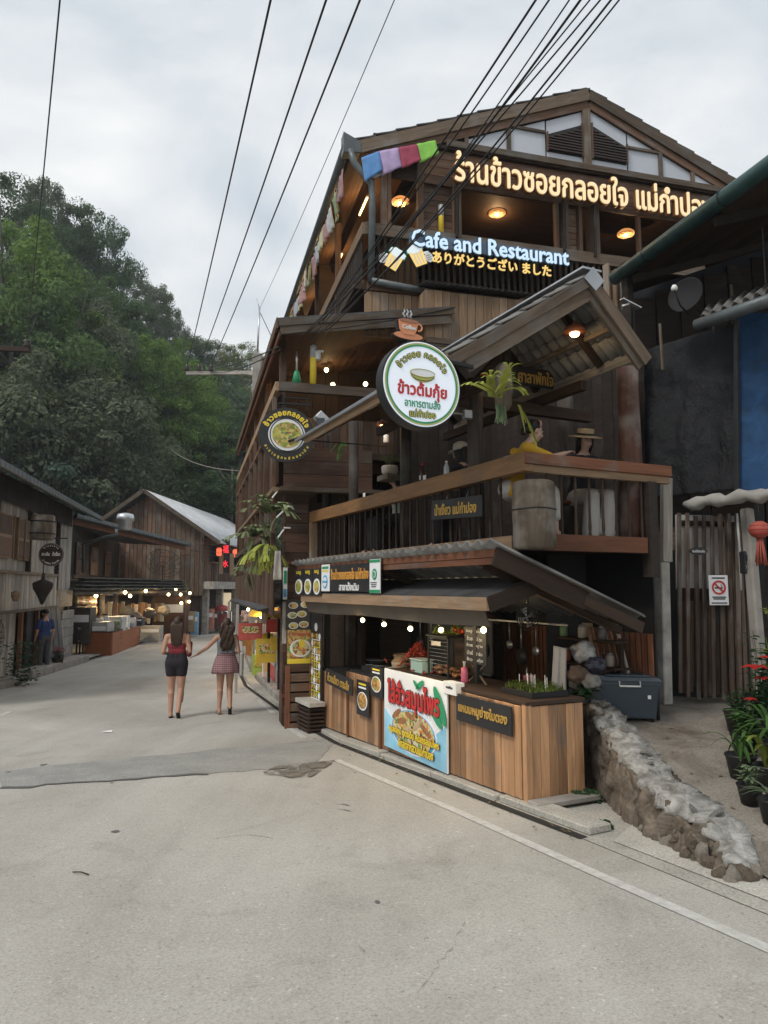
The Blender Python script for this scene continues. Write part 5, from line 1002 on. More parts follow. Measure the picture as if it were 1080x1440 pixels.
# prayer flags: front row of four, then a string along the eave
FC_=[(.10,.25,.52),(.42,.32,.52),(.30,.05,.09),(.22,.50,.08)]
fn_=['blue','lavender','maroon','bright green']
for k,(pa,pb,h,c) in enumerate((((508,222),(533,213),34,0),((533,213),(560,208),34,1),((560,208),(587,203),30,2),((585,203),(612,197),27,3))):
    a=FB.hit(*pa,u=-.14); b2=FB.hit(*pb,u=-.14); c2=FB.hit(pb[0]+5,pb[1]+h-8,u=-.20); d=FB.hit(pa[0]+5,pa[1]+h,u=-.17)
    tag(drape('prayer_flag',(a,b2,c2,d),plain(fn_[c].replace(' ','_')+'_flag_cloth',FC_[c],.8,var=.15,scale=8),None,.012,8,k,2),'%s prayer flag hanging from the front roof corner string'%fn_[c],'flag','prayer flags at the roof corner')
tag(drape('prayer_flag',(FB.hit(520,232,u=-.12),FB.hit(553,229,u=-.12),FB.hit(550,240,u=-.12),FB.hit(524,252,u=-.12)),plain('pale_flag_cloth',(.40,.45,.46),.8),None,.01,8,9,2),'pale grey prayer flag tucked under the blue one at the roof corner','flag')
pal=[('faded pink',(.32,.20,.21)),('faded green',(.24,.29,.18)),('pale white',(.45,.47,.48)),('faded red',(.34,.20,.20)),('pale yellow',(.42,.42,.27)),('pale blue',(.33,.38,.44))]
tag(tube('flag_string',[FB.p(.1+.45*k,-.12,8.42-.10*math.sin(math.pi*((k%4)/4))) for k in range(19)],.006,CABLE),'thin string of faded prayer flags running along the street eave','string')
for k in range(17):
    u=.15+.47*k; nm,c=pal[k%6]; sag=8.40-.10*math.sin(math.pi*((k%4)/4)); p0=FB.p(u,-.12,sag); p1=FB.p(u+.36,-.12,sag-.03)
    where=['behind the downpipe','just past the downpipe','near the roof corner','beside the first tube lamp','past the first tube lamp','above the walkway rail','above the middle walkway','beside the second tube lamp','past the second tube lamp'][min(8,k//2)]
    tag(drape('prayer_flag',(p0,p1,p1-UP*(.38+rnd(-.05,.05))+FB.d2*rnd(-.06,.06),p0-UP*(.40+rnd(-.05,.05))+FB.d2*rnd(-.06,.06)),MATS.get(nm.replace(' ','_')+'_cloth') or plain(nm.replace(' ','_')+'_cloth',c,.85,var=.15,scale=8),None,.03,7,k,2),'%s prayer flag on the eave string %s'%(nm,where),'flag','faded prayer flags along the street eave')
# cafe sign on the rail
cf=thing('cafe_sign','pale blue lettered Cafe and Restaurant sign with yellow Japanese line on the top floor rail','sign letters',FB.p(-.12,2,7.1))
NAVY=plain('navy_letter_edge',(.05,.09,.15),.5); LBL=glow('pale_blue_letter_glow',(.60,.82,1),.42,(.55,.68,.8)); YG=glow('yellow_letter_glow',(1,.68,.18),.45,(.7,.5,.2))
a=FB.hit(577,336,u=-.16); b2=FB.hit(798,358,u=-.16); m_=(a+b2)/2; L_=(b2-a).length
bar('backing_board',a-XB*.02,V((b2.x,b2.y,a.z))+XB*.02,.03,.21,plain('slate_blue_board',(.10,.14,.20),.5),cf)
lettering('Cafe and Restaurant',V((m_.x,m_.y,a.z+.01)),XB,L_*1.01,.31,NAVY,cf,bold=.06,thick=.03,out=.025,name='letter_backing'); lettering('Cafe and Restaurant',V((m_.x,m_.y,a.z+.01)),XB,L_*.995,.285,LBL,cf,bold=.018,thick=.02,out=.05)
a=FB.hit(606,361,u=-.16); b2=FB.hit(775,378,u=-.16); m_=(a+b2)/2; L_=(b2-a).length
lettering('ありがとうござい ました',V((m_.x,m_.y,a.z-.0)),XB,L_*1.0,.225,BLACK,cf,bold=.075,thick=.03,out=.0,name='letter_backing'); lettering('ありがとうござい ました',V((m_.x,m_.y,a.z)),XB,L_*.985,.205,YG,cf,bold=.025,thick=.02,out=.025)
# two clinking beer mugs
for sgn,(px,py),lab in ((1,(553,368),'left of the two clinking beer mug signs on the top floor rail'),(-1,(588,363),'right of the two clinking beer mug signs, next to the Japanese letters')):
    c=FB.hit(px,py,u=-.16); t=thing('beer_mug_sign',lab,'sign',c-UP*.2,'beer mug signs')
    def rt(pts,a=-.45*sgn): return [((x*math.cos(a)-y*math.sin(a)),(x*math.sin(a)+y*math.cos(a))) for x,y in [(X*sgn,Y) for X,Y in pts]]
    mug=[(-.10,-.13),(.10,-.13),(.12,.12),(-.12,.12)]
    flat_shape('mug_edge',rt([(x*1.2,y*1.15) for x,y in mug]),c,XB,BLACK,t,.03,out=-.01); flat_shape('mug',rt(mug),c,XB,YG,t,.012,out=.015)
    for k in range(3): flat_shape('glass_bar',rt(rect(.018,.19,-.055+.055*k,-.01)),c,XB,PAPER,t,.004,out=.024)
    foam=[]; 
    for k in range(16): aa=2*math.pi*k/16; foam.append((.135*math.cos(aa)*(1+.12*(k%2)),.155+.07*math.sin(aa)*(1+.15*(k%2))))
    flat_shape('foam_edge',rt([(x*1.12,(y-.155)*1.25+.155) for x,y in foam]),c,XB,GREENP,t,.03,out=-.005); flat_shape('foam',rt(foam),c,XB,glow('foam_glow',(.75,.9,1),.3,(.75,.8,.8)) if sgn==1 else MATS['foam_glow'],t,.012,out=.02)
    flat_shape('handle',rt([(-.12,.06),(-.2,.05),(-.22,-.05),(-.13,-.10),(-.13,-.06),(-.17,-.03),(-.165,.02),(-.12,.03)]),c,XB,MATS['foam_glow'],t,.012,out=.016)
    hand=[(-.13+.07*math.cos(k*.7),-.02+.09*math.sin(k*.7)) for k in range(9)]; flat_shape('hand_print',rt([(x-.04,y-.03) for x,y in hand]),c,XB,PAPER,t,.010,out=.022)
    for k in range(3): flat_shape('finger_line',rt(rect(.08,.006,-.165,-.09+.035*k)),c,XB,INK,t,.003,out=.029)
# ---- level 2: projecting shed roof, balcony and pillar on the street corner
l2=thing('street_balcony_wing','dark timber upper balcony wing with broad sloping eave projecting over the street corner','building wing',FB.p(2,-1,3))
def s2(w): return 5.50+.17*(w+1.13)
slab('roof',[FB.p(-.45,-1.17,s2(-1.17)),FB.p(9.5,-1.17,s2(-1.17)),FB.p(9.5,1.5,s2(1.5)),FB.p(-.45,1.5,s2(1.5))],.05,RT,l2)
bar('eave_board',FB.p(-.47,-1.20,s2(-1.2)-.03),FB.p(9.6,-1.20,s2(-1.2)-.03),.03,.16,W_BROWN,l2)
bar('eave_board',FB.p(-.40,-1.15,s2(-1.15)-.16),FB.p(9.5,-1.15,s2(-1.15)-.16),.03,.10,W_RED,l2)
bar('fascia_board',FB.p(-.48,-1.18,s2(-1.18)-.04),FB.p(-.48,1.55,s2(1.55)-.04),.03,.10,W_GREYB,l2); bar('fascia_board',FB.p(-.46,-1.15,s2(-1.15)-.15),FB.p(-.46,1.5,s2(1.5)-.17),.03,.13,W_GREYB,l2)
for k in range(17): u=-.35+.58*k
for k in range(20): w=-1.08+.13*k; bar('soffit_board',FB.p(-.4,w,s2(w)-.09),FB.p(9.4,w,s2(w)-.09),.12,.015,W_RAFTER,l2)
bar('rail_board',FB.p(-.12,-1.13,4.60),FB.p(-.12,.6,4.60),.10,.14,W_GREYB,l2); bar('rail_board',FB.p(-.15,-1.13,4.60),FB.p(9.4,-1.13,4.60),.10,.14,W_PALE,l2)
slab('floor',[FB.p(0,-1.1,3.68),FB.p(0,2,3.68),FB.p(9.3,2,3.68),FB.p(9.3,-1.1,3.68)],.10,W_DARK,l2)
boards('wall_plank',FB,'u',.28,-1.0,.9,3.40,4.25,.13,.02,W_BROWN,l2)
boards('wall_plank',FB,'u',.0,-1.02,.35,3.10,3.72,.20,.022,W_REDB,l2,vert=False)
boards('wall_plank',FB,'w',-1.10,.0,9.3,3.15,4.15,.33,.02,W_REDB,l2)
bar('ledge',FB.p(-.08,-1.08,3.06),FB.p(-.08,.5,3.06),.14,.06,W_GREYB,l2); bar('ledge',FB.p(-.05,-1.14,3.06),FB.p(9.3,-1.14,3.06),.10,.07,W_PALE,l2)
bar('ledge',FB.p(0,-1.16,4.12),FB.p(9.3,-1.16,4.12),.05,.06,W_BROWN,l2)
for u in (0.3,2.6,5.0,7.4): bar('column',FB.p(u,-1.02,3.7),FB.p(u,-1.02,5.5),.10,.10,W_BROWN,l2,up=XB)
bar('column',FB.p(.3,.9,3.0),FB.p(.3,.9,5.8),.12,.12,W_DARKZ,l2,up=XB)
boards('inner_wall_board',FB,'u',2.2,-1.0,4,3.7,5.7,.25,.02,W_DARK,l2,vert=True)
slab('side_backing',[FB.p(1.6,.9,-.4),FB.p(1.6,8,-.4),FB.p(1.6,8,6.3),FB.p(1.6,.9,6.3)],.05,W_DARK,l2)
slab('inner_side_wall',[FB.p(0.4,.35,-.5),FB.p(9,.35,-.5),FB.p(9,.35,3.6),FB.p(.4,.35,3.6)],.05,W_DARK,l2)
# clad corner pillar down to the ground with siding boards
pil=thing('clad_pillar','square red brown pillar clad in horizontal boards at the street corner of the building','pillar',FB.p(.3,-.76,-.5)); 
slab('core',[FB.p(.33,-.93,3.04),FB.p(.33,-.60,3.04),FB.p(.63,-.60,3.04),FB.p(.63,-.93,3.04)],3.5,W_DARK,pil)
boards('board',FB,'u',.30,-.94,-.59,-.42,3.04,.152,.02,W_REDB,pil,vert=False); boards('board',FB,'w',-.95,.30,.62,-.42,3.04,.152,.02,W_REDB,pil,vert=False)
for z in (1.98,.0): bar('trim_board',FB.p(.26,-.98,z),FB.p(.26,-.56,z),.05,.05,W_RED,pil)
for z in (.05,.22,.39): bar('cabinet_slat',FB.p(.262,-.90,z-.35),FB.p(.262,-.63,z-.35),.02,.10,W_BROWN,pil)
# black round bowl sign hung from a bracket
bs=thing('round_bowl_sign','round black sign with a noodle bowl photo and yellow Thai lettering on a bracket','sign',FB.hit(402,655,u=-.35)); c=FB.hit(403,612,u=-.35); r=.405
Mx=Matrix.Translation(c)@Matrix((XB,UP,-FB.d1)).transposed().to_4x4(); vs,fs_=discmesh(r,.05); obj('disc',mesh('disc',vs,fs_),INK,bs,Mx)
flat_shape('bowl_print',circ(.27,.25,.0,-.0),c,XB,PAPER,bs,out=.028); ring('bowl_line',.235,.25,c,XB,BLACK,bs,.032); flat_shape('food_print',circ(.215,.19,.0,.0),c,XB,FOOD_G,bs,out=.034)
for k in range(9): a=rnd(0,6.28); rr=rnd(.02,.12); flat_shape('garnish_print',circ(.02,.012,rr*math.cos(a),rr*math.sin(a),8),c,XB,GREENP if k%2 else ORD,bs,out=.038)
tube('spoon',[c-FB.d1*.05+XB*.02-UP*.1,c-FB.d1*.05+XB*.2-UP*.02,c-FB.d1*.05+XB*.34+UP*.05],[.02,.01,.008],INK,bs,6)
arc_text('ข้าวซอยกลอยใจ',c,XB,r*.80,R(160),R(22),.105,YEL,bs,.05,.004,.029); arc_text('สะอาดถูกหลักอนามัย',c,XB,r*.86,R(205),R(335),.052,YEL,bs,.03,.004,.029,flip=True)
bar('bracket',c+UP*.47-XB*.12,c+UP*.47+XB*.35,.03,.03,BLACK,bs); bar('bracket',c+UP*.56-XB*.05,c+UP*.56+XB*.35,.02,.02,BLACK,bs)
for s in (-.05,.3): bar('hanger',c+UP*.38+XB*s,c+UP*.60+XB*s,.02,.02,BLACK,bs,up=XB)
# drink towers and lamps on the level 2 rail
for px,cl,lab,h in ((417,GREENP,'green capped drink tower on the street balcony rail',.50),(440,YEL,'yellow beer tower on the street balcony rail',.62)):
    q=FB.hit(px,543,u=-.1); q.z=4.675; t=thing('drink_tower',lab,'drink tower',q,'drink towers on the rail')
    if cl is GREENP: lathe('cone',[(.075,0),(.04,.18),(.02,.2)],cl,t,q,14); lathe('stem',[(.018,.2),(.014,.34),(.02,.36),(.01,h)],GALV,t,q,10)
    else: lathe('tube',[(.05,0),(.05,.44),(.045,.45)],cl,t,q,14); lathe('cap',[(.052,.42),(.052,.60),(.03,.62)],plain('frosted_cap2',(.45,.47,.48),.3),t,q,14)
for px,py,u,lab in ((468,541,1.2,'lit warm bulb left of two above the street balcony rail'),(514,540,1.0,'lit warm bulb right of two above the street balcony rail'),(459,520,1.6,'warm wall light behind the yellow beer tower')):
    p=FB.hit(px,py,u=u); t=thing('light_bulb',lab,'light bulb',p,'warm bulbs on the street balcony'); mb=MB().ball((0,0,0),.04,10,8); obj('bulb',mesh('b',mb.v,mb.f,True),BULB,t,Matrix.Translation(p)); tube('cord',[p,V((p.x,p.y,p.z+.35))],.005,CABLE,t,5); lathe('socket',[(.02,.03),(.022,.07)],BLACK,t,p,8)
    ld=bpy.data.lights.new('bulb_light','POINT'); ld.energy=3.5; ld.color=(1,.66,.3); lo=bpy.data.objects.new('bulb_light',ld); COL.objects.link(lo); lo.parent=t; lo.matrix_basis=Matrix.Translation((0,0,-.07)); lo['kind']='helper'
wl_=thing('eave_camera','small white security lamp under the eave left of the yellow tower','lamp',FB.hit(446,500,u=-.1)); c=FB.hit(446,500,u=-.1); lathe('body',[(.05,-.07),(.055,-.05),(.055,.05),(.03,.07)],WHITE,wl_,c,12); bar('arm',c+UP*.07,c+UP*.07+XB*.1,.03,.03,WHITE,wl_)
for k in range(9): u=.1+1.15*k; bar('wall_batten',FB.p(u,-1.16,3.1),FB.p(u,-1.16,4.5),.05,.07,W_BROWN,l2,up=XB)
for k in range(40): u=.2+.23*k; bar('picket',FB.p(u,-1.08,3.75),FB.p(u,-1.08,4.55),.025,.05,W_DARKZ,l2,up=XB)
for k in range(3): tubelamp(FB.p(2.0+2.8*k,-.6,5.40),FB.p(2.5+2.8*k,-.6,5.40),'%s warm tube lamp under the street wing eave'%['nearest','middle','farthest'][k],3)
bar('mid_rail',FB.p(0,-1.17,2.45),FB.p(9.2,-1.17,2.45),.05,.10,W_BROWN,l2)
for k in range(10): u=.4+.95*k; bar('lower_post',FB.p(u,-1.12,1.2),FB.p(u,-1.12,3.05),.06,.08,W_BROWN,l2,up=XB)
# lower street side: wall, awning (frame B, foreshortened)
boards('street_plank',FB,'w',-1.16,-.2,9.2,1.20,1.90,.16,.02,W_REDB,l2)
slab('street_wall',[FB.p(.7,.1,-.8),FB.p(9,.1,-.8),FB.p(9,.1,3.1),FB.p(.7,.1,3.1)],.04,W_DARK,l2)
sa2=thing('street_awning','grey corrugated awning over the roadside drink stalls along the building','awning',FB.p(3,-1.5,1.2))
for k in range(7): u=.35+1.25*k; corr('roof_sheet',FB.p(u,-1.32,1.27),FB.p(u+1.27,-1.32,1.27),FB.p(u,-.6,1.46),FB.p(u+1.27,-.6,1.46),8,.02,.01,CORRD,sa2)
for u in (5,8.8): bar('post',FB.p(u,-1.35,-.7),FB.p(u,-1.35,1.25),.06,.06,W_GREY,sa2,up=XB)
# silver light arms on the facade
for k,(pa,pb,lab) in enumerate((((391,690),(383,700),'highest'),((402,715),(389,728),'middle'),((399,745),(391,756),'lowest'))):
    a=FB.hit(*pa,u=.0); b2=FB.hit(*pb,u=-.2); t=thing('sign_lamp_arm','%s of three thin white bracket arms left of the clad pillar'%lab,'bracket',a,'white bracket arms'); bar('arm',a,b2,.02,.02,WHITE,t); bar('plate',a+UP*.03,a+UP*.03+XB*.10,.02,.02,WHITE,t)
# ================================================================ RIGHT NEIGHBOUR
nb=thing('neighbour_house','dark roofed neighbour house on the right with a thick teal gutter and blue wall','house',(4.6,8,0))
g0=dep(880,380,8.5); g1=V((g0.x+FB.d1.x*-5.5,g0.y-FB.d1.y*5.5,g0.z)); g0b=g0+FB.d1*.25
tube('gutter',[g0b,g1],.085,TEAL,nb,14)
for t in (.12,.34,.58): q=g0b.lerp(g1,t); tube('gutter_band',[q+XB*.09*math.cos(a)+UP*.09*math.sin(a) for a in [k*math.pi/8 for k in range(17)]],.006,BLACK,nb,5)
up_=UP*.35+XB*1.0
NROOF=plain('dark_neighbour_roof',(.05,.052,.055),.75,0,.3,2,.3)
slab('roof',[g0b+XB*.05+UP*.02,g1+XB*.05+UP*.02,g1+XB*.05+up_*4,g0b+XB*.05+up_*4],.05,NROOF,nb)
for k in range(14): o_=up_*(.12+.27*k); bar('soffit_board',g0b+XB*.05+o_-UP*.06,g1+XB*.05+o_-UP*.06,.24,.02,W_DARK,nb)
for t in (.05,.3,.55): q=g0b.lerp(g1,t); bar('rafter',q+XB*.08-UP*.12,q+XB*.05+up_*4-UP*.14,.06,.10,W_DARKZ,nb)
# dark end wall facing the camera
we=9.0
slab('end_wall',[V((2.7,we,-.2)),V((9,we,-.2)),V((9,we,7.45)),V((2.95,we,5.35)),V((2.7,we,5.0))],.05,plain('dark_blue_black_wall',(.022,.026,.034),.8,0,.3,1,.2),nb)
for k in range(18): x=2.75+.32*k; bar('wall_board',V((x,we-.03-rnd(0,.01),-.1)),V((x,we-.03,5.15+.35*(x-2.75))),.03,.30,W_DARKZ,nb,up=V((1,0,0)))
tr=thing('black_tarpaulin','crumpled black tarpaulin hung from two poles above the plank gate','tarpaulin',dep(960,700,8)); TARP=plain('black_tarp_plastic',(.012,.013,.016),.55,0,.15,3,1.0,.35)
drape('sheet',(dep(905,492,8.4),dep(1034,455,7.6),dep(1042,690,7.6),dep(908,702,8.35)),TARP,tr,.03,46,2,2.5); n=TARP.node_tree; b=n.nodes['Principled BSDF']; v,_=coords(n,(1.6,1.6,.9),0); vo=N(n,'TexVoronoi',Scale=2.2,feature='DISTANCE_TO_EDGE'); n.links.new(v,vo.inputs['Vector']); vp=N(n,'TexNoise',Scale=9.0,Detail=8.0,Roughness=.7); n.links.new(v,vp.inputs['Vector']); ad=N(n,'Math',operation='ADD'); n.links.new(vo.outputs['Distance'],ad.inputs[0]); n.links.new(vp.outputs['Fac'],ad.inputs[1]); bump(n,b,ad.outputs[0],.8,.05); 
for a,b2 in (((932,520),(928,455)),((1034,470),(1028,400))): bar('pole',dep(*a,8.0),dep(*b2,7.9),.025,.025,W_GREYB,tr,up=XA)
bwl=thing('blue_wall','deep blue painted wall panel right of the black tarpaulin','wall',dep(1060,690,7.5)); BLUEW=wood('deep_blue_paint',(.018,.062,.15),.4,ax='z',grey=.25,greyc=(.03,.045,.07),fine=4,pv=0); slab('panel',[dep(1038,690,7.55),dep(1130,690,7.2),dep(1130,440,7.2),dep(1038,440,7.55)],.05,BLUEW,bwl)
bar('frame_strip',dep(1036,690,7.5),dep(1036,450,7.5),.04,.05,INK,bwl,up=XA)
nr=thing('lean_to_roof','small corrugated lean to roof with a dark gutter above the black tarpaulin','roof',dep(1040,430,7))
corr('roof_sheet',dep(985,446,7.35),dep(1110,396,6.6),dep(995,430,8.2),dep(1130,384,7.6),8,.028,.012,CORR,nr); tube('gutter',[dep(979,458,7.3),dep(1110,412,6.5)],.065,GUTTERG,nr,12); bar('stay',dep(1077,400,6.9),dep(1072,320,6.9),.012,.012,BLACK,nr,up=XA)
bar('bracket',dep(1003,448,7.3),dep(1003,470,7.3),.02,.02,BLACK,nr,up=XA)
dsh=thing('satellite_dish','small black satellite dish on the shaded neighbour wall','satellite dish',dep(965,440,7.5)); c=dep(968,418,7.6)
prof=[(.004,0)]+[(.20*k/6,.075*(k/6)**2) for k in range(1,7)]+[(.196,.07)]; n_=V((-.75,-.65,.15)).normalized(); x_=n_.cross(UP).normalized(); vs,fs_=lathe_data(prof,24); obj('dish',mesh('dish',vs,fs_,True),plain('dish_black',(.010,.010,.012),.8),dsh,Matrix.Translation(c)@Matrix((x_,n_.cross(x_),n_)).transposed().to_4x4())
tube('feed_arm',[c-UP*.2,c+n_*.20-UP*.18,c+n_*.32-UP*.06],.010,BLACK,dsh,6); lathe('feed_horn',[(.03,-.03),(.035,0),(.02,.03)],WHITE,dsh,c+n_*.32-UP*.03,10); tube('wall_arm',[c-n_*.01,c-n_*.15-UP*.10+V((.2,.2,0))],.016,BLACK,dsh,6)
sp_=thing('solar_lamp','small grey solar panel lamp on a white bracket right of the gable end','solar lamp',dep(885,428,7.8)); c=dep(888,427,7.8); slab('panel',[c+V((-.10,-.05,.05)),c+V((.10,-.05,-.06)),c+V((.10,.1,-.02)),c+V((-.10,.1,.09))],.012,GALV,sp_); bar('arm',c-V((.02,0,0)),c+V((-.10,.02,-.02)),.02,.02,WHITE,sp_)
for k,(pa,pb) in enumerate((((862,372),(866,442)),)): 
    t=thing('upright_planks','grey weathered upright plank end beside the teal gutter end','planks',dep(862,440,8.9)); 
    for j in range(3): bar('plank',dep(852+11*j,372+8*j,8.9),dep(855+10*j,442,8.9),.03,.10,W_PALE if j<2 else W_GREY,t,up=XA)
    bar('cross_post',dep(880,370,8.6),dep(884,440,8.6),.10,.10,W_DARKZ,t,up=XA)
wra=thing('rolled_canopy','dirty white rolled canvas canopy above the gate','canopy',dep(1000,708,7.7))
from mathutils import noise as _mn
pts=[dep(962+ (1100-962)*k/14, 709-(709-692)*k/14+2.0*math.sin(k*1.3),8.0-.07*k) for k in range(15)]; tube('canvas_roll',pts,[.03]+[.065+.018*math.sin(k*2.1) for k in range(13)]+[.06],plain('dirty_canvas',(.36,.345,.32),.9,0,.2,5,.7),wra,12)
gt=thing('plank_gate','tall leaning gate of uneven brown slats with a white board behind its upper half','gate',dep(1000,990,8.1))
GW=8.1
bar('white_board',dep(950,776,8.22),dep(1040,778,8.1),.02,.86,plain('whitish_gate_board',(.42,.42,.41),.7,0,.2,3),gt)
for k in range(8):
    x0=955+11.6*k; x1=957+12.2*k+rnd(-2,2); bar('slat',dep(x1,980+1.6*k+rnd(-6,8),8.10-.02*k),dep(x0,722+rnd(-1,4),8.10-.02*k),.022,.048+rnd(0,.008),W_SLAT,gt,up=XG)
    bar('back_slat',dep(x1+6,972+1.2*k+rnd(-5,5),8.18-.02*k),dep(x0+6,845,8.18-.02*k),.02,.045,W_GREYB if k%3 else W_SLAT,gt,up=XG)
for k in range(5): bar('slat',dep(1020+10*k,975,8.0),dep(1012+9*k,724 if k<2 else 735,8.0),.022,.055,W_SLAT,gt,up=XG)
for y in (735,830,968): bar('cross_rail',dep(952,y,8.2),dep(1062,y+4,8.05),.03,.06,W_DARK,gt)
bar('lintel',dep(1000,716,8.05),dep(1060,716,7.95),.06,.14,W_DARK,gt)
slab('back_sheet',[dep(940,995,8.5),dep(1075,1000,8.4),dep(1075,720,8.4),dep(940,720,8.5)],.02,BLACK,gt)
ns=thing('no_smoking_sign','white no smoking sign with red crossed circle on the plank gate','sign',dep(1010,850,7.9)); a=dep(997,830,7.92); b2=dep(1024,830,7.92); bar('board',a,b2,.01,.33,PAPER,ns)
c=(a+b2)/2; xd=(b2-a).normalized(); off=V((0,-.012,0)); nn_=xd.cross(UP)
ring('red_ring',.058,.078,c+UP*.03,xd,RED,ns,.010,28); flat_shape('cigarette_print',rect(.09,.014,0,.03-.004),c,xd,INK,ns,out=.008); sl2=[(-.055,.055),(-.045,.065),(.055,-.055),(.045,-.065)]; flat_shape('slash',[(x,y+.03) for x,y in [(-.052,.040),(-.040,.052),(.052,-.040),(.040,-.052)]],c,xd,RED,ns,out=.013)
tube('smoke_print',[c+nn_*.008+xd*(.03+.01*math.sin(k*2))+UP*(.04+.008*k) for k in range(4)],.003,INK,ns,4)
for k,(w_,y_) in enumerate(((.15,-.075),(.13,-.095),(.17,-.14))): flat_shape('text_line',rect(w_,.012,0,y_),c,xd,INK,ns,out=.008)
flat_shape('text_line',rect(.14,.014,0,.135),c,xd,INK,ns,out=.008)
ov=thing('gate_plaque','small dark oval plaque with a white word on the upper gate','plaque',dep(982,775,7.9)); c=dep(982,775,7.93); flat_shape('oval',circ(.10,.045),c,V((1,0,0)),INK,ov,.012); lettering('ยินดีต้อนรับ',c,V((1,0,0)),.14,.03,PAPER,ov,bold=.01,thick=.002,out=.008)
tube('chain_links',[dep(1036,722,7.9),dep(1040,775,7.9),dep(1042,830,7.9)],.012,WHITE,gt,6)
eb=thing('meter_box','dark grey meter box on the gate post','electric box',dep(1049,790,7.7)); c=dep(1049,791,7.7); bar('box',c-XG*.06,c+XG*.06,.08,.24,INK,eb,bev=.01); bar('window',c-XG*.035-FA.d1*-.0-V((0,.05,-.05)),c+XG*.035-V((0,.05,-.05)),.01,.07,GLASS_D,eb); bar('lower_window',c-XG*.035-V((0,.05,.05)),c+XG*.035-V((0,.05,.05)),.01,.04,GREY_METAL,eb)
cp=thing('gate_post','leaning rough concrete post at the right side of the plank gate','post',dep(1070,960,7.6)); bar('shaft',dep(1072,985,7.6),dep(1050,715,7.7),.11,.12,CONC,cp,up=XG,bev=.02)
ln=thing('paper_lantern','faded red round paper lantern with a tassel beside the gate','lantern',dep(1067,745,7.1)); c=dep(1068,745,7.1); LAN=plain('faded_red_paper',(.36,.085,.06),.7,0,.15,4,.2)
lathe('lantern_body',[(.035,-.085),(.075,-.06),(.10,-.02),(.10,.02),(.075,.06),(.035,.085)],LAN,ln,c,18)
for z,r_ in ((-.04,.09),(-.0,.103),(.04,.09)): tube('rib',[c+V((r_*math.cos(a),r_*math.sin(a),z)) for a in [k*math.pi/8 for k in range(17)]],.003,RED,ln,4)
for k in range(9): a=k*.7; tube('tassel_strand',[c+V((.02*math.cos(a),.02*math.sin(a),-.085)),c+V((.05*math.cos(a),.05*math.sin(a),-.32-rnd(0,.05)))],.008,LAN,ln,5)
tube('string',[c+UP*.085,c+UP*.26],.004,CABLE,ln,4)
# storage box on the ramp
q=dep(880,1006,7.05); q.z=ramp_z(q.x,q.y); sbx=thing('storage_box','large dark blue grey plastic storage box with lid and white clip handle on the ramp','storage box',q)
ang=R(-10); xq=V((math.cos(ang),math.sin(ang),0)); yq=V((-math.sin(ang),math.cos(ang),0)); PL=plain('blue_grey_plastic',(.042,.060,.078),.35,0,.12,3,.08,.5); q0=q+yq*.18+xq*.03; 
def frust(name,w0,d0,w1,d1,z0,z1,mat,par,org,bev=.012,rz_=ang):
    bm=bmesh.new(); bmesh.ops.create_cube(bm,size=1)
    for v in bm.verts:
        t=v.co.z+.5; v.co=V((v.co.x*(w0+(w1-w0)*t),v.co.y*(d0+(d1-d0)*t),z0+(z1-z0)*t))
    bmesh.ops.bevel(bm,geom=bm.edges[:],offset=bev,segments=2,affect='EDGES'); m=bpy.data.meshes.new(name); bm.to_mesh(m); bm.free(); return obj(name,m,mat,par,Matrix.Translation(org)@Matrix.Rotation(rz_,4,'Z'))
frust('body',.50,.40,.57,.47,.03,.37,PL,sbx,q0); frust('rim',.60,.50,.60,.50,.35,.375,PL,sbx,q0,.008); frust('lid',.615,.51,.58,.48,.378,.42,PL,sbx,q0,.012); frust('lid_panel',.44,.34,.42,.32,.42,.435,PL,sbx,q0,.006)
for k in range(4): p=q0+xq*(-.15+.10*k)+UP*.437; bar('lid_rib',p-yq*.13,p+yq*.13,.018,.008,PL,sbx)
for sx in (-1,1):
    for sy in (-1,1): p=q0+xq*.22*sx+yq*.16*sy; lathe('wheel',[(.02,0),(.022,.035)],BLACK,sbx,p,8)
hw=plain('white_handle_plastic',(.65,.66,.66),.35,var=.03); tube('handle',[q0-yq*.255+xq*(-.09)+UP*.385,q0-yq*.285+xq*(-.09)+UP*.345,q0-yq*.285+xq*.10+UP*.345,q0-yq*.255+xq*.10+UP*.385],.010,hw,sbx,6); tube('handle',[q0+yq*.26+xq*(-.12)+UP*.40,q0+yq*.27+xq*(-.12)+UP*.43,q0+yq*.27+xq*.03+UP*.43,q0+yq*.26+xq*.03+UP*.40],.010,hw,sbx,6)
bar('label_sticker',q0-yq*.238+xq*.17+UP*.24,q0-yq*.238+xq*.20+UP*.24,.004,.035,PAPER,sbx)
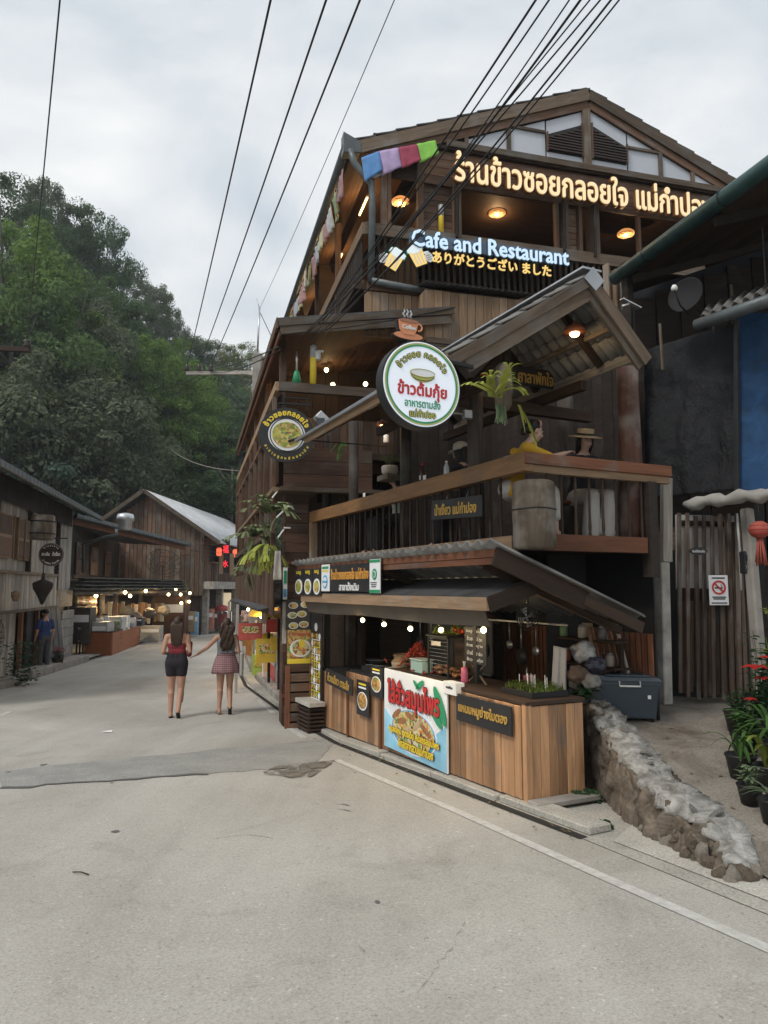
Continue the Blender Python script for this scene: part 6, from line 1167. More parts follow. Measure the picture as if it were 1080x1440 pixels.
# pots and plants on the far right
POT=plain('black_pot_plastic',(.014,.014,.015),.45); SOIL=plain('potting_soil',(.03,.022,.015),.95,0,.4,12,.6)
L_MID=leafm('mid_green_leaf',(.055,.115,.030)); L_YEL=leafm('yellow_green_leaf',(.16,.20,.035)); L_DK=leafm('dark_green_leaf',(.030,.065,.028)); L_GRY=leafm('grey_green_leaf',(.12,.16,.09)); L_RED=leafm('red_petal',(.50,.035,.025),.2,.35)
def strap(mb,p0,a,l,w,rise,droop,seg=6):
    """one curved strap leaf"""
    pts=[];d=V((math.cos(a),math.sin(a),0)); s=V((-math.sin(a),math.cos(a),0))
    for i in range(seg+1): t=i/seg; pts.append((V(p0)+d*l*t*(.55+.45*t)+UP*(rise*math.sin(t*math.pi*.55)-droop*t*t),w*(math.sin(math.pi*min(.96,.12+t*.84))**.7)))
    n=len(mb.v)
    for p,ww in pts: mb.v+=[p-s*ww/2,p+UP*ww*.12,p+s*ww/2]
    for i in range(seg): k=n+3*i; mb.f+=[[k,k+1,k+4,k+3],[k+1,k+2,k+5,k+4]]
def potplant(px,py,Y,r,kind,label,mat,nl=12,L=.3,w=.03,h=.2):
    q=dep(px,py,Y); q.z=ramp_z(q.x,q.y); t=thing('potted_plant',label,'potted plant',q,'potted plants along the ramp edge')
    lathe('pot',[(r*.75,0),(r,.8*r*1.7),(r*1.08,r*1.5),(r*1.08,r*1.62),(r*.96,r*1.62),(r*.93,r*1.4)],POT,t,q,18); lathe('soil',[(r*.94,r*1.38),(.01,r*1.45)],SOIL,t,q,16); top=r*1.4; mb=MB()
    if kind=='strap':
        for k in range(nl): strap(mb,(rnd(-.02,.02),rnd(-.02,.02),top),rnd(0,6.28),L*rnd(.6,1.1),w*rnd(.8,1.2),h*rnd(.6,1.3),h*rnd(.2,1.0))
    else:
        for k in range(nl):
            a=rnd(0,6.28); rr=rnd(0,L*.5); zt=top+rnd(.04,h); b0=V((rr*.3*math.cos(a),rr*.3*math.sin(a),top)); b1=V((rr*math.cos(a),rr*math.sin(a),zt)); mb.tube([b0,b1],[.004,.002],3)
            for j in range(5): f=rnd(.35,1); strap(mb,b0.lerp(b1,f),rnd(0,6.28),w*rnd(1.3,2.2),w*rnd(.6,.9),w*.4,w*.4,3)
    obj('foliage',mesh('foliage',mb.v,mb.f),mat,t,Matrix.Translation(q)); return t,q
potplant(1057,1150,5.25,.085,'bush','nearest front left pot with small yellowed leaves',L_GRY,16,.16,.035,.16)
potplant(1091,1168,5.0,.10,'strap','black pot with pale green strap leaves at the lower right corner',L_GRY,14,.20,.03,.12)
potplant(1044,1108,5.7,.11,'strap','pot with long narrow grey green leaves arching over the ramp',L_MID,13,.27,.03,.25)
potplant(1081,1095,5.5,.11,'strap','pot with broad yellow green strap leaves right of the arching plant',L_YEL,15,.27,.05,.26)
potplant(1049,1060,6.1,.11,'bush','pot with bushy small mid green leaves',L_MID,22,.26,.05,.26)
potplant(1089,1040,5.9,.12,'strap','pot with wide glossy green leaves under the red flowers',L_MID,17,.30,.05,.34)
potplant(1039,1022,6.7,.12,'bush','farthest pot with low fern green growth near the gate',L_DK,26,.26,.035,.26)
potplant(1071,990,6.5,.12,'bush','pot with dense dark green leaves behind the front row',L_DK,28,.34,.05,.5)
t,q=potplant(1079,975,6.7,.14,'bush','tall dark leaved shrub carrying large red trumpet flowers',L_DK,34,.40,.06,.78)
for px,py,r_ in ((1062,940,.11),(1073,955,.08),(1056,984,.06),(1078,925,.06)):
    c=dep(px,py,6.45); mb=MB()
    for k in range(6): strap(mb,c-q,k*1.05+rnd(-.2,.2),r_*rnd(.9,1.2),r_*.8,r_*.35,r_*.3,5)
    obj('red_flower',mesh('flower',mb.v,mb.f),L_RED,t,Matrix.Translation(q)); tube('flower_stalk',[c,c-V((rnd(-.03,.03),0,.22))],.005,L_DK,t,4)
potplant(1101,905,6.6,.15,'bush','bright yellow green bush at the right edge below the lantern',L_YEL,34,.34,.05,1.0)
# weeds at the counter foot
def weeds(px,py,n,s,label):
    q=G(px,py); mb=MB()
    for k in range(n): strap(mb,(rnd(-s,s),rnd(-s*.6,s*.6),rnd(.0,s*.9)),rnd(0,6.28),rnd(.04,.08),rnd(.025,.05),.03,.03,3)
    tag(obj('weed',mesh('weed',mb.v,mb.f),L_DK,None,Matrix.Translation(q)),label,'weed')
weeds(824,1128,110,.10,'leafy dark green weed growing between the counter corner and the stone wall'); weeds(852,1163,20,.04,'tiny weed at the foot of the stone wall'); weeds(1000,1212,16,.04,'tiny green weed under the near end of the stone wall'); weeds(810,1120,30,.05,'small weed touching the counter plinth')
# plant just behind the wall beside the box
q=dep(822,985,7.0); mb=MB()
for k in range(26): strap(mb,(rnd(-.05,.05),rnd(-.05,.05),rnd(0,.1)),rnd(0,6.28),rnd(.1,.2),rnd(.04,.06),.08,.06,4)
tag(obj('leafy_plant',mesh('plant',mb.v,mb.f),L_DK,None,Matrix.Translation(q)),'dark leafy plant beside the storage box at the wall top','plant')
# staghorn ferns
def frond(mb,p0,d,l,w,droop,fork=True):
    d=V(d).normalized(); s=d.cross(UP); s=s.normalized() if s.length>.1 else V((1,0,0)); seg=7; pts=[]
    for i in range(seg+1): t=i/seg; pts.append(V(p0)+d*l*t-UP*droop*l*t*t)
    n=len(mb.v)
    for i,p in enumerate(pts): t=i/seg; ww=w*(.45+1.0*t if t<.55 else 1.0-.2*(t-.55)); mb.v+=[p-s*ww/2,p+UP*ww*.08,p+s*ww/2]
    for i in range(seg): k=n+3*i; mb.f+=[[k,k+1,k+4,k+3],[k+1,k+2,k+5,k+4]]
    if fork:
        for sg in (-1,0,1): frond(mb,pts[-1]+s*sg*w*.34,(d+s*sg*.45-UP*droop*1.2),l*rnd(.28,.45),w*.55,.5+droop*.4,False)
def stag(c,n,L,w,mat,label,up_bias,xd,back,nm='staghorn_fern',root=None,droopy=0):
    t=thing(nm,label,'fern',c); mb=MB()
    for k in range(n):
        a=rnd(-1,1); d=V(xd)*a*rnd(.6,1.5)+UP*(up_bias*rnd(.3,1.1))-V(back)*rnd(.1,.8); frond(mb,V((0,0,0))+V(xd)*rnd(-.06,.06),d,L*rnd(.6,1.1),w*rnd(.6,1.0),rnd(.15,.5))
    for k in range(droopy):
        d=V(xd)*rnd(-.7,.7)-UP*rnd(.5,1.4)-V(back)*rnd(.2,.6); frond(mb,V(xd)*rnd(-.12,.12)-UP*rnd(0,.12),d,L*rnd(.35,.65),w*rnd(.22,.42),rnd(.2,.6))
    obj('fronds',mesh('fronds',mb.v,mb.f),mat,t,Matrix.Translation(c)); return t
L_STAG=leafm('staghorn_yellow_green',(.36,.40,.09),.25,.3); L_STG2=leafm('staghorn_grey_green',(.20,.24,.12),.3,.25)
c=FA.hit(706,560,u=-.32)
t=stag(c+UP*.0-XG*.06,11,.33,.07,L_STAG,'yellow green staghorn fern on a bark slab hanging at the pavilion left side',1.5,XG,FA.d1)
vs=[]; lathe('bark_mount',[(.04,-.16),(.07,-.11),(.08,.04),(.07,.20),(.04,.24)],W_LOG,t,c+XG*.07+FA.d1*.08+UP*.08,10); tube('hanger',[c+XG*.04+FA.d1*.06+UP*.35,c+XG*.04+FA.d1*.06+UP*.6],.005,CABLE,t,4)
mb=MB()
for k in range(14): frond(mb,V((0,0,-.05))+XG*rnd(-.05,.05),XG*rnd(-.5,.5)-UP*1.2-FA.d1*rnd(0,.5),rnd(.06,.11),.028,.3)
obj('drooping_fronds',mesh('fronds',mb.v,mb.f),L_GRY,t,Matrix.Translation(c-XG*.02))
c2=FA.hit(728,570,u=-.32); mb=MB()
for k in range(9): a=.15*k; strap(mb,(0,0,0),R(64),.16+.008*k,.014,.04,.07+.02*k,6)
for k in range(12): p=V((0,0,0))+XG*(.02+.12*math.sin(k*.14))-UP*.022*k; frond(mb,p,XG*.5-UP*.6+XG*rnd(-.2,.1),.08,.016,.6,False)
tag(obj('fern_frond',mesh('frond',mb.v,mb.f),L_STAG,None,Matrix.Translation(c2)),'single curling yellow green fern frond right of the bark slab','fern')
c=FB.hit(380,735,u=-.9)
stag(FB.hit(378,722,u=-.6),15,.34,.10,L_STG2,'large staghorn fern spreading upward on the street corner below the black round sign',1.2,XB,FB.d1,droopy=4)
stag(FB.hit(354,755,u=1.2),15,.40,.12,L_STG2,'big grey green staghorn fern nearer the road, left of the upper one',.7,XB,FB.d1,droopy=8)
stag(FB.hit(376,765,u=-.4),5,.30,.09,L_STAG,'lower staghorn fern with a mass of drooping narrow fronds',-.3,XB,FB.d1,droopy=34)
stag(FB.hit(350,800,u=1.8),8,.26,.08,L_STG2,'smallest staghorn fern low on the street wall',.3,XB,FB.d1,droopy=6)
q=FB.hit(386,800,u=-.6); tag(drape('tied_cloth',(q+UP*.25,q+UP*.25+XB*.08,q-UP*.15+XB*.1,q-UP*.15-XB*.02),CLOTHW,None,.02,8,3,1),'pale cloth tied below the drooping fern on the corner','cloth')
c=FA.hit(482,622,w=-.2); stag(c,8,.14,.03,L_MID,'small green hanging fern below the black round sign, beside the plank wall',-.2,XA,FA.d2,'hanging_fern',droopy=12)
# ================================================================ LEFT HOUSES
h1=thing('weathered_house','weathered grey plank house on the left with a dark eave and shuttered windows','house',FC.p(-5,-2,-.9))
boards('wall_plank',FC,'w',0,-12.5,.45,1.05,4.45,.21,.025,W_GREY,h1,out=1); boards('wall_plank',FC,'w',0,-12.5,-6.0,-.95,1.05,.3,.025,W_GREY,h1,out=1)
boards('upper_plank',FC,'w',.12,-12.5,-.2,3.72,4.35,.3,.02,W_DARKZ,h1,out=1)
slab('side_wall',[FC.p(.48,0,-.95),FC.p(.48,-7,-.95),FC.p(.48,-7,4.4),FC.p(.48,-3.5,6.3),FC.p(.48,0,4.4)],.06,W_GREYB,h1)
slab('core',[FC.p(-12.5,-.1,-1),FC.p(.4,-.1,-1),FC.p(.4,-.1,4.4),FC.p(-12.5,-.1,4.4)],.1,W_DARK,h1)
slab('roof',[FC.p(-13,.85,4.17),FC.p(1.1,.85,4.17),FC.p(1.1,-3.5,6.5),FC.p(-13,-3.5,6.5)],.10,RT,h1)
slab('roof',[FC.p(-13,-7.5,4.2),FC.p(1.1,-7.5,4.2),FC.p(1.1,-3.5,6.5),FC.p(-13,-3.5,6.5)],.10,RT,h1)
for k in range(44): u=-13+.32*k; bar('roof_tile',FC.p(u,.86,4.16),FC.p(u+.30,.86,4.16),.10,.15,GUTTERG,h1,bev=.012)
bar('rake_board',FC.p(1.12,.85,4.15),FC.p(1.12,-3.5,6.48),.04,.16,W_GREYB,h1)
for u in (-8.3,-5.3,-1.9): bar('wall_post',FC.p(u,.06,-.95),FC.p(u,.06,4.2),.14,.14,W_DARKZ,h1,up=FC.d1)
def shutter(u0,u1,z0,z1):
    s=bar('window_shutter',FC.p((u0+u1)/2,.07,z0),FC.p((u0+u1)/2,.07,z1),.05,u1-u0,W_PALE,h1,up=FC.d1)
    for k in range(2):
        for j in range(2): a=u0+(u1-u0)*(k+.12)/2; b2=u0+(u1-u0)*(k+.88)/2; za=z0+(z1-z0)*(j+.08)/2; zb=z0+(z1-z0)*(j+.92)/2; bar('shutter_panel',FC.p((a+b2)/2,.105,za),FC.p((a+b2)/2,.105,zb),.02,b2-a,W_BROWN,s,up=FC.d1)
    for u in (u0,u1,(u0+u1)/2): bar('shutter_frame',FC.p(u,.12,z0),FC.p(u,.12,z1),.04,.05,W_PALE,s,up=FC.d1)
shutter(-9.6,-7.0,2.35,3.45); shutter(-6.6,-5.3,2.35,3.45); shutter(-12.2,-10.2,2.35,3.45)
# balcony-like boarded band, doorways, blocks, slab
for k in range(40): u=-12.3+.22*k; bar('skirt_board',FC.p(u,.45+rnd(0,.01),1.05),FC.p(u,.45,1.95),.025,.205,W_GREY,h1,up=FC.d1)
bar('band_rail',FC.p(-12.5,.48,1.98),FC.p(-3.6,.48,1.98),.1,.07,W_GREYB,h1); bar('band_rail',FC.p(-12.5,.48,1.04),FC.p(-3.6,.48,1.04),.1,.07,W_GREYB,h1)
bar('lower_skirt',FC.p(-3.4,.10,1.25),FC.p(.4,.10,1.25),.06,.55,W_GREYB,h1)
for r in range(6):
    for k in range(5): u=-1.55+.40*k+(.2 if r%2 else 0); bar('stone_block',FC.p(u,.13,-.80+.30*r),FC.p(min(u+.39,.47),.13,-.80+.30*r),.14,.29,CONC,h1,bev=.015)
slab('doorway_dark',[FC.p(-5.9,.05,-.95),FC.p(-4.3,.05,-.95),FC.p(-4.3,.05,1.05),FC.p(-5.9,.05,1.05)],.02,BLACK,h1)
for u in (-5.95,-4.25): bar('door_jamb',FC.p(u,.12,-.95),FC.p(u,.12,1.1),.10,.14,W_RED,h1,up=FC.d1)
gsl=thing('leaning_slab','tall dark grey weathered board panel leaning against the old house wall','board panel',FC.p(-2.7,.3,-.8)); slab('panel',[FC.p(-3.75,.42,-.85),FC.p(-1.75,.42,-.85),FC.p(-1.75,.15,1.32),FC.p(-3.75,.15,1.32)],.05,wood('dark_grey_slab_wood',(.07,.07,.072),.5,ax='z',grey=.3,greyc=(.15,.15,.15)),gsl)
for u in (-3.1,-2.4): bar('seam_batten',FC.p(u,.44,-.8),FC.p(u,.17,1.3),.015,.02,W_GREYB,gsl,up=FC.d1)
wh=thing('carved_ornament','pale carved round wooden ornament on the wall by the shop doorway','ornament',dep(8,790,15.5)); c=FC.p(-8.0,.15,.35)
for r_ in (.35,.55): tube('ring',[c+FC.d1*(r_*math.cos(a))+UP*(r_*math.sin(a)) for a in [k*math.pi/12 for k in range(25)]],.04,W_GREY,wh,6)
for k in range(6): a=k*math.pi/6; bar('spoke',c-(FC.d1*math.cos(a)+UP*math.sin(a))*.55,c+(FC.d1*math.cos(a)+UP*math.sin(a))*.55,.03,.05,W_GREY,wh,up=FC.d2)
# round sign on a bracket, hanging drum, lanterns
c=dep(72,780,17.5); t=thing('round_wood_sign','round dark wooden shop sign with pale lettering on the left house bracket','sign',c-UP*.3); xq=V((.97,.24,0)).normalized(); Mx=Matrix.Translation(c)@Matrix((xq,UP,-UP.cross(xq)*-1*-1)).transposed().to_4x4()
nq=xq.cross(UP); Mx=Matrix.Translation(c)@Matrix((xq,nq.cross(xq),nq)).transposed().to_4x4(); vs,fs_=discmesh(.285,.05,36); obj('disc',mesh('disc',vs,fs_),W_DARK,t,Mx); ring('rim',.26,.285,c,xq,W_GREYB,t,.028,36)
lettering('ขนมจีน - น้ำเงี้ยว',c+UP*.02,xq,.42,.10,PAPER,t,bold=.02,thick=.004,out=.03); arc_text('กาแฟสด โบราณ',c,xq,.22,R(215),R(325),.055,PAPER,t,.02,.004,.03,flip=True); arc_text('ร้านอาหาร',c,xq,.22,R(140),R(40),.05,PAPER,t,.02,.004,.03)
a=dep(42,757,17.4); b2=dep(95,757,17.9); bar('bracket',a,b2,.04,.03,BLACK,t)
for s in (-.12,.12): bar('hanger',c+xq*s+UP*.26,c+xq*s+UP*.42,.01,.01,BLACK,t,up=xq)
c=dep(60,742,17.3); t=thing('hanging_bucket','old grey wooden bucket planter standing on the sign bracket of the left house','bucket',c-UP*.3); lathe('body',[(.24,-.30),(.27,-.28),(.27,.28),(.25,.30)],W_LOG,t,c,16)
for z in (-.15,.15): tube('hoop',[c+V((.278*math.cos(a),.278*math.sin(a),z)) for a in [k*math.pi/8 for k in range(17)]],.015,BLACK,t,5)
c=dep(60,829,17.3); t=thing('carved_pendant','dark carved wooden pendant lantern hanging below the round wooden sign','lantern',c); lathe('body',[(.03,-.36),(.12,-.15),(.22,.02),(.24,.14),(.20,.18),(.05,.24),(.03,.40)],W_DARKZ,t,c,10); tube('chain',[c+UP*.4,c+UP*.85],.01,BLACK,t,5)
c=dep(22,838,16.2); t=thing('wall_lamp','small pale horn shaped wall lamp on the boarded band','lamp',c); lathe('shade',[(.05,-.12),(.09,-.02),(.10,.08),(.02,.12)],W_PALE,t,c,12); bar('arm',c+UP*.05,c+V((-.15,.25,.05)),.03,.03,BLACK,t)
c=FC.p(-4.0,.35,.1); t=thing('wooden_post_box','grey brown wooden post box on a stand beside the doorway','post box',FC.p(-4.0,.35,-.9)); bar('box',c-FC.d1*.18,c+FC.d1*.18,.25,.45,W_GREYB,t); bar('post',FC.p(-4.0,.35,-.9),FC.p(-4.0,.35,-.1),.08,.08,W_GREYB,t,up=XG); bar('roof_board',c-FC.d1*.22+UP*.25,c+FC.d1*.22+UP*.25,.32,.03,W_GREY,t)
# pot with pink flowers near door
q=FC.p(-4.35,.75,-.72); t=thing('flower_pot','dark pot of small red pink flowers in front of the grey post box','potted plant',q); lathe('pot',[(.12,0),(.16,.3),(.15,.32)],W_DARKZ,t,q,12); mb=MB(); mr=MB()
for k in range(70): strap(mb,(rnd(-.12,.12),rnd(-.12,.12),.3+rnd(0,.2)),rnd(0,6.28),.12,.05,.05,.04,2)
for k in range(40): strap(mr,(rnd(-.15,.15),rnd(-.15,.15),.42+rnd(0,.18)),rnd(0,6.28),.07,.05,.03,.02,2)
obj('leaves',mesh('l',mb.v,mb.f),L_DK,t,Matrix.Translation(q),kind='stuff'); obj('flowers',mesh('f',mr.v,mr.f),leafm('pink_petals',(.35,.05,.06)),t,Matrix.Translation(q),kind='stuff')
q=FC.p(-8.2,.75,-.95); mb=MB()
for k in range(260): strap(mb,(rnd(-.35,.35),rnd(-.35,.35),rnd(.05,1.25)),rnd(0,6.28),.16,.07,.05,.06,2)
t=tag(obj('shrub',mesh('shrub',mb.v,mb.f),L_DK,None,Matrix.Translation(q)),'dark leafy shrub at the left edge beside the old house','shrub')
# ---- second house with the open stall
h2=thing('low_dark_house','low dark brown plank house behind the open stall with bulbs on the left','house',FC.p(6,-1.5,-.85))
P2=lambda u,w,z: FC.p(u,w,z)
boards('wall_plank',FC,'w',-.2,.6,13.5,1.9,4.0,.30,.03,W_DARKZ,h2,out=1)
eL=dep(107,725,26.0); eR=dep(269,766,36.0); back=FC.d2*-3.2+UP*.12
slab('roof',[eL,eR,eR+back,eL+back],.10,RT,h2); n=24
for k in range(n): a=eL.lerp(eR,k/n); b2=eL.lerp(eR,(k+.94)/n); bar('roof_tile',a,b2,.10,.14,GUTTERG,h2)
bar('fascia_board',eL-UP*.18+FC.d2*-.3,eR-UP*.18+FC.d2*-.3,.04,.2,W_RED,h2); tube('gutter_pipe',[dep(117,806,27),dep(117,765,27),dep(150,755,26.5),dep(164,752,26.4),dep(164,744,26.4)],.06,GUTTERG,h2,8)
slab('end_wall',[FC.p(.75,-.3,-.9),FC.p(.75,-5,-.9),FC.p(.75,-5,5),FC.p(.75,-.3,4.1)],.05,W_DARK,h2)
for k,(u0_,u1_) in enumerate(((2.0,3.4),(5.0,6.6),(8.6,10.2))):
    s=bar('window_shutter',FC.p((u0_+u1_)/2,-.12,2.15),FC.p((u0_+u1_)/2,-.12,3.35),.04,u1_-u0_,W_BROWN,h2,up=FC.d1); bar('pane',FC.p((u0_+u1_)/2,-.09,2.7),FC.p((u0_+u1_)/2,-.09,3.2),.02,(u1_-u0_)*.7,GLASS_D,s,up=FC.d1)
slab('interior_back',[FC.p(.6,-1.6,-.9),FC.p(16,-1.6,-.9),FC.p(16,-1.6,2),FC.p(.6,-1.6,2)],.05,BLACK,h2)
# the stall awning
aw2=thing('stall_awning','mossy shingled awning on crooked tree trunk posts in front of the low dark house','awning',FC.p(6,1.2,1.5)); 
TOPS=plain('mossy_shingle',(.10,.098,.08),.9,0,.45,4,.9)
ca=dep(104,831,25.2); cb=dep(262,829,36.5); ia=dep(112,811,27.2); ib=dep(255,815,37.5)
slab('roof_sheet',[ca,cb,ib,ia],.06,TOPS,aw2); n=18
for k in range(n):
    for r in range(4):
        a=ca.lerp(ia,r/4).lerp(cb.lerp(ib,r/4),k/n); b2=ca.lerp(ia,r/4).lerp(cb.lerp(ib,r/4),(k+.93)/n); bar('shingle',a+UP*(.05+rnd(0,.03)),b2+UP*(.05+rnd(0,.03)),.55,.04,TOPS,aw2,bev=.01)
bar('eave_pole',ca-UP*.1,cb-UP*.08,.08,.10,W_GREYB,aw2)
for px,py,x2 in ((141,912,139),(160,905,161),(196,899,195),(223,893,224)):
    g=G(px,py); Y=g.y; tp=dep(x2,832,Y); lathe('trunk_post',[(.12,0),(.10,.8),(.12,1.5),(.10,tp.z-g.z)],W_LOG,aw2,g,9)
for k,(px,py,Y) in enumerate(((135,838,27),(176,833,29),(183,838,29.5),(205,831,31),(237,836,34),(247,829,35),(254,836,35.5),(255,848,35),(267,834,36.5),(266,846,36))):
    p=dep(px,py,Y); t=thing('light_bulb','%s warm bulb hanging under the left stall awning'%['first','second','third','fourth','fifth','sixth','seventh','eighth','ninth','tenth'][k]+' counted from the old house','light bulb',p,'bulbs under the left stall awning'); mb=MB().ball((0,0,0),.075,10,6); obj('bulb',mesh('b',mb.v,mb.f,True),BULB,t,Matrix.Translation(p)); tube('cord',[p+UP*.05,p+UP*.3],.012,CABLE,t,4)
for px,Y in ((150,28),(215,32),(250,36)): 
    ld=bpy.data.lights.new('stall_light','POINT'); ld.energy=60; ld.color=(1,.72,.4); lo=bpy.data.objects.new('stall_light',ld); COL.objects.link(lo); lo.location=dep(px,842,Y)+V((0,0,-.1)); lo['kind']='helper'
ct=thing('orange_counter','orange brown stall counter with a white printed sign, goods on top','counter',G(170,918)); a=G(157,922);b2=G(196,905); a.z=b2.z=-.85; TERR=plain('orange_brown_panel',(.30,.10,.04),.5,0,.1); slab('front_panel',[a,b2,b2+UP*.85,a+UP*.85],.05,TERR,ct); slab('side_panel',[a+V((-1.1,.25,0)),a,a+UP*.85,a+V((-1.1,.25,.85))],.05,TERR,ct); slab('top_board',[a+UP*.88,b2+UP*.88,b2+UP*.88+V((-1.1,.3,0)),a+UP*.88+V((-1.1,.3,0))],.04,W_DARK,ct)
m0=a.lerp(b2,.5)+UP*.48; xd_=(b2-a).normalized(); nn_=xd_.cross(UP); xd_=xd_ if nn_.y<0 else -xd_
flat_shape('sign_print',rect(2.6,.55),m0,xd_,PAPER,ct,out=.01); lettering('ร้านข้าวซอยน้ำหนึ่ง',m0+UP*.10,xd_,2.4,.24,plain('purple_print',(.12,.10,.40),.5),ct,bold=.04,thick=.006,out=.02); lettering('อาหารพื้นเมือง',m0-UP*.14,xd_,1.6,.18,RED,ct,bold=.03,thick=.006,out=.02)
def clutter(items):
    for (nm,label,cat,px,py,Y,w_,h_,c) in items:
        q=dep(px,py,Y); mt=MATS.get('clutter_'+str(c)) or plain('clutter_'+str(c),c,.55,var=.2)
        t=thing(nm,label,cat,q); 
        if cat in('jar','pot','basket','bottle'): lathe('body',[(w_*.40,0),(w_*.5,h_*.15),(w_*.48,h_*.75),(w_*.30,h_*.9)],mt,t,q,12); lathe('lid',[(w_*.33,h_*.88),(w_*.33,h_),(w_*.1,h_*1.03)],W_DARK,t,q,12)
        else: bar('body',q+V((-w_/2,0,h_/2)),q+V((w_/2,0,h_/2)),w_*.6,h_,mt,t,bev=.01); bar('trim',q+V((-w_*.45,-w_*.31,h_*.7)),q+V((w_*.45,-w_*.31,h_*.7)),.01,h_*.2,PAPER,t)
clutter([('display_box','white framed display box on the orange counter','box',158,887,28,.9,.55,(.45,.46,.45)),('leaning_menu','tilted white menu card on the orange counter','box',172,885,29,.5,.55,(.62,.63,.62)),('steamer_pot','silver steamer pot at the orange counter middle','pot',183,883,30,.5,.5,(.35,.35,.36)),('cooler_tub','dark cooler tub at the right end of the orange counter','box',192,880,31,.6,.35,(.05,.06,.07)),
('grey_sack','pale grey sign cloth on the railing left of the orange counter','sign',134,905,26.5,1.1,.8,(.38,.37,.35)),('jar_cabinet','dark cabinet of jars beside the old house wall','cabinet',112,905,26.2,.9,1.3,(.06,.05,.04)),('woven_tray','woven tray of goods on the railing','basket',125,885,26.6,.7,.3,(.22,.17,.1)),('goods_tray','tray of pale wrapped goods left of the first trunk post','basket',134,880,26.8,.6,.35,(.40,.36,.30)),('stacked_cups','stack of cups beside the tree trunk post','jar',147,882,27.3,.3,.5,(.5,.48,.44)),
('stone_table','round pale stone table under the left awning','table',213,903,33,.9,.75,(.36,.35,.33)),('wood_door_panel','carved red brown wooden panel at the stall back','panel',240,895,36,1.6,2.0,(.10,.045,.025)),('small_fridge','narrow blue and white drink fridge near the road end of the stalls','fridge',273,893,36.5,.38,1.15,(.20,.38,.58)),('shelf_goods','shelf of colourful goods near the blue fridge','shelf',262,888,36.5,.9,1.0,(.28,.22,.14)),('framed_board_left','framed red and white poster board leaning at the storefront','poster',293,885,39,.55,1.1,(.42,.18,.13)),('framed_board_right','second framed dark poster board at the storefront','poster',300,884,39.5,.5,1.0,(.10,.06,.05))])
mb=MB()
q=G(150,918)
for k in range(420): strap(mb,(rnd(-.45,.35),rnd(-.3,.3),rnd(0,1.15)),rnd(0,6.28),.18,.10,.06,.06,2)
tag(obj('shrub',mesh('shrub',mb.v,mb.f),L_MID,None,Matrix.Translation(q)),'bright green leafy shrub at the left end of the orange counter','shrub')
rl=thing('stall_railing','dark wooden railing crowded with goods left of the green shrub','railing',dep(125,925,25.8)); 
for k in range(9): p=dep(107+4.5*k,926-.6*k,25.8+.15*k); p.z=-.8; bar('baluster',p,p+UP*.95,.06,.06,W_DARKZ,rl,up=XA)
a=dep(106,925,25.8);b2=dep(145,920,27.0); a.z=b2.z=.15; bar('top_rail',a,b2,.1,.08,W_GREYB,rl); a.z=b2.z=-.3; bar('mid_rail',a,b2,.06,.06,W_GREYB,rl)
for k,(px,py) in enumerate(((128,857),(178,860),(190,868),(210,862),(230,858))): tag(blobbag('hanging_bundle',dep(px,py,29+k),.28,plain('bundle_%d'%k,[(.30,.27,.22),(.16,.14,.11),(.25,.2,.15),(.12,.10,.08),(.2,.17,.13)][k],.9,var=.3,scale=6),'%s hanging bundle of dried goods under the left awning'%['pale','brownish','tan','dark','straw coloured'][k],'bundle',k+3),'%s hanging bundle of dried goods under the left awning'%['pale','brownish','tan','dark','straw coloured'][k],'bundle')
c=dep(176,733,27.5); t=thing('roof_ventilator','shiny metal roof ventilator on the low house roof','roof vent',c-UP*.3); lathe('drum',[(.22,-.35),(.26,-.3),(.26,-.02),(.34,.03),(.33,.18),(.28,.28),(.10,.32)],GALV,t,c,20)
c=dep(229,797,30.5); t=thing('mesh_dish','dark mesh satellite dish standing on the left awning roof','satellite dish',c); n_=V((.35,-.6,.55)).normalized(); x_=n_.cross(UP).normalized()
def dl(r,a): return c+x_*(r*math.cos(a))+n_.cross(x_)*(r*math.sin(a))+n_*(.25*(r/.75)**2)
for r_ in (.25,.5,.75): tube('hoop',[dl(r_,a) for a in [k*math.pi/12 for k in range(25)]],.014,BLACK,t,5)
for k in range(16): tube('rib',[dl(0,0),dl(.4,k*math.pi/8),dl(.75,k*math.pi/8)],.008,BLACK,t,4)
slab('mesh_panel',[dl(.74,k*math.pi/8) for k in range(16)],.005,plain('dark_mesh',(.05,.05,.05),.6),t) if False else None
tube('mast',[c,c-UP*.9],.03,BLACK,t,6)
# ---- gable house with pale metal roof
h3=thing('gable_house','brown plank gable house with a pale ribbed metal roof, red lit sign on its side','house',V((-12.5,42,-.9)))
pk=V((-12.76,38,6.75)); XD=FD.d2; eRt=V((-9.05,38,4.22)); eLf=V((-16.6,38,3.9)); L3=9.0
d1=FD.d1
for k in range(9):
    t0=k/9;t1=(k+1.02)/9; e0=V((eRt.x,37.4,eRt.z)); p0=V((pk.x,37.4,pk.z+.06)); o1=V((.04,1,0))*18*t0; o2=V((.04,1,0))*18*t1; corr('roof_sheet',p0+o1,p0+o2,e0+o1+V((.35,0,-.22)),e0+o2+V((.35,0,-.22)),6,.03,.03,ROOFL,h3)
slab('roof',[V((pk.x,37.4,pk.z)),V((pk.x+.7,56,pk.z)),V((eLf.x+.7,56,eLf.z)),V((eLf.x,37.4,eLf.z))],.1,CORRD,h3)
bar('barge_board',V((eLf.x-.1,37.38,eLf.z)),V((pk.x,37.38,pk.z)),.06,.2,W_GREYB,h3); bar('barge_board',V((pk.x,37.38,pk.z)),V((eRt.x+.4,37.38,eRt.z-.25)),.06,.2,W_GREYB,h3)
x=eLf.x+.3
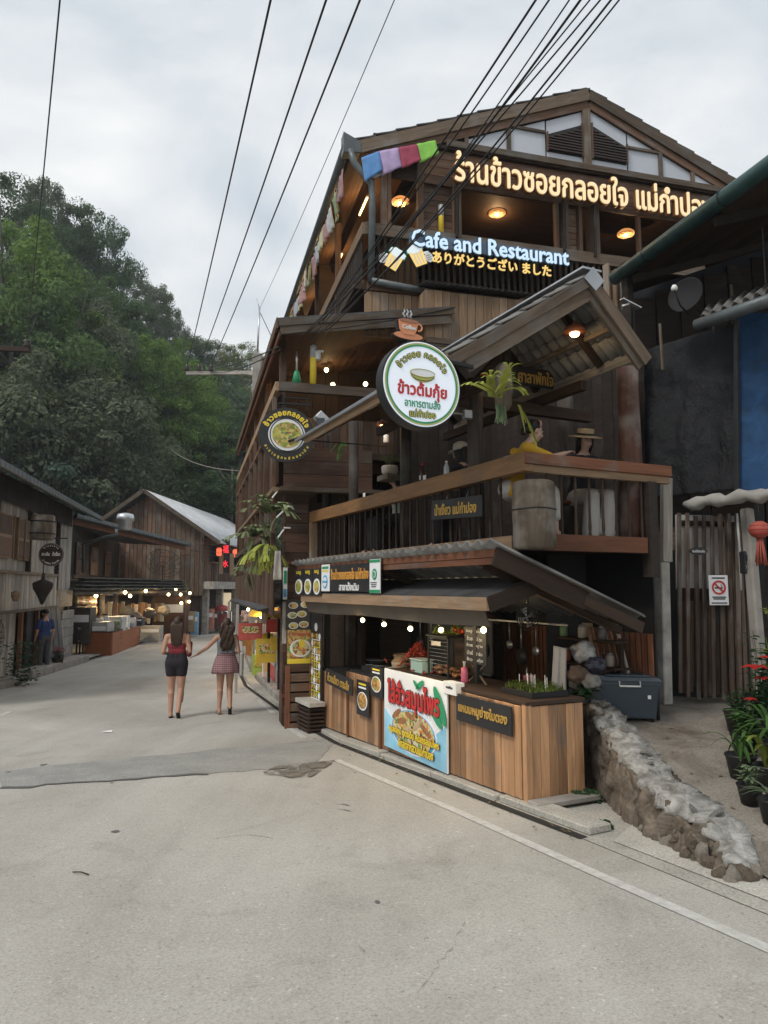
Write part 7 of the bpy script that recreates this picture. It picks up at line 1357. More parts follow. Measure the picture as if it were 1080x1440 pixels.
while x<-9.7:
    top=pk.z-.15-((pk.x-x)*.72 if x<pk.x else (x-pk.x)*.68); w_=rnd(.20,.30); z0=1.2; zm=rnd(3.2,4.2)
    bar('wall_plank',V((x+w_/2,38-rnd(0,.04),z0)),V((x+w_/2,38,min(zm,top))),.04,w_-.02,W_BROWN if rnd(0,1)<.6 else W_GREYB,h3,up=XD)
    if top>zm+.2: bar('wall_plank',V((x+w_/2,38-rnd(0,.03),zm+.02)),V((x+w_/2,38,top)),.04,w_-.02,W_BROWN if rnd(0,1)<.7 else W_GREYB,h3,up=XD)
    x+=w_
slab('front_core',[V((eLf.x+.3,38.1,-.9)),V((-9.7,38.1,-.9)),V((-9.7,38.1,4.4)),V((pk.x,38.1,6.5)),V((eLf.x+.3,38.1,4.0))],.1,W_DARK,h3)
sx=-9.7
def sp3(y,z): return V((sx+(y-38)*.12,y,z))
for k in range(24): y=38.1+.36*k; bar('side_plank',sp3(y,1.95),sp3(y,3.0),.04,.33,W_BROWN,h3,up=d1); bar('side_plank',sp3(y,3.0 if k not in(3,4,5,6,14,15,16) else 3.95),sp3(y,4.3),.04,.33,W_BROWN,h3,up=d1)
slab('side_core',[sp3(38,1.9)-XD*.25,sp3(56,1.9)-XD*.25,sp3(56,4.3)-XD*.25,sp3(38,4.3)-XD*.25],.1,BLACK,h3)
bar('window_sill',sp3(39,3.0)+V((.1,0,0)),sp3(41,3.0)+V((.1,0,0)),.25,.08,W_PALE,h3)
bar('concrete_band',sp3(38,1.75)+V((.25,0,0)),sp3(47,1.75)+V((.25,0,0)),.8,.40,CONCP,h3)
for y in (38.6,40.8,43.6,46.5): bar('pillar',sp3(y,-.9),sp3(y,1.6),.35,.35,CONCP,h3,up=d1)
slab('shop_back',[sp3(38.2,-.9)-XD*1.4,sp3(47,-.9)-XD*1.4,sp3(47,-.0+1.6)-XD*1.4,sp3(38.2,1.6)-XD*1.4],.05,W_DARK,h3)
slab('end_wall',[V((-9,56,-1)),V((-3,52,-1)),V((-3,52,3.2)),V((-9,56,3.2))],.1,W_GREYB,h3)
for px,py,Y,lab in ((308,776,38.6,'left of the two glowing red orange paper lanterns on the gable house'),(331,778,39.5,'right of the two glowing red orange paper lanterns on the gable house')):
    c=dep(px,py,Y); t=thing('red_lantern',lab,'lantern',c,'lit lanterns on the gable house'); lathe('shade',[(.10,-.22),(.15,-.15),(.15,.15),(.10,.22)],glow('lantern_glow',(1,.16,.07),.9,(.5,.1,.05)) if 'lantern_glow' not in MATS else MATS['lantern_glow'],t,c,12); lathe('cap',[(.11,.22),(.10,.27)],BLACK,t,c,10)
    MATS.setdefault('lantern_glow',bpy.data.materials['lantern_glow'])
c=dep(317,782,39); t=thing('led_sign','tall dark board sign with two red glowing characters between the lanterns','sign',c-UP*.9); bar('board',c-UP*.92,c+UP*.92,.06,.45,INK,t,up=V((.95,.3,0))); LED=glow('red_led',(1,.03,.05),1.6); xr=V((.95,.3,0)).normalized()
lettering('福',c+UP*.38,xr,.30,.42,LED,t,bold=.0,thick=.02,out=.05,name='glowing_character'); lettering('水',c-UP*.42,xr,.30,.38,LED,t,bold=.0,thick=.02,out=.05,name='glowing_character')
for k,px in enumerate((311,326)): c=dep(px,793,38.8); tag(bar('carved_board',c-UP*.55,c+UP*.55,.05,.22,W_PALE,None,up=V((.95,.3,0))),'%s narrow carved wooden board beside the red glowing sign'%('left' if k==0 else 'right'),'board')
for px,py,Y,cl,lab,nm in ((283,843,40.5,(1,.6,.15),'amber lit shop window inside the storefront','shop_window'),(316,846,41,(.9,.75,.5),'pale lit shop display inside the storefront','shop_display')): c=dep(px,py,Y); tag(slab(nm,[c+V((-.35,0,-.5)),c+V((.35,0,-.5)),c+V((.35,0,.5)),c+V((-.35,0,.5))],.05,glow(nm+'_glow',cl,.35)),lab,'shop window')
c=dep(312,858,40); t=thing('red_umbrella_stand','small dark red stand with a rounded red top at the storefront','stand',dep(312,882,40)); lathe('top',[(.45,-.05),(.42,.1),(.25,.25),(.05,.3)],plain('stand_red',(.35,.06,.06),.6),t,c,14); bar('cart_body',dep(306,872,40),dep(318,872,40),.6,.7,plain('stand_dark_red',(.22,.04,.05),.6),t)
c=dep(323,876,33); t=thing('white_arrow_sign','small white outlined arrow shaped sign standing on the road edge','sign',G(323,882)); g=G(323,884)
NEON=glow('white_outline_glow',(.9,.9,.95),.7); xr=V((1,0,0))
pts=[(-.10,0),(.10,0),(.10,.75),(.28,.80),(.28,1.25),(-.28,1.25),(-.28,.80),(-.10,.75)]; q0=V((g.x,g.y,g.z+.05)); pp=[q0+V((x*1.3,0,y*1.3)) for x,y in pts]; tube('outline',pp+[pp[0]],.05,NEON,t,6); flat_shape('face',[(x*1.25,y*1.28) for x,y in pts],q0,xr,plain('face_grey',(.45,.45,.45),.6),t,.03)
# ================================================================ ROADSIDE STALLS ALONG THE BUILDING (right side of the road)
fr1=thing('drink_cooler','red fronted drink cooler with white script lettering at the foot of the clad pillar','cooler',G(388,985)); COKE=plain('cola_red',(.50,.028,.035),.35,var=.06)
def roadpanel(par,pxa,pya,pxb,pyb,ztop,mat,name,z0=None,th=.04):
    a=G(pxa,pya);b2=G(pxb,pyb); zb=z0 if z0 is not None else min(a.z,b2.z)+.02; return slab(name,[V((a.x,a.y,zb)),V((b2.x,b2.y,zb)),V((b2.x,b2.y,ztop)),V((a.x,a.y,ztop))],th,mat,par),a,b2
for k,(xa,ya,xb,yb,zt) in enumerate(((377,970,389,982,.55),(390,983,402,995,.45))):
    p_,a,b2=roadpanel(fr1,xa,ya-8,xb,yb-8,zt,COKE,'front_panel'); m0=(a+b2)/2; xd_=(b2-a); xd_.z=0; xd_.normalize(); zc=(a.z+zt)/2+.05
    bar('panel_edge',V((a.x,a.y,a.z)),V((a.x,a.y,zt)),.05,.05,GALV,fr1,up=XA); bar('panel_edge',V((b2.x,b2.y,b2.z)),V((b2.x,b2.y,zt)),.05,.05,GALV,fr1,up=XA)
    lettering('Coca-Cola',V((m0.x,m0.y,zc)),xd_,(b2-a).length*.8,.17,PAPER,fr1,bold=.03,thick=.01,out=.03,shear=.35)
    slab('top_lid',[V((a.x,a.y,zt+.03)),V((b2.x,b2.y,zt+.03)),V((b2.x+.55,b2.y+.25,zt+.03)),V((a.x+.55,a.y+.25,zt+.03))],.04,GALV,fr1)
# menu boards on the pillar
c0=G(404,996);
def pbd(px0,px1,py0,py1,u,label,mat,cat='menu board',nm='menu_poster'):
    a=FB.hit(px0,(py0+py1)/2,u=u);b2=FB.hit(px1,(py0+py1)/2,u=u); zt=FB.hit(px0,py0,u=u).z; zb=FB.hit(px0,py1,u=u).z; t=thing(nm,label,cat,V((a.x,a.y,zb))); c=V(((a.x+b2.x)/2,(a.y+b2.y)/2,(zt+zb)/2)); w_=(b2-a).length; h_=zt-zb
    slab('board',[V((a.x,a.y,zb)),V((b2.x,b2.y,zb)),V((b2.x,b2.y,zt)),V((a.x,a.y,zt))],.02,mat,t); return t,c,w_,h_
t,c,w_,h_=pbd(402,438,843,886,.20,'black menu poster with small dish photos at the top of the clad pillar',INK)
for k,(x,y) in enumerate(((-.22,.30),(.12,.02),(-.25,-.02),(.2,-.32),(-.2,-.36),(.25,.33))): flat_shape('plate_print',circ(w_*.19,h_*.11,x*w_,y*h_,14),c,XB,PAPER,t,out=.004); flat_shape('food_print',circ(w_*.15,h_*.085,x*w_,y*h_,14),c,XB,[FOOD_B,FOOD_G,FOOD_M][k%3],t,out=.007)
t,c,w_,h_=pbd(404,441,886,934,.18,'large poster of a noodle bowl on the clad pillar below the black menu',FOOD_B); flat_shape('plate_print',circ(w_*.40,h_*.26,0,-.02),c,XB,PAPER,t,out=.004); flat_shape('food_print',circ(w_*.34,h_*.21,0,-.02),c,XB,FOOD_M,t,out=.007); flat_shape('egg_print',circ(w_*.12,h_*.12,.02,.05),c,XB,YEL,t,out=.010); lettering('ข้าวซอยไก่',c+UP*h_*.38,XB,w_*.7,h_*.12,RED,t,bold=.03,thick=.003,out=.006); flat_shape('base_print',rect(w_*.98,h_*.14,0,-h_*.42),c,XB,YEL,t,out=.003)
t,c,w_,h_=pbd(398,404,798,843,.22,'narrow white and green poster strip left of the clad pillar',PAPER,nm='poster_strip'); flat_shape('print',rect(w_*.7,h_*.4,0,h_*.2),c,XB,GREENP,t,out=.004); flat_shape('print',rect(w_*.8,h_*.25,0,-h_*.3),c,XB,BLUEP,t,out=.004)
t,c,w_,h_=pbd(397,403,846,905,.22,'tall narrow grey white post beside the menu posters',CONCP,'post','narrow_post')
lc=thing('louvred_cabinet','brown louvred wooden cabinet standing under the noodle poster','cabinet',G(420,1000)); a=G(405,996);b2=G(440,1003); 
a=FB.hit(404,992,u=.12);b2=FB.hit(438,996,u=.12); zt=FB.hit(420,936,u=.12).z; zb=-.48
for x_ in (0,1): q=a if x_==0 else b2; bar('stile',V((q.x,q.y,zb)),V((q.x,q.y,zt)),.05,.07,W_RED,lc,up=XB)
for k in range(7): z=zb+.05+(zt-zb-.08)*k/6; bar('louvre_slat',V((a.x,a.y,z)),V((b2.x,b2.y,z)),.03,(zt-zb)/8.2,W_BROWN,lc)
slab('core',[V((a.x,a.y,zb))+FB.d1*.04,V((b2.x,b2.y,zb))+FB.d1*.04,V((b2.x,b2.y,zt))+FB.d1*.04,V((a.x,a.y,zt))+FB.d1*.04],.3,W_DARK,lc)
# red crate of bottles between pillar and stall
q=G(448,990); t=thing('bottle_crate','red plastic crate of soda bottles on the ground beside the tall menu banner','crate',q); bar('crate',q+V((-.22,.1,.1)),q+V((.22,.16,.1)),.32,.20,plain('crate_red',(.38,.03,.03),.45),t,bev=.01)
for k in range(8): p=q+V((-.16+.11*(k%4),.05+.14*(k//4),.12)); lathe('bottle',[(.03,0),(.03,.12),(.012,.18),(.012,.21)],plain('bottle_brown',(.10,.05,.03),.2) if 'bottle_brown' not in MATS else MATS['bottle_brown'],t,p,8)
def goods(px,py,w_,h_,label,nm,cat,c,kind='box',lift=0,rot=0):
    q=G(px,py); q.z+=lift; t=thing(nm,label,cat,q); mt=MATS.get('goods_'+str(c)) or plain('goods_'+str(c),c,.55,var=.2,scale=5); xq=FA.d2*.6+V((.4,0,0)); xq.normalize()
    if kind=='box':
        bar('body',q+UP*h_/2,q+xq*w_+UP*h_/2,w_*1.4,h_,mt,t,bev=.012); bar('top',q-xq*.03+UP*(h_+.02),q+xq*(w_+.03)+UP*(h_+.02),w_*1.5,.04,W_PALE,t)
        for k in range(4): bar('front_slat',q+FA.d1*(-w_*.6+.3*w_*k)-xq*.012+UP*.03,q+FA.d1*(-w_*.6+.3*w_*k)-xq*.012+UP*(h_-.03),.012,.26*w_,mt,t,up=xq)
    elif kind=='panel':
        bar('panel',q+UP*.0,q+UP*h_+xq*.12,.04,w_,mt,t,up=xq); bar('frame',q-FA.d1*w_*.5,q-FA.d1*w_*.5+UP*h_+xq*.12,.05,.04,BLACK,t,up=xq); bar('print',q-xq*.03+UP*h_*.55+xq*.05,q-xq*.03+UP*h_*.9+xq*.08,.01,w_*.8,L_YEL,t,up=xq)
    elif kind=='jars':
        for k in range(int(w_*10)): p=q+FA.d1*(.16*(k//3)-.3)+xq*(.13*(k%3)); lathe('jar',[(.05,0),(.055,.02),(.055,h_*.7),(.035,h_*.8),(.035,h_)],mt if k%2 else plain('jar_pink%d'%k,(.45,.28,.24),.5) if ('jar_pink%d'%k) not in MATS else MATS['jar_pink%d'%k],t,p,8)
    return t
goods(372,955,.5,1.0,'yellow drinks cooler box beside the red cooler','yellow_cooler','cooler',(.55,.33,.04)); goods(363,948,.5,.95,'tall black framed folding board leaning at the road edge','folding_board','board',(.30,.32,.22),'panel')
goods(352,930,.7,.85,'varnished light wood stall counter nearest the folding board','wooden_counter','counter',(.42,.20,.06)); goods(346,912,.7,.85,'second light wood counter further up the road','wooden_counter','counter',(.36,.17,.06)); goods(341,902,.7,.9,'brown crate counter with stacked goods','crate_counter','counter',(.16,.12,.09)); goods(338,893,.8,1.0,'last stall table before the bend on the right side','stall_table','table',(.20,.16,.12))
goods(352,930,.9,.28,'row of snack jars on the varnished counter','snack_jars','jars',(.34,.26,.18),'jars',.93); goods(344,905,.9,.30,'pink lidded jars on the crate counter','snack_jars','jars',(.42,.35,.30),'jars',.98); goods(340,897,.9,.30,'jars of sweets on the last stall table','snack_jars','jars',(.30,.22,.2),'jars',1.05)
for k,(px,y0,y1,Y,lab) in enumerate(((378,868,965,15.5,'nearest thin black post of the drink stall'),(371,870,950,16.8,'thin white post of the drink stall'),(360,872,930,19,'second thin white post among the snack counters'),(392,870,975,14.2,'thin black post beside the red cooler'))):
    a=dep(px,y1,Y);b2=dep(px,y0,Y); tag(bar('stall_post',V((a.x,a.y,zg(a.x,a.y))),b2,.05,.05,BLACK if k in(0,3) else WHITE,None,up=XA),lab,'post')
c=dep(368,862,18.0); t=thing('yellow_umbrella_hanging','bright yellow umbrella-like hanging given a glow under the street awning','lamp',c); lathe('shade',[(.32,-.08),(.30,.02),(.18,.14),(.04,.18)],glow('yellow_shade_glow',(1,.6,.08),.5,(.6,.4,.05)),t,c,16); mb=MB().ball((0,0,-.08),.06,8,6); obj('bulb',mesh('b',mb.v,mb.f,True),BULB,t,Matrix.Translation(c))  # yellow umbrella-like hanging; glow and bulb added to it
for k,(px,py,Y) in enumerate(((362,858,18.5),(355,861,20),(376,857,16.5),(349,857,22),(385,846,14.5))):
    p=dep(px,py,Y); t=thing('light_bulb','%s lit bulb under the street awning beside the yellow umbrella'%['second','fourth','nearest','farthest','highest'][k],'light bulb',p,'bulbs under the street awning'); mb=MB().ball((0,0,0),.05,8,6); obj('bulb',mesh('b',mb.v,mb.f,True),BULB,t,Matrix.Translation(p)); tube('cord',[p,p+UP*.25],.008,CABLE,t,4)
ld=bpy.data.lights.new('stall_light','POINT'); ld.energy=30; ld.color=(1,.7,.35); lo=bpy.data.objects.new('stall_light',ld); COL.objects.link(lo); lo.location=dep(372,872,17.5); lo['kind']='helper'
for k,(px,py,Y,c) in enumerate(((375,900,15.6,(.55,.42,.04)),(389,905,14.8,(.6,.45,.05)),(383,880,15.5,(.5,.06,.04)),(366,905,17,(.40,.42,.36)))):
    p=dep(px,py,Y); tag(bar('price_card',p-UP*.14,p+UP*.14,.02,.26,plain('card_%d'%k,c,.5),None,up=XB),['yellow price card on the black post','larger yellow card above the red cooler','small red card near the awning edge','pale card over the snack counter'][k],'card')
# rocks and step under the roadside plinth
pl=thing('stone_plinth','rough low stone plinth under the roadside coolers and pillar','plinth',G(400,1000))
pts=[G(438,1012),G(420,1006),G(400,996),G(380,978),G(366,962),G(352,940),G(342,915)]
for a,q in zip(pts[:-1],pts[1:]):
    n=max(1,round((q-a).length/.45))
    for i in range(n): s=a.lerp(q,i/n)+XG*.12;e_=a.lerp(q,(i+.96)/n)+XG*.12; s.z=zg(s.x,s.y)+.09;e_.z=zg(e_.x,e_.y)+.09; bar('stone',s,e_,.3,.20+rnd(-.02,.02),CONC,pl,bev=.03)

# dense row of snack counters following the bend
P0,P1=G(370,958),G(337,892); cols=[(.40,.18,.05),(.14,.11,.08),(.36,.16,.05),(.22,.20,.17),(.30,.14,.06),(.12,.10,.08)]
XR=XG*.9+V((.1,0,0)); lab2=['first','second','third','fourth','fifth','sixth','seventh','eighth']
for i in range(8):
    q=P0.lerp(P1,((i+.5)/8)**1.25)+XR*.25; q.z=zg(q.x,q.y); d=(P1-P0); d.z=0; d.normalize(); L=1.15+.25*i; h=rnd(.75,.92); t=thing('snack_counter','%s plank snack counter past the red cooler along the bend'%lab2[i],'counter',q,'snack counters along the bend'); m_=W_COUNTER if i%2==0 else W_BROWN
    for k in range(7): p=q+d*L*(k/7-.5+.07); bar('plank',p+UP*.04,p+UP*h,.025,L/7-.012,m_,t,up=d)
    bar('top_board',q-d*L*.5+XR*.3+UP*(h+.02),q+d*L*.5+XR*.3+UP*(h+.02),.7,.035,W_PALE,t); 
    jm=[MATS.get('jm%d'%k) or plain('jm%d'%k,[(.45,.30,.12),(.42,.10,.07),(.50,.46,.38),(.18,.26,.08),(.30,.18,.10)][k],.4) for k in range(5)]
    for k in range(12):
        p=q+d*L*(rnd(-.45,.45))+XR*rnd(0,.45)+UP*(h+.04); hh=rnd(.12,.26)
        tag(lathe('snack_jar',[(.045,0),(.06,.02),(.058,hh*.75),(.04,hh*.85),(.045,hh*.87),(.045,hh)],jm[k%5],None,p,8),['jar of yellow snacks','jar of red snacks','cream jar','green packed jar','brown jar'][k%5]+' on the %s snack counter'%lab2[i],'jar','snack jars on the %s counter'%lab2[i])
    c=q+XR*.5+UP*(h+.35); bar('shelf_board',c-d*L*.45,c+d*L*.45,.2,.025,W_DARK,t); bar('shelf_upright',c-UP*.4-d*L*.4,c+UP*.5-d*L*.4,.04,.04,W_DARK,t,up=d)
    for k in range(6):
        p=c+d*L*(-.4+.16*k)+UP*.02; tag(bar('snack_pack',p,p+UP*rnd(.14,.24),.05,.13,jm[(k+i)%5],None,up=d),'upright %s snack pack on the shelf of the %s counter'%(['yellow','red','cream','green','brown'][(k+i)%5],lab2[i]),'snack pack','snack packs on the %s shelf'%lab2[i])
for i in range(22):
    t_=i/22; p=P0.lerp(P1,t_**1.2)+XR*rnd(.1,.5); p.z=rnd(1.05,1.15)
    tag(bar('hanging_packet',p,p-UP*rnd(.12,.25),.02,.14,jm[i%5],None,up=XB),'small %s packet hanging in a string under the street awning'%['yellow','red','cream','green','brown'][i%5],'packet','packets hanging under the street awning')
for k,(px,py,w_,h_,c,lb) in enumerate(((375,915,.45,.5,(.62,.45,.05),'yellow printed panel between the thin posts of the drink stall'),(383,868,.5,.3,(.45,.42,.38),'cream menu panel under the street awning edge'),(366,935,.4,.5,(.30,.42,.10),'green picture panel on the folding board'),(352,888,.5,.35,(.5,.1,.08),'red panel among the snack jars'),(393,940,.3,.4,(.6,.55,.5),'pale label panel above the red cooler lid'))):
    q=dep(px,py,15.2+1.3*(k%3)); t=thing('printed_panel',lb,'sign',q); bar('panel',q-UP*h_/2,q+UP*h_/2,.02,w_,plain('panel_%d'%k,c,.5),t,up=XB); bar('print',q-UP*h_*.1-FB.d1*.014,q+UP*h_*.3-FB.d1*.014,.006,w_*.7,[FOOD_M,FOOD_B,FOOD_G][k%3],t,up=XB)
# bottles and jars on the shelves of the left stall, hanging strips in its shade
for k in range(26):
    p=dep(107+1.35*(k%13)*1.6,850+14*(k//13),26.6+.1*(k%13)); tag(lathe('stall_jar',[(.07,0),(.09,.03),(.085,.22),(.05,.27),(.05,.32)],jm[(k*3)%5],None,p,8),'%s jar on the crowded shelves left of the first trunk post'%['yellow','red','cream','green','brown'][(k*3)%5],'jar','jars on the left stall shelves')
for k in range(18):
    p=dep(150+4.6*k,846+rnd(0,4),30+.3*k); tag(bar('hanging_strip',p,p-UP*rnd(.5,.95),.04,rnd(.10,.22),[W_PALE,jm[2],W_BROWN,jm[4]][k%4],None,up=XD),'%s strip of goods hanging under the left stall awning'%['pale wooden','cream','brown','tan'][k%4],'strip','goods hanging under the left stall awning')
for k in range(9):
    p=dep(160+4.2*k,884-.5*k,28.3+.55*k); tag(lathe('stall_bowl',[(.08,0),(.16,.06),(.18,.14),(.16,.13)],jm[k%5],None,p,10),'small %s bowl on the orange counter'%['yellow','red','cream','green','brown'][k%5],'bowl','bowls on the orange counter')
# ================================================================ FOREST
def crown_mesh(seed,nclump,per,leaf,squash=1.0,topheavy=.0,gap=.0):
    r=np.random.default_rng(seed); vs=[];
    cl=[]
    while len(cl)<nclump:
        p=r.normal(size=3); p/=np.linalg.norm(p); p*=r.uniform(.35,1)**.5
        p=p*np.array([.5,.5,.5])+np.array([0,0,.5])
        w=1-topheavy*(1-p[2]); p[0]*=w; p[1]*=w; cl.append((p,r.uniform(.055,.125)))
    D=r.normal(size=(len(cl)*per,3)); D/=np.linalg.norm(D,axis=1)[:,None]; D*=(r.uniform(.15,1.35,len(D))**.5)[:,None]; S=np.repeat(np.array([s for c,s in cl]),per)[:,None]
    C=np.repeat(np.array([c for c,s in cl]),per,0)+D*S*np.array([1,1,.6]); n=len(C); up=np.array([0,0,1.0]); nrm=r.normal(size=(n,3))*.45+up*.6+D*1.1; nrm/=np.linalg.norm(nrm,axis=1)[:,None]
    t=r.normal(size=(n,3)); t-=nrm*(t*nrm).sum(1)[:,None]; t/=np.linalg.norm(t,axis=1)[:,None]; b=np.cross(nrm,t); s=(leaf*r.uniform(.55,1.3,n))[:,None]
    P=np.stack([C-t*s,C+b*s*.5-nrm*s*.15,C+t*s,C-b*s*.5-nrm*s*.15],1).reshape(-1,3); P[:,2]*=squash
    m=bpy.data.meshes.new('crown'); m.vertices.add(4*n); m.vertices.foreach_set('co',P.astype(np.float32).ravel()); m.loops.add(4*n); m.loops.foreach_set('vertex_index',np.arange(4*n,dtype=np.int32)); m.polygons.add(n); m.polygons.foreach_set('loop_start',np.arange(0,4*n,4,dtype=np.int32)); m.update(); m.validate(); return m
CR=[crown_mesh(1,90,330,.0115),crown_mesh(2,90,260,.0135,1.0,.2),crown_mesh(3,60,240,.018,.9),crown_mesh(4,110,270,.0105,1.0,.35),crown_mesh(5,60,320,.0145,.8),crown_mesh(6,80,200,.013,1.1,.1)]
LEAFC={'dark':(.080,.130,.058),'mid':(.105,.165,.062),'bright':(.14,.225,.055),'yellow':(.185,.215,.075),'grey':(.13,.155,.095),'blue':(.088,.135,.10)}
LM={k:leafm(k+'_forest_leaves',sc(v,1.0),.3,.42) for k,v in LEAFC.items()}
def trunk_mesh(seed):
    r=random.Random(seed); mb=MB(); top=V((r.uniform(-.04,.04),r.uniform(-.04,.04),.8)); mid=V((r.uniform(-.02,.02),0,.4)); v,f=ringtube([V((0,0,-.08)),mid,top],[.022,.016,.006],7); mb.add(v,f)
    for k in range(7): z=.35+.06*k; a=r.uniform(0,6.28); p0=V((0,0,z)); L=r.uniform(.15,.33); v,f=ringtube([p0,p0+V((math.cos(a)*L*.5,math.sin(a)*L*.5,L*.35)),p0+V((math.cos(a)*L,math.sin(a)*L,L*.9))],[.009,.006,.002],5); mb.add(v,f)
    return mesh('trunk',mb.v,mb.f,True)
TM=[trunk_mesh(i) for i in range(3)]; BARK=plain('forest_bark',(.10,.09,.075),.9,0,.3,6,.5)
LEAFMESH={}
names={'dark':'dark green','mid':'mid green','bright':'bright bamboo green','yellow':'yellow green','grey':'grey green','blue':'blue green'}
# (px of crown centre, py of top, distance, crown width in m, colour, mesh, place words)
TR=[(8,262,62,12,'dark',0,'on the ridge at the left picture edge'),(40,258,66,9,'grey',3,'on the ridge beside the hanging cable'),(72,258,70,9,'grey',1,'topping the ridge left of its highest gap'),(100,285,70,10,'dark',0,'on the ridge, tall and broad'),(128,300,74,9,'dark',2,'on the ridge, right of the tallest pair'),(150,318,76,8,'dark',5,'on the ridge shoulder with layered branches'),
(14,310,48,13,'bright',1,'below the left ridge, warm lit'),(60,345,58,12,'dark',3,'in the upper slope middle'),(95,350,62,11,'mid',0,'in the upper slope under the ridge'),(140,370,66,11,'dark',4,'below the ridge shoulder'),(168,395,80,9,'mid',2,'on the descending skyline'),(196,386,92,9,'grey',3,'standing out thin on the skyline'),(215,410,95,8,'mid',5,'on the skyline past the thin tree'),(238,432,100,8,'grey',1,'with spiky top on the skyline'),(258,455,102,9,'dark',0,'on the lower skyline'),(282,472,106,9,'mid',3,'on the skyline above the insulators'),(305,488,108,9,'grey',2,'on the skyline near the pole'),(330,492,104,8,'yellow',5,'just left of the pole top'),(352,488,112,9,'mid',0,'right beside the pole antenna'),
(20,395,44,12,'mid',5,'at mid slope on the left edge'),(62,405,50,11,'yellow',2,'at mid slope behind the cable end'),(105,415,56,11,'grey',1,'at mid slope with pale branches'),(150,435,62,12,'mid',0,'at mid slope centre'),(185,455,72,11,'bright',4,'flat topped in the mid slope'),(215,475,80,11,'mid',3,'above the tall bamboo tree'),(255,505,86,10,'dark',0,'in shade right of mid slope'),(290,522,88,10,'mid',5,'under the power line crossarm'),(320,530,88,10,'dark',1,'behind the pole crossarm'),(345,545,80,9,'dark',2,'beside the dark pole'),
(10,470,44,12,'yellow',4,'over the left crossarm'),(55,500,42,12,'grey',1,'large dusty, at centre left'),(100,520,46,14,'grey',0,'large dusty with drooping twigs'),(140,515,56,12,'dark',3,'dark gap filler left of the bamboo'),(170,500,62,10,'dark',2,'in the dark fold of the slope'),(232,492,60,9.5,'bright',5,'tallest and palest, like a feathery column'),(258,535,62,9,'bright',5,'second feathery one right of the palest'),(215,545,60,9,'bright',3,'feathery one at the lower left of the palest'),
(12,560,40,11,'blue',1,'low on the left above the old roof'),(50,585,44,11,'blue',3,'just above the old house eave'),(90,590,48,12,'grey',0,'above the low dark house'),(130,600,58,10,'yellow',4,'low middle, warm toned'),(165,590,64,10,'bright',5,'low middle beside the bamboo'),(200,600,68,10,'mid',1,'above the gable ridge'),(240,605,68,11,'bright',0,'low with drooping fronds right of the gable'),(275,620,70,11,'mid',3,'low right above the pale roof'),(305,600,66,11,'dark',2,'dark one at low right'),(328,625,58,9,'dark',4,'darkest one by the restaurant wing'),(335,580,70,9,'dark',1,'shadowed one under the wires'),
(30,640,44,9,'blue',0,'peeking over the old house roof'),(85,655,48,10,'dark',3,'behind the old house roof end'),(120,665,52,9,'dark',1,'between the old house and the gable house'),(150,660,60,9,'yellow',5,'behind the gable peak left side'),(190,650,64,9,'mid',4,'right behind the gable peak'),(230,665,72,9,'yellow',2,'over the pale metal roof'),(270,670,72,9,'mid',0,'over the far end of the pale roof'),(310,670,70,9,'dark',5,'behind the pale roof end'),(332,690,62,8,'dark',3,'lowest at the road bend'),(75,470,52,11,'dark',4,'in the dark hollow of the slope'),(120,470,58,11,'mid',5,'between the hollow and the shoulder'),(30,430,46,11,'dark',1,'near the left edge above the hollow')]
for i,(px,py,Y,w,cl,k,where) in enumerate(TR):
    top=dep(px,py,Y); g=ground_z(top.x,Y); H=top.z-g; ch=min(max(w*1.25,H*.7),H*.95)
    if H<3: g=top.z-w*1.1; ch=w*1.1; H=ch
    t=thing('forest_tree','%s tree %s'%(names[cl],where),'tree',(top.x,Y,g),'trees on the hillside')
    rot=rnd(0,6.28)
    key=(k,cl); 
    if key not in LEAFMESH: m=CR[k].copy(); m.materials.clear(); m.materials.append(LM[cl]); LEAFMESH[key]=m
    obj('crown',LEAFMESH[key],None,t,Matrix.Translation((top.x,Y,top.z-ch))@Matrix.Rotation(rot,4,'Z')@Matrix.Diagonal((w,w,ch,1)))
    obj('trunk',TM[i%3],BARK,t,Matrix.Translation((top.x,Y,g))@Matrix.Rotation(rot,4,'Z')@Matrix.Diagonal((w,w,H*.98,1)))
# undergrowth covering the slope between the trees: one mass of leaves
r=np.random.default_rng(5); pts=[]
for _ in range(2600):
    Y=r.uniform(30,125); X=r.uniform(-.75,-.12)*Y; h=ground_z(X,Y)
    if hillh(X,Y)>.5: pts.append((X,Y,h+r.uniform(.3,2.8)))
C=np.array(pts); per=44; C=np.repeat(C,per,0)+np.clip(r.normal(size=(len(C)*per,3)),-2,2)*np.array([1.2,1.2,.8]); n=len(C)
nrm=r.normal(size=(n,3))+np.array([.4,-.5,.9]); nrm/=np.linalg.norm(nrm,axis=1)[:,None]; t_=r.normal(size=(n,3)); t_-=nrm*(t_*nrm).sum(1)[:,None]; t_/=np.linalg.norm(t_,axis=1)[:,None]; b_=np.cross(nrm,t_); s_=(r.uniform(.10,.24,n))[:,None]
P=np.stack([C-t_*s_,C+b_*s_*.5,C+t_*s_,C-b_*s_*.5],1).reshape(-1,3); m=bpy.data.meshes.new('undergrowth'); m.vertices.add(4*n); m.vertices.foreach_set('co',P.astype(np.float32).ravel()); m.loops.add(4*n); m.loops.foreach_set('vertex_index',np.arange(4*n,dtype=np.int32)); m.polygons.add(n); m.polygons.foreach_set('loop_start',np.arange(0,4*n,4,dtype=np.int32)); m.update(); m.validate()
UG=leafm('undergrowth_leaves',(.085,.13,.055),.4,.25); o=obj('undergrowth',m,UG,kind='stuff'); o['label']='dense undergrowth covering the forest slope between the trees'
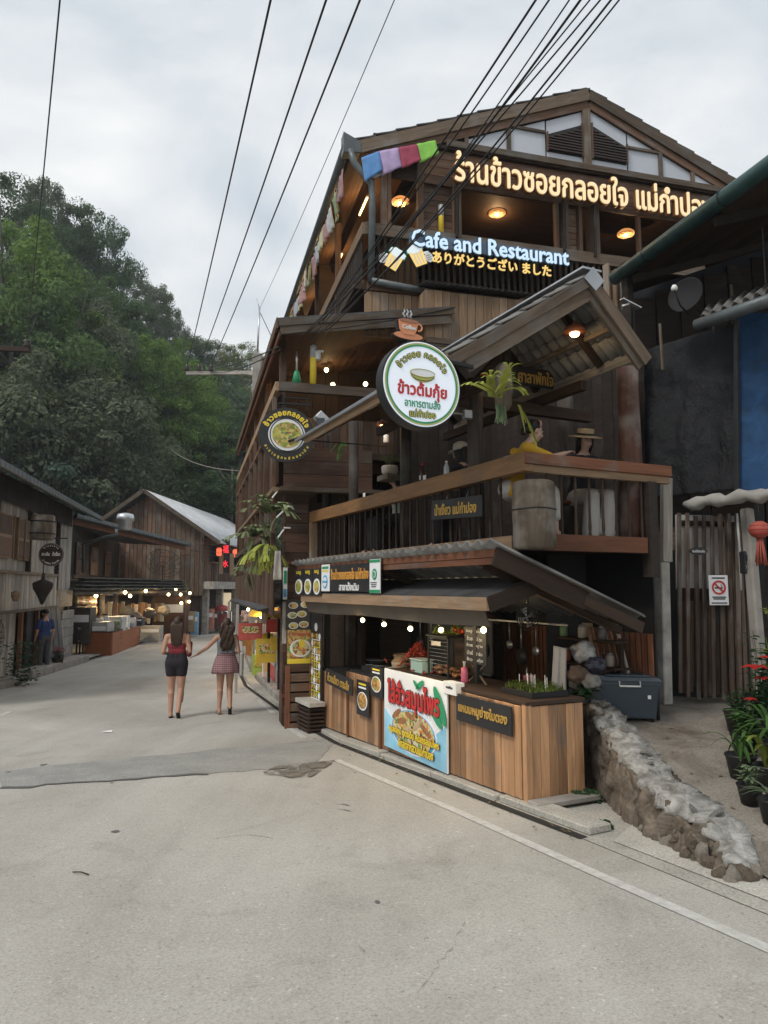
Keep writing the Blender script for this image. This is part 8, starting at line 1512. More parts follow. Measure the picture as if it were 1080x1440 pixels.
# ================================================================ POLES AND WIRES
gpole=G(363,895); gpole=dep(363,600,24); gx=(gpole.x,24.0); po=thing('power_pole','dark concrete power pole with a crossarm and antenna mast behind the restaurant wing','power pole',(gx[0],24,zg(*gx)))
top=dep(362,498,24); bar('shaft',V((gx[0],24,zg(*gx))),V((top.x,24,top.z)),.26,.30,CONC,po,up=V((1,0,0)),bev=.02); aL=dep(262,525,24.0);aR=dep(368,524,24.2); bar('crossarm',aL,aR,.10,.12,W_GREY,po); bar('crossarm',dep(330,523,24.2)-UP*0,dep(372,528,23.9),.08,.10,W_GREY,po)
tube('antenna_mast',[V((top.x,24,top.z)),dep(365,432,24)],.035,GALV,po,6); tube('mast_top',[dep(365,434,24),dep(361,420,24)],.015,GALV,po,5); tube('guy_wire',[dep(366,440,24),dep(384,478,24)],.012,CABLE,po,4)
INS=plain('brown_insulator',(.04,.028,.022),.3)
ends=[]
for px in (263,280,297): c=dep(px,522,24.0); lathe('insulator',[(.05,0),(.10,.05),(.06,.09),(.10,.14),(.05,.18),(.07,.22)],INS,po,c,10); ends.append(c+UP*.22)
def wire(name,label,a,b2,rad,sag,cat='cable',group=None,n=14,mat=CABLE):
    a,b2=V(a),V(b2); return tag(tube(name,[a.lerp(b2,i/n)-UP*sag*4*(i/n)*(1-i/n) for i in range(n+1)],rad,mat,None,6),label,cat,group)
for k,(px,(tx)) in enumerate(((380,0),(459,0),(508,0))): a=dep(px,-60,7.0) if False else dep(px+ (14,20,22)[k],-60,6.5); wire('power_line','%s of the three thick power lines running to the crossarm insulators'%['leftmost','middle','rightmost'][k],ends[k],a,.013,.10,group='three power lines')
wire('thin_wire','single thin wire from the mast top up past the right of the three lines',dep(366,432,24),dep(580,-60,6.5),.006,.1)
p2=thing('roadside_pole','wooden crossarm of a power pole standing just outside the left edge','power pole',(-8.9,14.5,zg(-8.9,14.5))); a=dep(-60,489,14.5); bar('shaft',V((a.x,14.5,zg(a.x,14.5))),V((a.x,14.5,a.z+.4)),.2,.22,CONC,p2,up=V((1,0,0))); bar('crossarm',dep(-70,486,14.5),dep(42,492,14.5),.09,.11,W_DARK,p2); c=dep(38,489,14.5); lathe('insulator',[(.04,0),(.08,.05),(.05,.09),(.08,.13),(.05,.17)],INS,p2,c,10)
wire('power_line','long power line dropping to the crossarm at the left edge',c+UP*.17,dep(90,-60,5.5),.008,.05)
for k,(pa,pb) in enumerate((((265,520),(392,488)),((297,522),(394,492)))): wire('service_wire','%s thin wire from the crossarm toward the restaurant eave'%['upper','lower'][k],dep(*pa,24.0),FB.hit(*pb,u=-.3),.010,.15)
for k,(pa,pb) in enumerate((((286,525),(180,560)),((292,527),(190,575)))): wire('service_wire','%s wire leaving the crossarm into the trees'%['upper','lower'][k],dep(*pa,24.1),dep(*pb,52),.014,.2)
for k,(pa,pb) in enumerate((((300,527),(350,585)),((308,528),(347,572)),((318,528),(346,562)))): wire('service_wire','%s of three slack wires dropping from the crossarm beside the wing'%['longest','middle','shortest'][k],dep(*pa,24.1),dep(*pb,21),.012,.15)
wire('branch_cable','pale cable sagging in front of the lower trees beside the wing',dep(240,632,45),dep(336,662,26),.02,.3,mat=W_GREY)
for k in range(4): wire('street_wire','%s thin wire crossing before the gable house'%['highest','second','third','lowest'][k],dep(225,752+4*k,30),dep(345,768+6*k,20),.006,.1)
# the big bundle sweeping over the restaurant
B0=[(752,0),(772,0),(800,0),(818,0),(836,0),(852,0),(864,0),(876,0)]; B1=[(452,455),(440,462),(466,452),(430,470),(446,466),(420,478),(455,470),(436,480)]
adj=['first','second','third','fourth','fifth','sixth','seventh','eighth']
for k,(a,b2) in enumerate(zip(B0,B1)):
    Y0=4.2+.1*k; pa=dep(a[0]+34,a[1]-50,Y0); pb=FB.hit(*b2,u=-.42-.03*k); wire('bundle_cable','%s cable from the left in the bundle sweeping over the restaurant front'%adj[k],pb,pa,.0065+.003*(k%3==0)+.001*(k%2),.02+.06*(k%4),group='cables of the thick bundle',n=20)
for px,py in ((690,165),(640,225)): pass
# eave wires at level two
wire('eave_wire','thin dark wire slung across the brown eave to the coffee sign',FB.hit(395,470,u=-.5),FB.hit(640,432,u=-.5),.008,.05)

# the air of the valley: faint haze over everything
mh=bpy.data.materials.new('valley_haze'); mh.use_nodes=True; nh=mh.node_tree; nh.nodes.clear(); oh=nh.nodes.new('ShaderNodeOutputMaterial'); vh=nh.nodes.new('ShaderNodeVolumePrincipled'); vh.inputs['Color'].default_value=(.86,.92,1,1); vh.inputs['Density'].default_value=.0007; vh.inputs['Anisotropy'].default_value=.2; nh.links.new(vh.outputs[0],oh.inputs['Volume'])
x0,x1,y0,y1,z0,z1=-140,100,-45,205,-2.6,70; vs=[V((x,y,z)) for x in(x0,x1) for y in(y0,y1) for z in(z0,z1)]; obj('haze',mesh('haze',vs,[[0,1,3,2],[4,6,7,5],[0,4,5,1],[2,3,7,6],[0,2,6,4],[1,5,7,3]]),mh,kind='stuff')
# ================================================================ PEOPLE
def capsule(mb,p0,r0,p1,r1,seg=12,flat=1.0,fdir=None):
    p0,p1=V(p0),V(p1); d=(p1-p0); L=d.length; d=d.normalized() if L>1e-5 else V((0,0,1)); x=d.cross(V((0,1,0)) if abs(d.y)<.9 else V((1,0,0))).normalized(); y=d.cross(x)
    prof=[]
    for k in range(5): a=-math.pi/2+k*math.pi/8; prof.append((r0*math.cos(a),r0*math.sin(a)))
    for k in range(5): a=k*math.pi/8; prof.append((r1*math.cos(a),L+r1*math.sin(a)))
    vs=[];fs=[]
    for r,z in prof:
        r=max(r,1e-4)
        for j in range(seg):
            a=2*math.pi*j/seg; o=x*(r*math.cos(a))+y*(r*math.sin(a))
            if flat!=1: o.y*=flat
            vs.append(p0+o+d*z)
    for i in range(len(prof)-1):
        for j in range(seg): fs.append([i*seg+j,i*seg+(j+1)%seg,(i+1)*seg+(j+1)%seg,(i+1)*seg+j])
    fs+=[list(range(seg-1,-1,-1)),list(range((len(prof)-1)*seg,len(prof)*seg))]; mb.add(vs,fs)
def remesh(name,mb,vox,sm=4,cut=None):
    me=mesh(name,mb.v,mb.f); o=bpy.data.objects.new('tmp',me)
    bm=bmesh.new(); bm.from_mesh(me); bmesh.ops.recalc_face_normals(bm,faces=bm.faces[:]); bm.to_mesh(me); bm.free()
    r=o.modifiers.new('r','REMESH'); r.mode='VOXEL'; r.voxel_size=vox; r.use_smooth_shade=True
    if sm: s=o.modifiers.new('s','SMOOTH'); s.factor=.5; s.iterations=sm
    dg=scratch([o]); m=bpy.data.meshes.new_from_object(o.evaluated_get(dg)); bpy.data.objects.remove(o); m.name=name; m.shade_smooth(); return m
def hand(mb,w,d,palm_n,side,s=1,curl=.5):
    """w wrist, d direction of the fingers, palm_n normal of the palm, side = thumb side vector"""
    w,d,n,sd=V(w),V(d).normalized(),V(palm_n).normalized(),V(side).normalized(); k=w+d*.045*s
    for j in range(4): capsule(mb,w+sd*(.012-.008*j)*s,.016*s,k+sd*(.027-.018*j)*s+d*.03*s,.0115*s,8)
    for j,L in enumerate((.068,.076,.070,.055)):
        b=k+sd*(.029-.019*j)*s+d*.035*s; m1=b+(d*(1-.3*curl)+n*curl*.5+sd*(.12-.08*j)).normalized()*L*.5*s; t=m1+(d*(1-curl)+n*curl).normalized()*L*.5*s; capsule(mb,b,.0085*s,m1,.008*s,7); capsule(mb,m1,.008*s,t,.0065*s,7)
    b=w+sd*.022*s+d*.02*s; m1=b+(sd*.7+d*.7).normalized()*.035*s; capsule(mb,b,.012*s,m1,.0095*s,7); capsule(mb,m1,.0095*s,m1+(d*.9+sd*.2+n*.2).normalized()*.028*s,.008*s,7)
def head_parts(mb,c,f,u,s=1):
    """c centre, f facing, u up"""
    c,f,u=V(c),V(f).normalized(),V(u).normalized(); u=(u-f*u.dot(f)).normalized(); r=f.cross(u)
    def ell(cc,rx,ry,rz):
        b=MB().ball((0,0,0),1,14,10); M=Matrix((r*rx,f*ry,u*rz)).transposed().to_4x4(); M.translation=cc; mb.add(b.v,b.f,M)
    ell(c+u*.018*s-f*.012*s,.073*s,.092*s,.088*s); ell(c-u*.035*s+f*.022*s,.056*s,.066*s,.070*s); ell(c-u*.088*s+f*.055*s,.022*s,.022*s,.018*s)
    capsule(mb,c+f*.080*s-u*.002*s,.009*s,c+f*.100*s-u*.032*s,.012*s,8); ell(c+f*.082*s-u*.060*s,.022*s,.011*s,.008*s); 
    for q in (-1,1): ell(c+r*q*.074*s-u*.012*s,.010*s,.018*s,.030*s); ell(c+r*q*.035*s+f*.062*s-u*.028*s,.022*s,.018*s,.018*s)
    return c,f,u,r
def face(t,M,c,f,u,s=1):
    r=f.cross(u)
    for q in (-1,1):
        p=c+r*q*.030*s+f*.079*s+u*.006*s; b=MB().ball((0,0,0),.0105*s,10,6,1.2,.7,.62); obj('eye',mesh('eye',b.v,b.f,True),WHITE,t,M@Matrix.Translation(p)); b=MB().ball((0,0,0),.0055*s,8,6); obj('iris',mesh('iris',b.v,b.f,True),BLACK,t,M@Matrix.Translation(p+f*.006*s)); 
        tube_l=[p+u*.020*s-r*.016*s+f*.004*s,p+u*.025*s+f*.006*s,p+u*.019*s+r*.016*s+f*.003*s]; v_,f_=ringtube(tube_l,.0032*s,5); obj('eyebrow',mesh('brow',v_,f_),HAIRB,t,M)
    v_,f_=ringtube([c+f*.088*s-u*.060*s-r*.020*s,c+f*.096*s-u*.059*s,c+f*.088*s-u*.060*s+r*.020*s],[.002*s,.006*s,.002*s],6); obj('lips',mesh('lips',v_,f_,True),plain('lip_red',(.40,.12,.10),.4) if 'lip_red' not in MATS else MATS['lip_red'],t,M)
def limb(mb,pts,rs):
    for (a,b2,ra,rb) in zip(pts[:-1],pts[1:],rs[:-1],rs[1:]): capsule(mb,a,ra,b2,rb)
def torso(mb,pel,wst,cst,nk,grow=0,lo=0,hi=3):
    """female trunk from pelvis to neck base"""
    P=[V(pel),V(wst),V(cst),V(nk)]; W=[(.082,.098),(.062,.072),(.070,.082),(.028,.055)]
    for i in range(lo,hi):
        for q in (-1,0,1): capsule(mb,P[i]+SIDE*q*W[i][0],W[i][1]+grow,P[i+1]+SIDE*q*W[i+1][0],W[i+1][1]+grow,12,.86)
SIDE=V((1,0,0))
def foot(mb,ank,d,s=1,tip=0):
    a=V(ank); d=V(d).normalized(); h=a-UP*.055
    heel=a-UP*.045-d*.03; 
    if tip: ball_=a+d*.10-UP*.10; toe=ball_+d*.055-UP*.02; heel=a-UP*.02-d*.035
    else: ball_=a+d*.11-UP*.055; toe=a+d*.165-UP*.060
    capsule(mb,a,.034*s,heel,.030*s); capsule(mb,a+d*.01,.032*s,ball_,.028*s); sd=d.cross(UP).normalized()
    for q in (-1,1): capsule(mb,ball_+sd*q*.015,.024*s,toe+sd*q*.014,.014*s)
    return heel,ball_,toe
def place(q,yaw): return Matrix.Translation(V(q))@Matrix.Rotation(yaw,4,'Z')
# ---------- walker in red top (seen from behind, local +y = walking direction)
def walker1():
    q=G(246,1009); M=place(q,R(8)); t=thing('person','woman walking away with long brown hair, red strappy top and black shorts','person',q); WM[t.name]=Matrix.Translation(q)
    mb=MB(); pel=(.0,0,.90);wst=(.0,.01,1.06);cst=(0,.0,1.22);nk=(0,-.01,1.36); torso(mb,pel,wst,cst,nk)
    capsule(mb,nk,.05,(0,.005,1.45),.046); head_parts(mb,V((0,.02,1.525)),V((0,1,0)),UP)
    capsule(mb,(-.15,0,1.315),.048,(.15,0,1.315),.048)
    for q_,L in ((-1,[(-.165,0,1.31),(-.215,-.05,1.06),(-.15,.15,1.01)]),(1,[(.165,0,1.31),(.215,-.05,1.07),(.14,.16,1.04)])): limb(mb,L,[.048,.036,.024]); hand(mb,V(L[2]),V((-q_*.5,.8,.1)),V((0,0,-1)),V((-q_*.3,0,1)),1,.8)
    Lg=[(-.085,0,.86),(-.075,.03,.47),(-.070,-.02,.085)]; Rg=[(.085,0,.86),(.080,.02,.47),(.065,-.13,.12)]
    for L in (Lg,Rg): limb(mb,L,[.096,.056,.036]); capsule(mb,V(L[1])-UP*.08-V((0,.02,0)),.056,V(L[1])-UP*.2-V((0,.015,0)),.045)
    f1=foot(mb,Lg[2],(-.12,1,0)); f2=foot(mb,Rg[2],(.1,1,-.5),tip=1)
    obj('body',remesh('body',mb,.0095,3),SKIN,t,M)
    c=MB(); capsule(c,(-.078,0,.88),.112,(.078,0,.88),.112); torso(c,pel,wst,cst,nk,.008,0,1)
    for L in (Lg,Rg): a=V(L[0]);b2=V(L[1]); capsule(c,a,.106,a.lerp(b2,.36),.092)
    obj('shorts',remesh('shorts',c,.010,3),plain('black_shorts_cloth',(.016,.013,.018),.85,bmp=.2),t,M)
    c=MB(); capsule(c,(-.06,.0,1.08),.084,(.06,.0,1.08),.084,12,.86); capsule(c,(-.066,.0,1.17),.090,(.066,.0,1.17),.090,12,.88); obj('red_top',remesh('top',c,.009,3),plain('red_top_cloth',(.20,.022,.03),.8,bmp=.2,scale=10),t,M)
    for x in (-.055,.055): v_,f_=ringtube([V((x*1.2,-.088,1.22)),V((x*1.3,-.075,1.30)),V((x*1.6,-.03,1.372)),V((x*1.6,.05,1.33))],.006,6); obj('strap',mesh('strap',v_,f_),MATS['red_top_cloth'],t,M)
    hairlong(t,M,V((0,.02,1.525)),HAIR,1.12,.085)
    c=MB(); capsule(c,(.20,-.02,1.02),.045,(.215,.02,1.20),.035,10,1.5); obj('red_bag',remesh('bag',c,.01,3),plain('dark_red_bag',(.13,.015,.022),.6,bmp=.3),t,M); v_,f_=ringtube([V((.19,.03,1.2)),V((.14,-.03,1.38)),V((.20,-.06,1.2))],.008,6); obj('bag_strap',mesh('s',v_,f_),MATS['dark_red_bag'],t,M)
    for k,(hh,bb,tt) in enumerate((f1,f2)):
        c=MB(); capsule(c,V(hh)-UP*.022,.030,V(bb)-UP*.020,.034,10); capsule(c,V(bb)-UP*.020,.036,V(tt)-UP*.012,.028); sole=remesh('sole',c,.008,2); 
        obj('flip_flop',sole,BLACK,t,M)
def hairlong(t,M,c,mat,zend,wd,curl=0):
    h=MB(); b=MB().ball((0,0,0),1,14,10); h.add([V((v.x*.085,v.y*.100,v.z*.098))+c+V((0,-.018,.02)) for v in b.v],b.f); L=c.z-zend
    for k in range(15):
        x=-wd+2*wd*k/14; y0=-.075-.015*math.cos(x*20); n=7; pts=[V((x*.8,c.y-.06,c.z+.02))]
        for j in range(1,n+1): tt=j/n; pts.append(V((x*(1-.15*tt)+(curl*.014*math.sin(tt*14+k*1.7)),c.y-.085-.045*tt*(1-tt)*2+curl*.010*math.cos(tt*13+k),c.z+.02-(L+rnd(-.03,.03)+.03*abs(k-7)/7*-1)*tt)))
        v_,f_=ringtube(pts,[.030-.012*j/n for j in range(n)]+[.008],7); h.add(v_,f_)
    obj('hair',remesh('hair',h,.010,1),mat,t,M)
walker1()
# ---------- walker in grey tank top
def walker2():
    q=G(316,1004); M=place(q,R(16)); t=thing('person','woman walking away with dark wavy hair, grey tank top and pink checked skirt','person',q)
    mb=MB(); pel=(.0,0,.89);wst=(.0,.01,1.04);cst=(0,.0,1.19);nk=(0,-.01,1.33); torso(mb,pel,wst,cst,nk,-.004)
    capsule(mb,nk,.048,(0,.005,1.42),.044); head_parts(mb,V((0,.02,1.49)),V((.1,1,0)),UP,.98)
    capsule(mb,(-.14,0,1.28),.046,(.14,0,1.28),.046)
    L=[(-.155,0,1.28),(-.31,.03,1.11),(-.47,.12,.99)]; limb(mb,L,[.045,.034,.023]); hand(mb,V(L[2]),V((-1,.2,-.45)),V((0,-.2,-1)),V((0,1,.1)),1,.2)
    L=[(.155,0,1.28),(.20,-.05,1.04),(.16,.12,.99)]; limb(mb,L,[.045,.034,.023]); hand(mb,V(L[2]),V((-.3,.9,.1)),V((-1,0,0)),V((0,0,1)),1,.8)
    Lg=[(-.08,0,.86),(-.085,.02,.46),(-.095,-.03,.10)]; Rg=[(.08,0,.86),(.075,.07,.47),(.075,-.13,.13)]
    for L in (Lg,Rg): limb(mb,L,[.090,.053,.034]); capsule(mb,V(L[1])-UP*.08-V((0,.02,0)),.053,V(L[1])-UP*.2-V((0,.02,0)),.042)
    f1=foot(mb,Lg[2],(-.1,1,0)); f2=foot(mb,Rg[2],(.1,1,-.5),tip=1); obj('body',remesh('body',mb,.0095,3),SKIN,t,M)
    c=MB(); torso(c,pel,wst,cst,nk,.010,1,2); capsule(c,(-.06,0,1.0),.092,(.06,0,1.0),.092,12,.9); capsule(c,(-.07,0,1.20),.085,(.07,0,1.20),.085,12,.9); capsule(c,(-.06,-.01,1.28),.058,(.06,-.01,1.28),.058,12,.9); obj('tank_top',remesh('tank',c,.009,3),plain('grey_tank_cloth',(.125,.135,.15),.85,bmp=.3,scale=8),t,M)
    m_,n_,b_=nodes('pink_checked_cloth',.85); v,_o=coords(n_,(1,1,1),0); w1=N(n_,'TexWave',Scale=9.0); w1.bands_direction='Z'; w2=N(n_,'TexWave',Scale=9.0); w2.bands_direction='X'; n_.links.new(v,w1.inputs[0]); n_.links.new(v,w2.inputs[0]); cc=mixc(n_,ramp(n_,w1.outputs['Fac'],[(.35,(.22,.10,.115)),(.65,(.34,.22,.21))]),ramp(n_,w2.outputs['Fac'],[(.4,(.6,.55,.6)),(.6,(1,1,1))]),.6,'MULTIPLY'); n_.links.new(cc,b_.inputs['Base Color'])
    vs=[];fs=[];seg=48; prof=[(1.02,.135,.10),(.94,.172,.128),(.84,.205,.150),(.74,.225,.170),(.68,.235,.178)]
    for L in (0,1):
        for z,rx,ry in prof:
            for j in range(seg): a=2*math.pi*j/seg; k=1+(.035*math.sin(a*9)*(1.02-z)/.34)-.03*L; vs.append(V((rx*k*math.cos(a),ry*k*math.sin(a),z+.008*math.sin(a*5)*(1.02-z)/.3)))
    P_=len(prof)
    for L in (0,1):
        for i in range(P_-1):
            for j in range(seg): o_=L*P_*seg; fs.append([o_+i*seg+j,o_+i*seg+(j+1)%seg,o_+(i+1)*seg+(j+1)%seg,o_+(i+1)*seg+j])
    for j in range(seg): fs.append([(P_-1)*seg+j,(P_-1)*seg+(j+1)%seg,(2*P_-1)*seg+(j+1)%seg,(2*P_-1)*seg+j]); fs.append([j,(j+1)%seg,P_*seg+(j+1)%seg,P_*seg+j])
    obj('skirt',mesh('skirt',vs,fs,True),m_,t,M)
    hairlong(t,M,V((0,.02,1.49)),HAIR,1.02,.10,1.3)
    c=MB()
    for k in range(9): z=.66+.042*k; capsule(c,(.255,-.10-.004*k,z),.036,(.255,.13+.004*k,z),.036,10)
    obj('tote_bag',remesh('tote',c,.011,4),plain('pale_tote_cloth',(.36,.335,.30),.9,var=.1,bmp=.4),t,M)
    for y in (-.04,.05): v_,f_=ringtube([V((.235,y,1.0)),V((.20,y*.5,1.2)),V((.165,0,1.335))],.009,6); obj('bag_strap',mesh('s',v_,f_),MATS['pale_tote_cloth'],t,M)
    for k,(hh,bb,tt) in enumerate((f1,f2)):
        c=MB(); capsule(c,V(hh)-UP*.020,.030,V(bb)-UP*.020,.034,10); capsule(c,V(bb)-UP*.018,.036,V(tt)-UP*.010,.028); obj('sandal',remesh('sole',c,.008,2),BLACK if k else W_PALE,t,M)
    v_,f_=ringtube([V(Rg[2])+V((.036*math.cos(a),.036*math.sin(a),-.01)) for a in [k*math.pi/6 for k in range(13)]],.010,6); obj('ankle_strap',mesh('a',v_,f_),BLACK,t,M)
walker2()
# ---------- seated diners (local +y = facing); sit height .46 above the deck
def sitter(q,yaw,label,arms,lean=.08,headf=(0,1,-.1),skin=SKIN2,hair=HAIRB,hat=None,top=None,toplong=None,legs=None,legm=None,thigh=None,hs=1,shoe=None,bob=True,armcloth=.0,sleevem=None,band=None,legspread=.10,footy=.42):
    M=place(q,yaw)@Matrix.Scale(.89,4); t=thing('person',label,'person',q); hz=.50; mb=MB(); pel=V((0,0,hz+.06));wst=V((0,lean*.35,hz+.22));cst=V((0,lean*.75,hz+.38));nk=V((0,lean*1.1,hz+.53)); torso(mb,pel,wst,cst,nk); hc=nk+V((0,.04+lean*.35,.165)); capsule(mb,nk,.048,hc-UP*.07,.045); f_=V(headf).normalized(); C,F,U,Rr=head_parts(mb,hc,f_,UP)
    sh=nk-UP*.05; capsule(mb,sh-V((.145,0,0)),.046,sh+V((.145,0,0)),.046)
    for L in arms: limb(mb,L,[.045,.034,.024]); d=(V(L[2])-V(L[1])).normalized(); hand(mb,V(L[2]),d,V((0,0,-1)),V((-1 if L[0][0]>0 else 1,.3,0)),1,.35)
    lg=[[(-.09,.03,hz+.04),(-legspread,.42,hz+.02),(-legspread,footy,.10)],[(.09,.03,hz+.04),(legspread,.42,hz+.02),(legspread,footy+.03,.10)]]
    ft=[]
    for L in lg: limb(mb,L,[.092,.060,.040]); ft.append(foot(mb,L[2],(0,1,0)))
    obj('body',remesh('body',mb,.0095,3),skin,t,M); face(t,M,hc,F,U)
    c=MB(); torso(c,pel,wst,cst,nk,.012,0,2); 
    for q_ in (-1,1): capsule(c,cst+SIDE*.06*q_,.085,sh+SIDE*.11*q_,.058)
    if toplong: capsule(c,sh-V((.145,0,0)),.056,sh+V((.145,0,0)),.056); torso(c,pel,wst,cst,nk-UP*.03,.010,2,3)
    else: capsule(c,cst-V((.07,0,0)),.094,cst+V((.07,0,0)),.094,12,.9)
    if armcloth:
        for L in arms: a=V(L[0]);b2=V(L[1]); capsule(c,a,.058,a.lerp(b2,min(1,armcloth)),.050); 
        if armcloth>1:
            for L in arms: a=V(L[1]);b2=V(L[2]); capsule(c,a,.046,a.lerp(b2,armcloth-1),.040)
    obj('top',remesh('top',c,.010,3),top,t,M)
    if legm:
        c=MB(); capsule(c,pel-V((.07,0,0)),.112,pel+V((.07,0,0)),.112)
        for L in lg: a,b2,e_=map(V,L); capsule(c,a,.108,b2,.082); capsule(c,b2,.082,b2.lerp(e_,legs),.088+.01*(legs>.6))
        obj('trousers',remesh('trousers',c,.011,3),legm,t,M)
    for (hh,bb,tt) in ft: c=MB(); capsule(c,V(hh)-UP*.02,.031,V(bb)-UP*.02,.036); capsule(c,V(bb)-UP*.018,.037,V(tt)-UP*.012,.03); obj('shoe',remesh('shoe',c,.008,2),shoe or WHITE,t,M)
    h=MB(); b=MB().ball((0,0,0),1,14,10); Mh=Matrix((Rr*.084,F*.092,U*.092)).transposed().to_4x4(); Mh.translation=hc+U*.030-F*.028; h.add(b.v,b.f,Mh)
    if bob:
        for k in range(11): a=R(200+14*k)-math.pi; p=hc+Rr*(.078*math.cos(R(-10+20*k)))-F*(.085*math.sin(R(-10+20*k)))+U*.02; v_,g_=ringtube([p,p-U*.09-F*.01,p-U*rnd(.17,.21)-F*.02],[.022,.020,.006],6); h.add(v_,g_)
    else: p=hc-F*.10+U*.0; capsule(h,p,.045,p-U*.05-F*.02,.035)
    obj('hair',remesh('hair',h,.009,1),hair,t,M)
    if band: v_,g_=ringtube([hc+Rr*(.086*math.cos(a))+U*(.030+.090*math.sin(a))+F*(.025-.0*math.sin(a)) for a in [k*math.pi/10 for k in range(11)]],.012,6); obj('headband',mesh('band',v_,g_,True),band,t,M)
    if hat=='straw':
        Mh=Matrix((Rr,F,U)).transposed().to_4x4(); Mh.translation=hc+U*.05-F*.01; vs,fs=lathe_data([(.19,-.012),(.192,-.004),(.12,.006),(.098,.012),(.094,.075),(.085,.088),(.02,.092)],28); HT=MATS.get('straw') or plain('straw',(.34,.25,.15),.85,0,.2,30,.6); ho=obj('straw_hat',mesh('hat',vs,fs,True),HT,t,M@Mh); vs,fs=lathe_data([(.100,.014),(.098,.036)],28); obj('hat_band',mesh('hatband',vs,fs,True),BLACK,t,M@Mh)
    if hat=='cap':
        Mh=Matrix((Rr,F,U)).transposed().to_4x4(); Mh.translation=hc+U*.035-F*.015; vs,fs=lathe_data([(.092,-.01),(.098,.03),(.086,.075),(.05,.098),(.006,.104)],20); CP=plain('beige_cap_cloth',(.42,.39,.34),.85); obj('cap',mesh('cap',vs,fs,True),CP,t,M@Mh); vs=[V((.080*math.cos(a),.07+.115*math.sin(a),-.008-.015*math.sin(a)+z)) for z in (0,.008) for a in [k*math.pi/10 for k in range(11)]]; obj('cap_visor',mesh('visor',vs,[list(range(11)),list(range(21,10,-1))]+[[i,i+1,i+12,i+11] for i in range(10)]),CP,t,M@Mh)
    return t,M,hc,F,U
YEL_C=plain('mustard_shirt_cloth',(.52,.30,.025),.85,0,.12,6,.4); WHT_C=plain('off_white_cloth',(.50,.48,.45),.9,0,.08,5,.4); BLK_C=plain('black_blouse_cloth',(.02,.02,.024),.85); GRN_C=plain('pale_green_grey_cloth',(.22,.25,.22),.85)
# the yaw that makes local +y point along a world direction d
def yawof(d): return math.atan2(-d.x,d.y)
q=FA.p(.30,.30,2.06); stool(.30,.30,'wooden stool under the yellow shirted woman')
arms=[[(.15,.12,.98),(.27,.34,.86),(.20,.54,.925)],[(-.15,.12,.98),(-.16,.40,.86),(-.05,.60,.90)]]
t,M,hc,F,U=sitter(FA.p(.42,.20,2.03),yawof(FA.d2*1.0-FA.d1*.25),'woman in a mustard yellow shirt and headband leaning over the rail, pointing',arms,.17,(0,1,-.25),top=YEL_C,toplong=True,legm=WHT_C,legs=.55,armcloth=.95,band=plain('pink_patterned_band',(.40,.22,.22),.8,var=.4,scale=40),bob=False,shoe=plain('white_strap_sandal',(.55,.5,.48),.6))
arms=[[(.15,.06,.98),(.20,.20,.84),(.06,.36,.86)],[(-.15,.06,.98),(-.21,.18,.84),(-.05,.36,.86)]]
stool(.62,1.20,'wooden stool under the woman in the straw hat')
sitter(FA.p(.60,1.22,2.03),yawof(-FA.d1*1.0-FA.d2*.25),'woman in a wide straw hat, dark top and white trousers at the rail',arms,.05,(0,1,-.28),hat='straw',top=BLK_C,toplong=True,legm=WHT_C,legs=.95,footy=.34,shoe=plain('beige_shoe',(.35,.31,.26),.7))
stool(1.55,.42,'wooden stool behind the round sign')
sitter(FA.p(1.50,.42,2.03),yawof(FA.d1*1.0-FA.d2*.35),'person in a beige cap and black top sitting in profile behind the rail bottles',[[(.15,.06,.98),(.18,.26,.78),(.05,.44,.77)],[(-.15,.06,.98),(-.2,.2,.8),(-.1,.42,.78)]],.06,(0,1,-.05),hat='cap',top=BLK_C,toplong=True,legm=BLK_C,legs=.9,armcloth=.4,shoe=BLACK)
stool(3.5,.6,'wooden stool in the dark middle of the balcony'); sitter(FA.p(3.5,.6,2.03),yawof(-FA.d2*1.0),'dark clothed diner barely visible in the shade of the balcony middle',[[(.15,.06,.98),(.18,.22,.78),(.05,.40,.77)],[(-.15,.06,.98),(-.2,.2,.8),(-.1,.38,.78)]],.05,top=GRN_C,toplong=True,legm=BLK_C,legs=.9,armcloth=.5,shoe=BLACK)
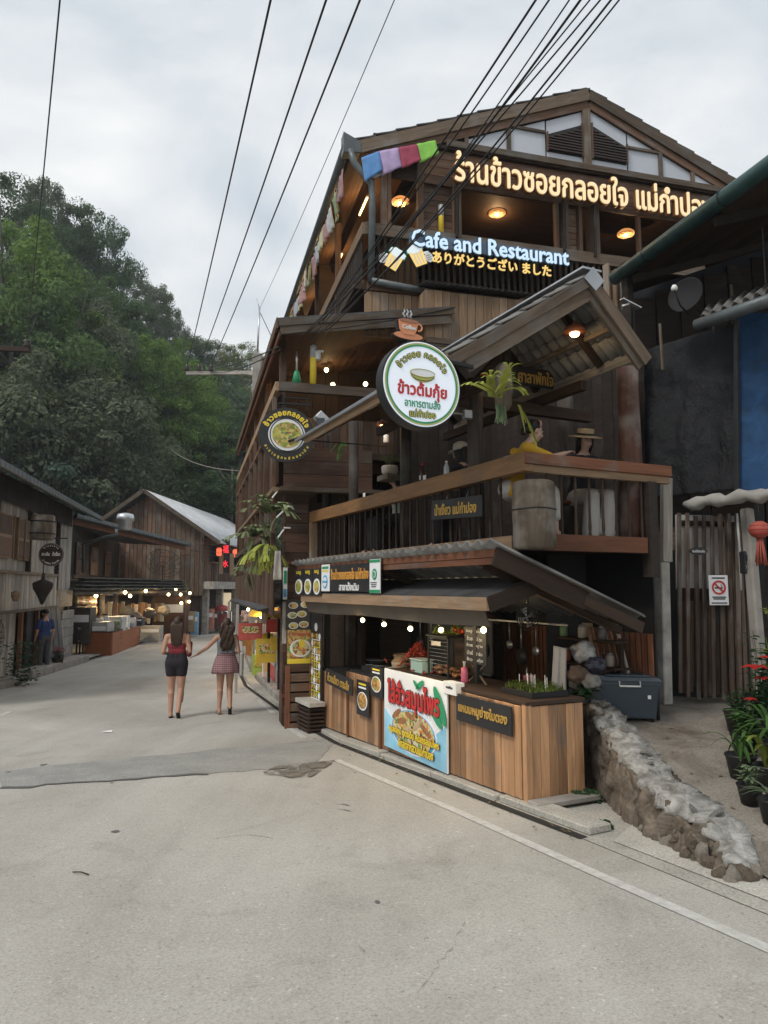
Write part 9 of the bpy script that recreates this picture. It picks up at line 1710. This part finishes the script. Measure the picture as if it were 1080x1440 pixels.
# ---------- man in a blue shirt in the left doorway
def standing(q,yaw,label,topm,legm,h=1.0,hair=HAIRB,arms=None):
    M=place(q,yaw)@Matrix.Scale(h,4); t=thing('person',label,'person',q); mb=MB(); pel=(0,0,.93);wst=(0,.01,1.09);cst=(0,0,1.28);nk=(0,-.01,1.43); torso(mb,pel,wst,cst,nk,.01); capsule(mb,nk,.055,(0,.01,1.53),.05); head_parts(mb,V((0,.02,1.61)),V((0,1,0)),UP,1.05); capsule(mb,(-.17,0,1.39),.052,(.17,0,1.39),.052)
    A=arms or [[(-.19,0,1.38),(-.24,-.02,1.12),(-.24,.08,.87)],[(.19,0,1.38),(.24,-.02,1.12),(.24,.08,.87)]]
    for L in A: limb(mb,L,[.052,.040,.028]); hand(mb,V(L[2]),(V(L[2])-V(L[1])),V((-1 if L[0][0]>0 else 1,0,0)),V((0,1,0)),1,.5)
    Ls=[[(-.09,0,.88),(-.10,.02,.48),(-.10,-.02,.09)],[(.09,0,.88),(.10,.02,.48),(.10,-.02,.09)]]
    for L in Ls: limb(mb,L,[.09,.058,.04]); foot(mb,L[2],(0,1,0))
    obj('body',remesh('body',mb,.011,3),SKIN,t,M); c=MB(); torso(c,pel,wst,cst,nk,.022,0,2); capsule(c,(-.17,0,1.39),.062,(.17,0,1.39),.062); torso(c,pel,wst,cst,(0,-.01,1.38),.018,2,3)
    for L in A: capsule(c,L[0],.064,V(L[0]).lerp(V(L[1]),.7),.056)
    obj('shirt',remesh('shirt',c,.012,3),topm,t,M); c=MB(); capsule(c,(-.08,0,.93),.108,(.08,0,.93),.108)
    for L in Ls: limb(c,[L[0],L[1],V(L[1]).lerp(V(L[2]),.95)],[.10,.075,.065])
    obj('trousers',remesh('trousers',c,.012,3),legm,t,M); h_=MB(); b=MB().ball((0,0,0),1,14,10); h_.add([V((v.x*.085,v.y*.1,v.z*.085))+V((0,-.005,1.655)) for v in b.v],b.f); obj('hair',remesh('hair',h_,.01,1),hair,t,M)
    for L in Ls: c=MB(); capsule(c,V(L[2])-UP*.06-V((0,.03,0)),.03,V(L[2])-UP*.06+V((0,.14,0)),.034); obj('shoe',remesh('shoe',c,.01,1),BLACK,t,M)
qq=FC.p(-5.15,.55,0); qq.z=zg(qq.x,qq.y)+.06
standing(qq,R(55),'man in a dark blue shirt and grey trousers standing in the old house doorway',plain('navy_blue_shirt',(.018,.04,.13),.85),plain('grey_trousers',(.06,.06,.062),.9),.98)
qq=G(271,892); standing(qq,R(150),'far person in a pale grey shirt beside the blue fridge near the stalls',plain('pale_grey_shirt',(.28,.28,.28),.85),BLK_C,.97)

bpy.data.scenes.remove(TS)
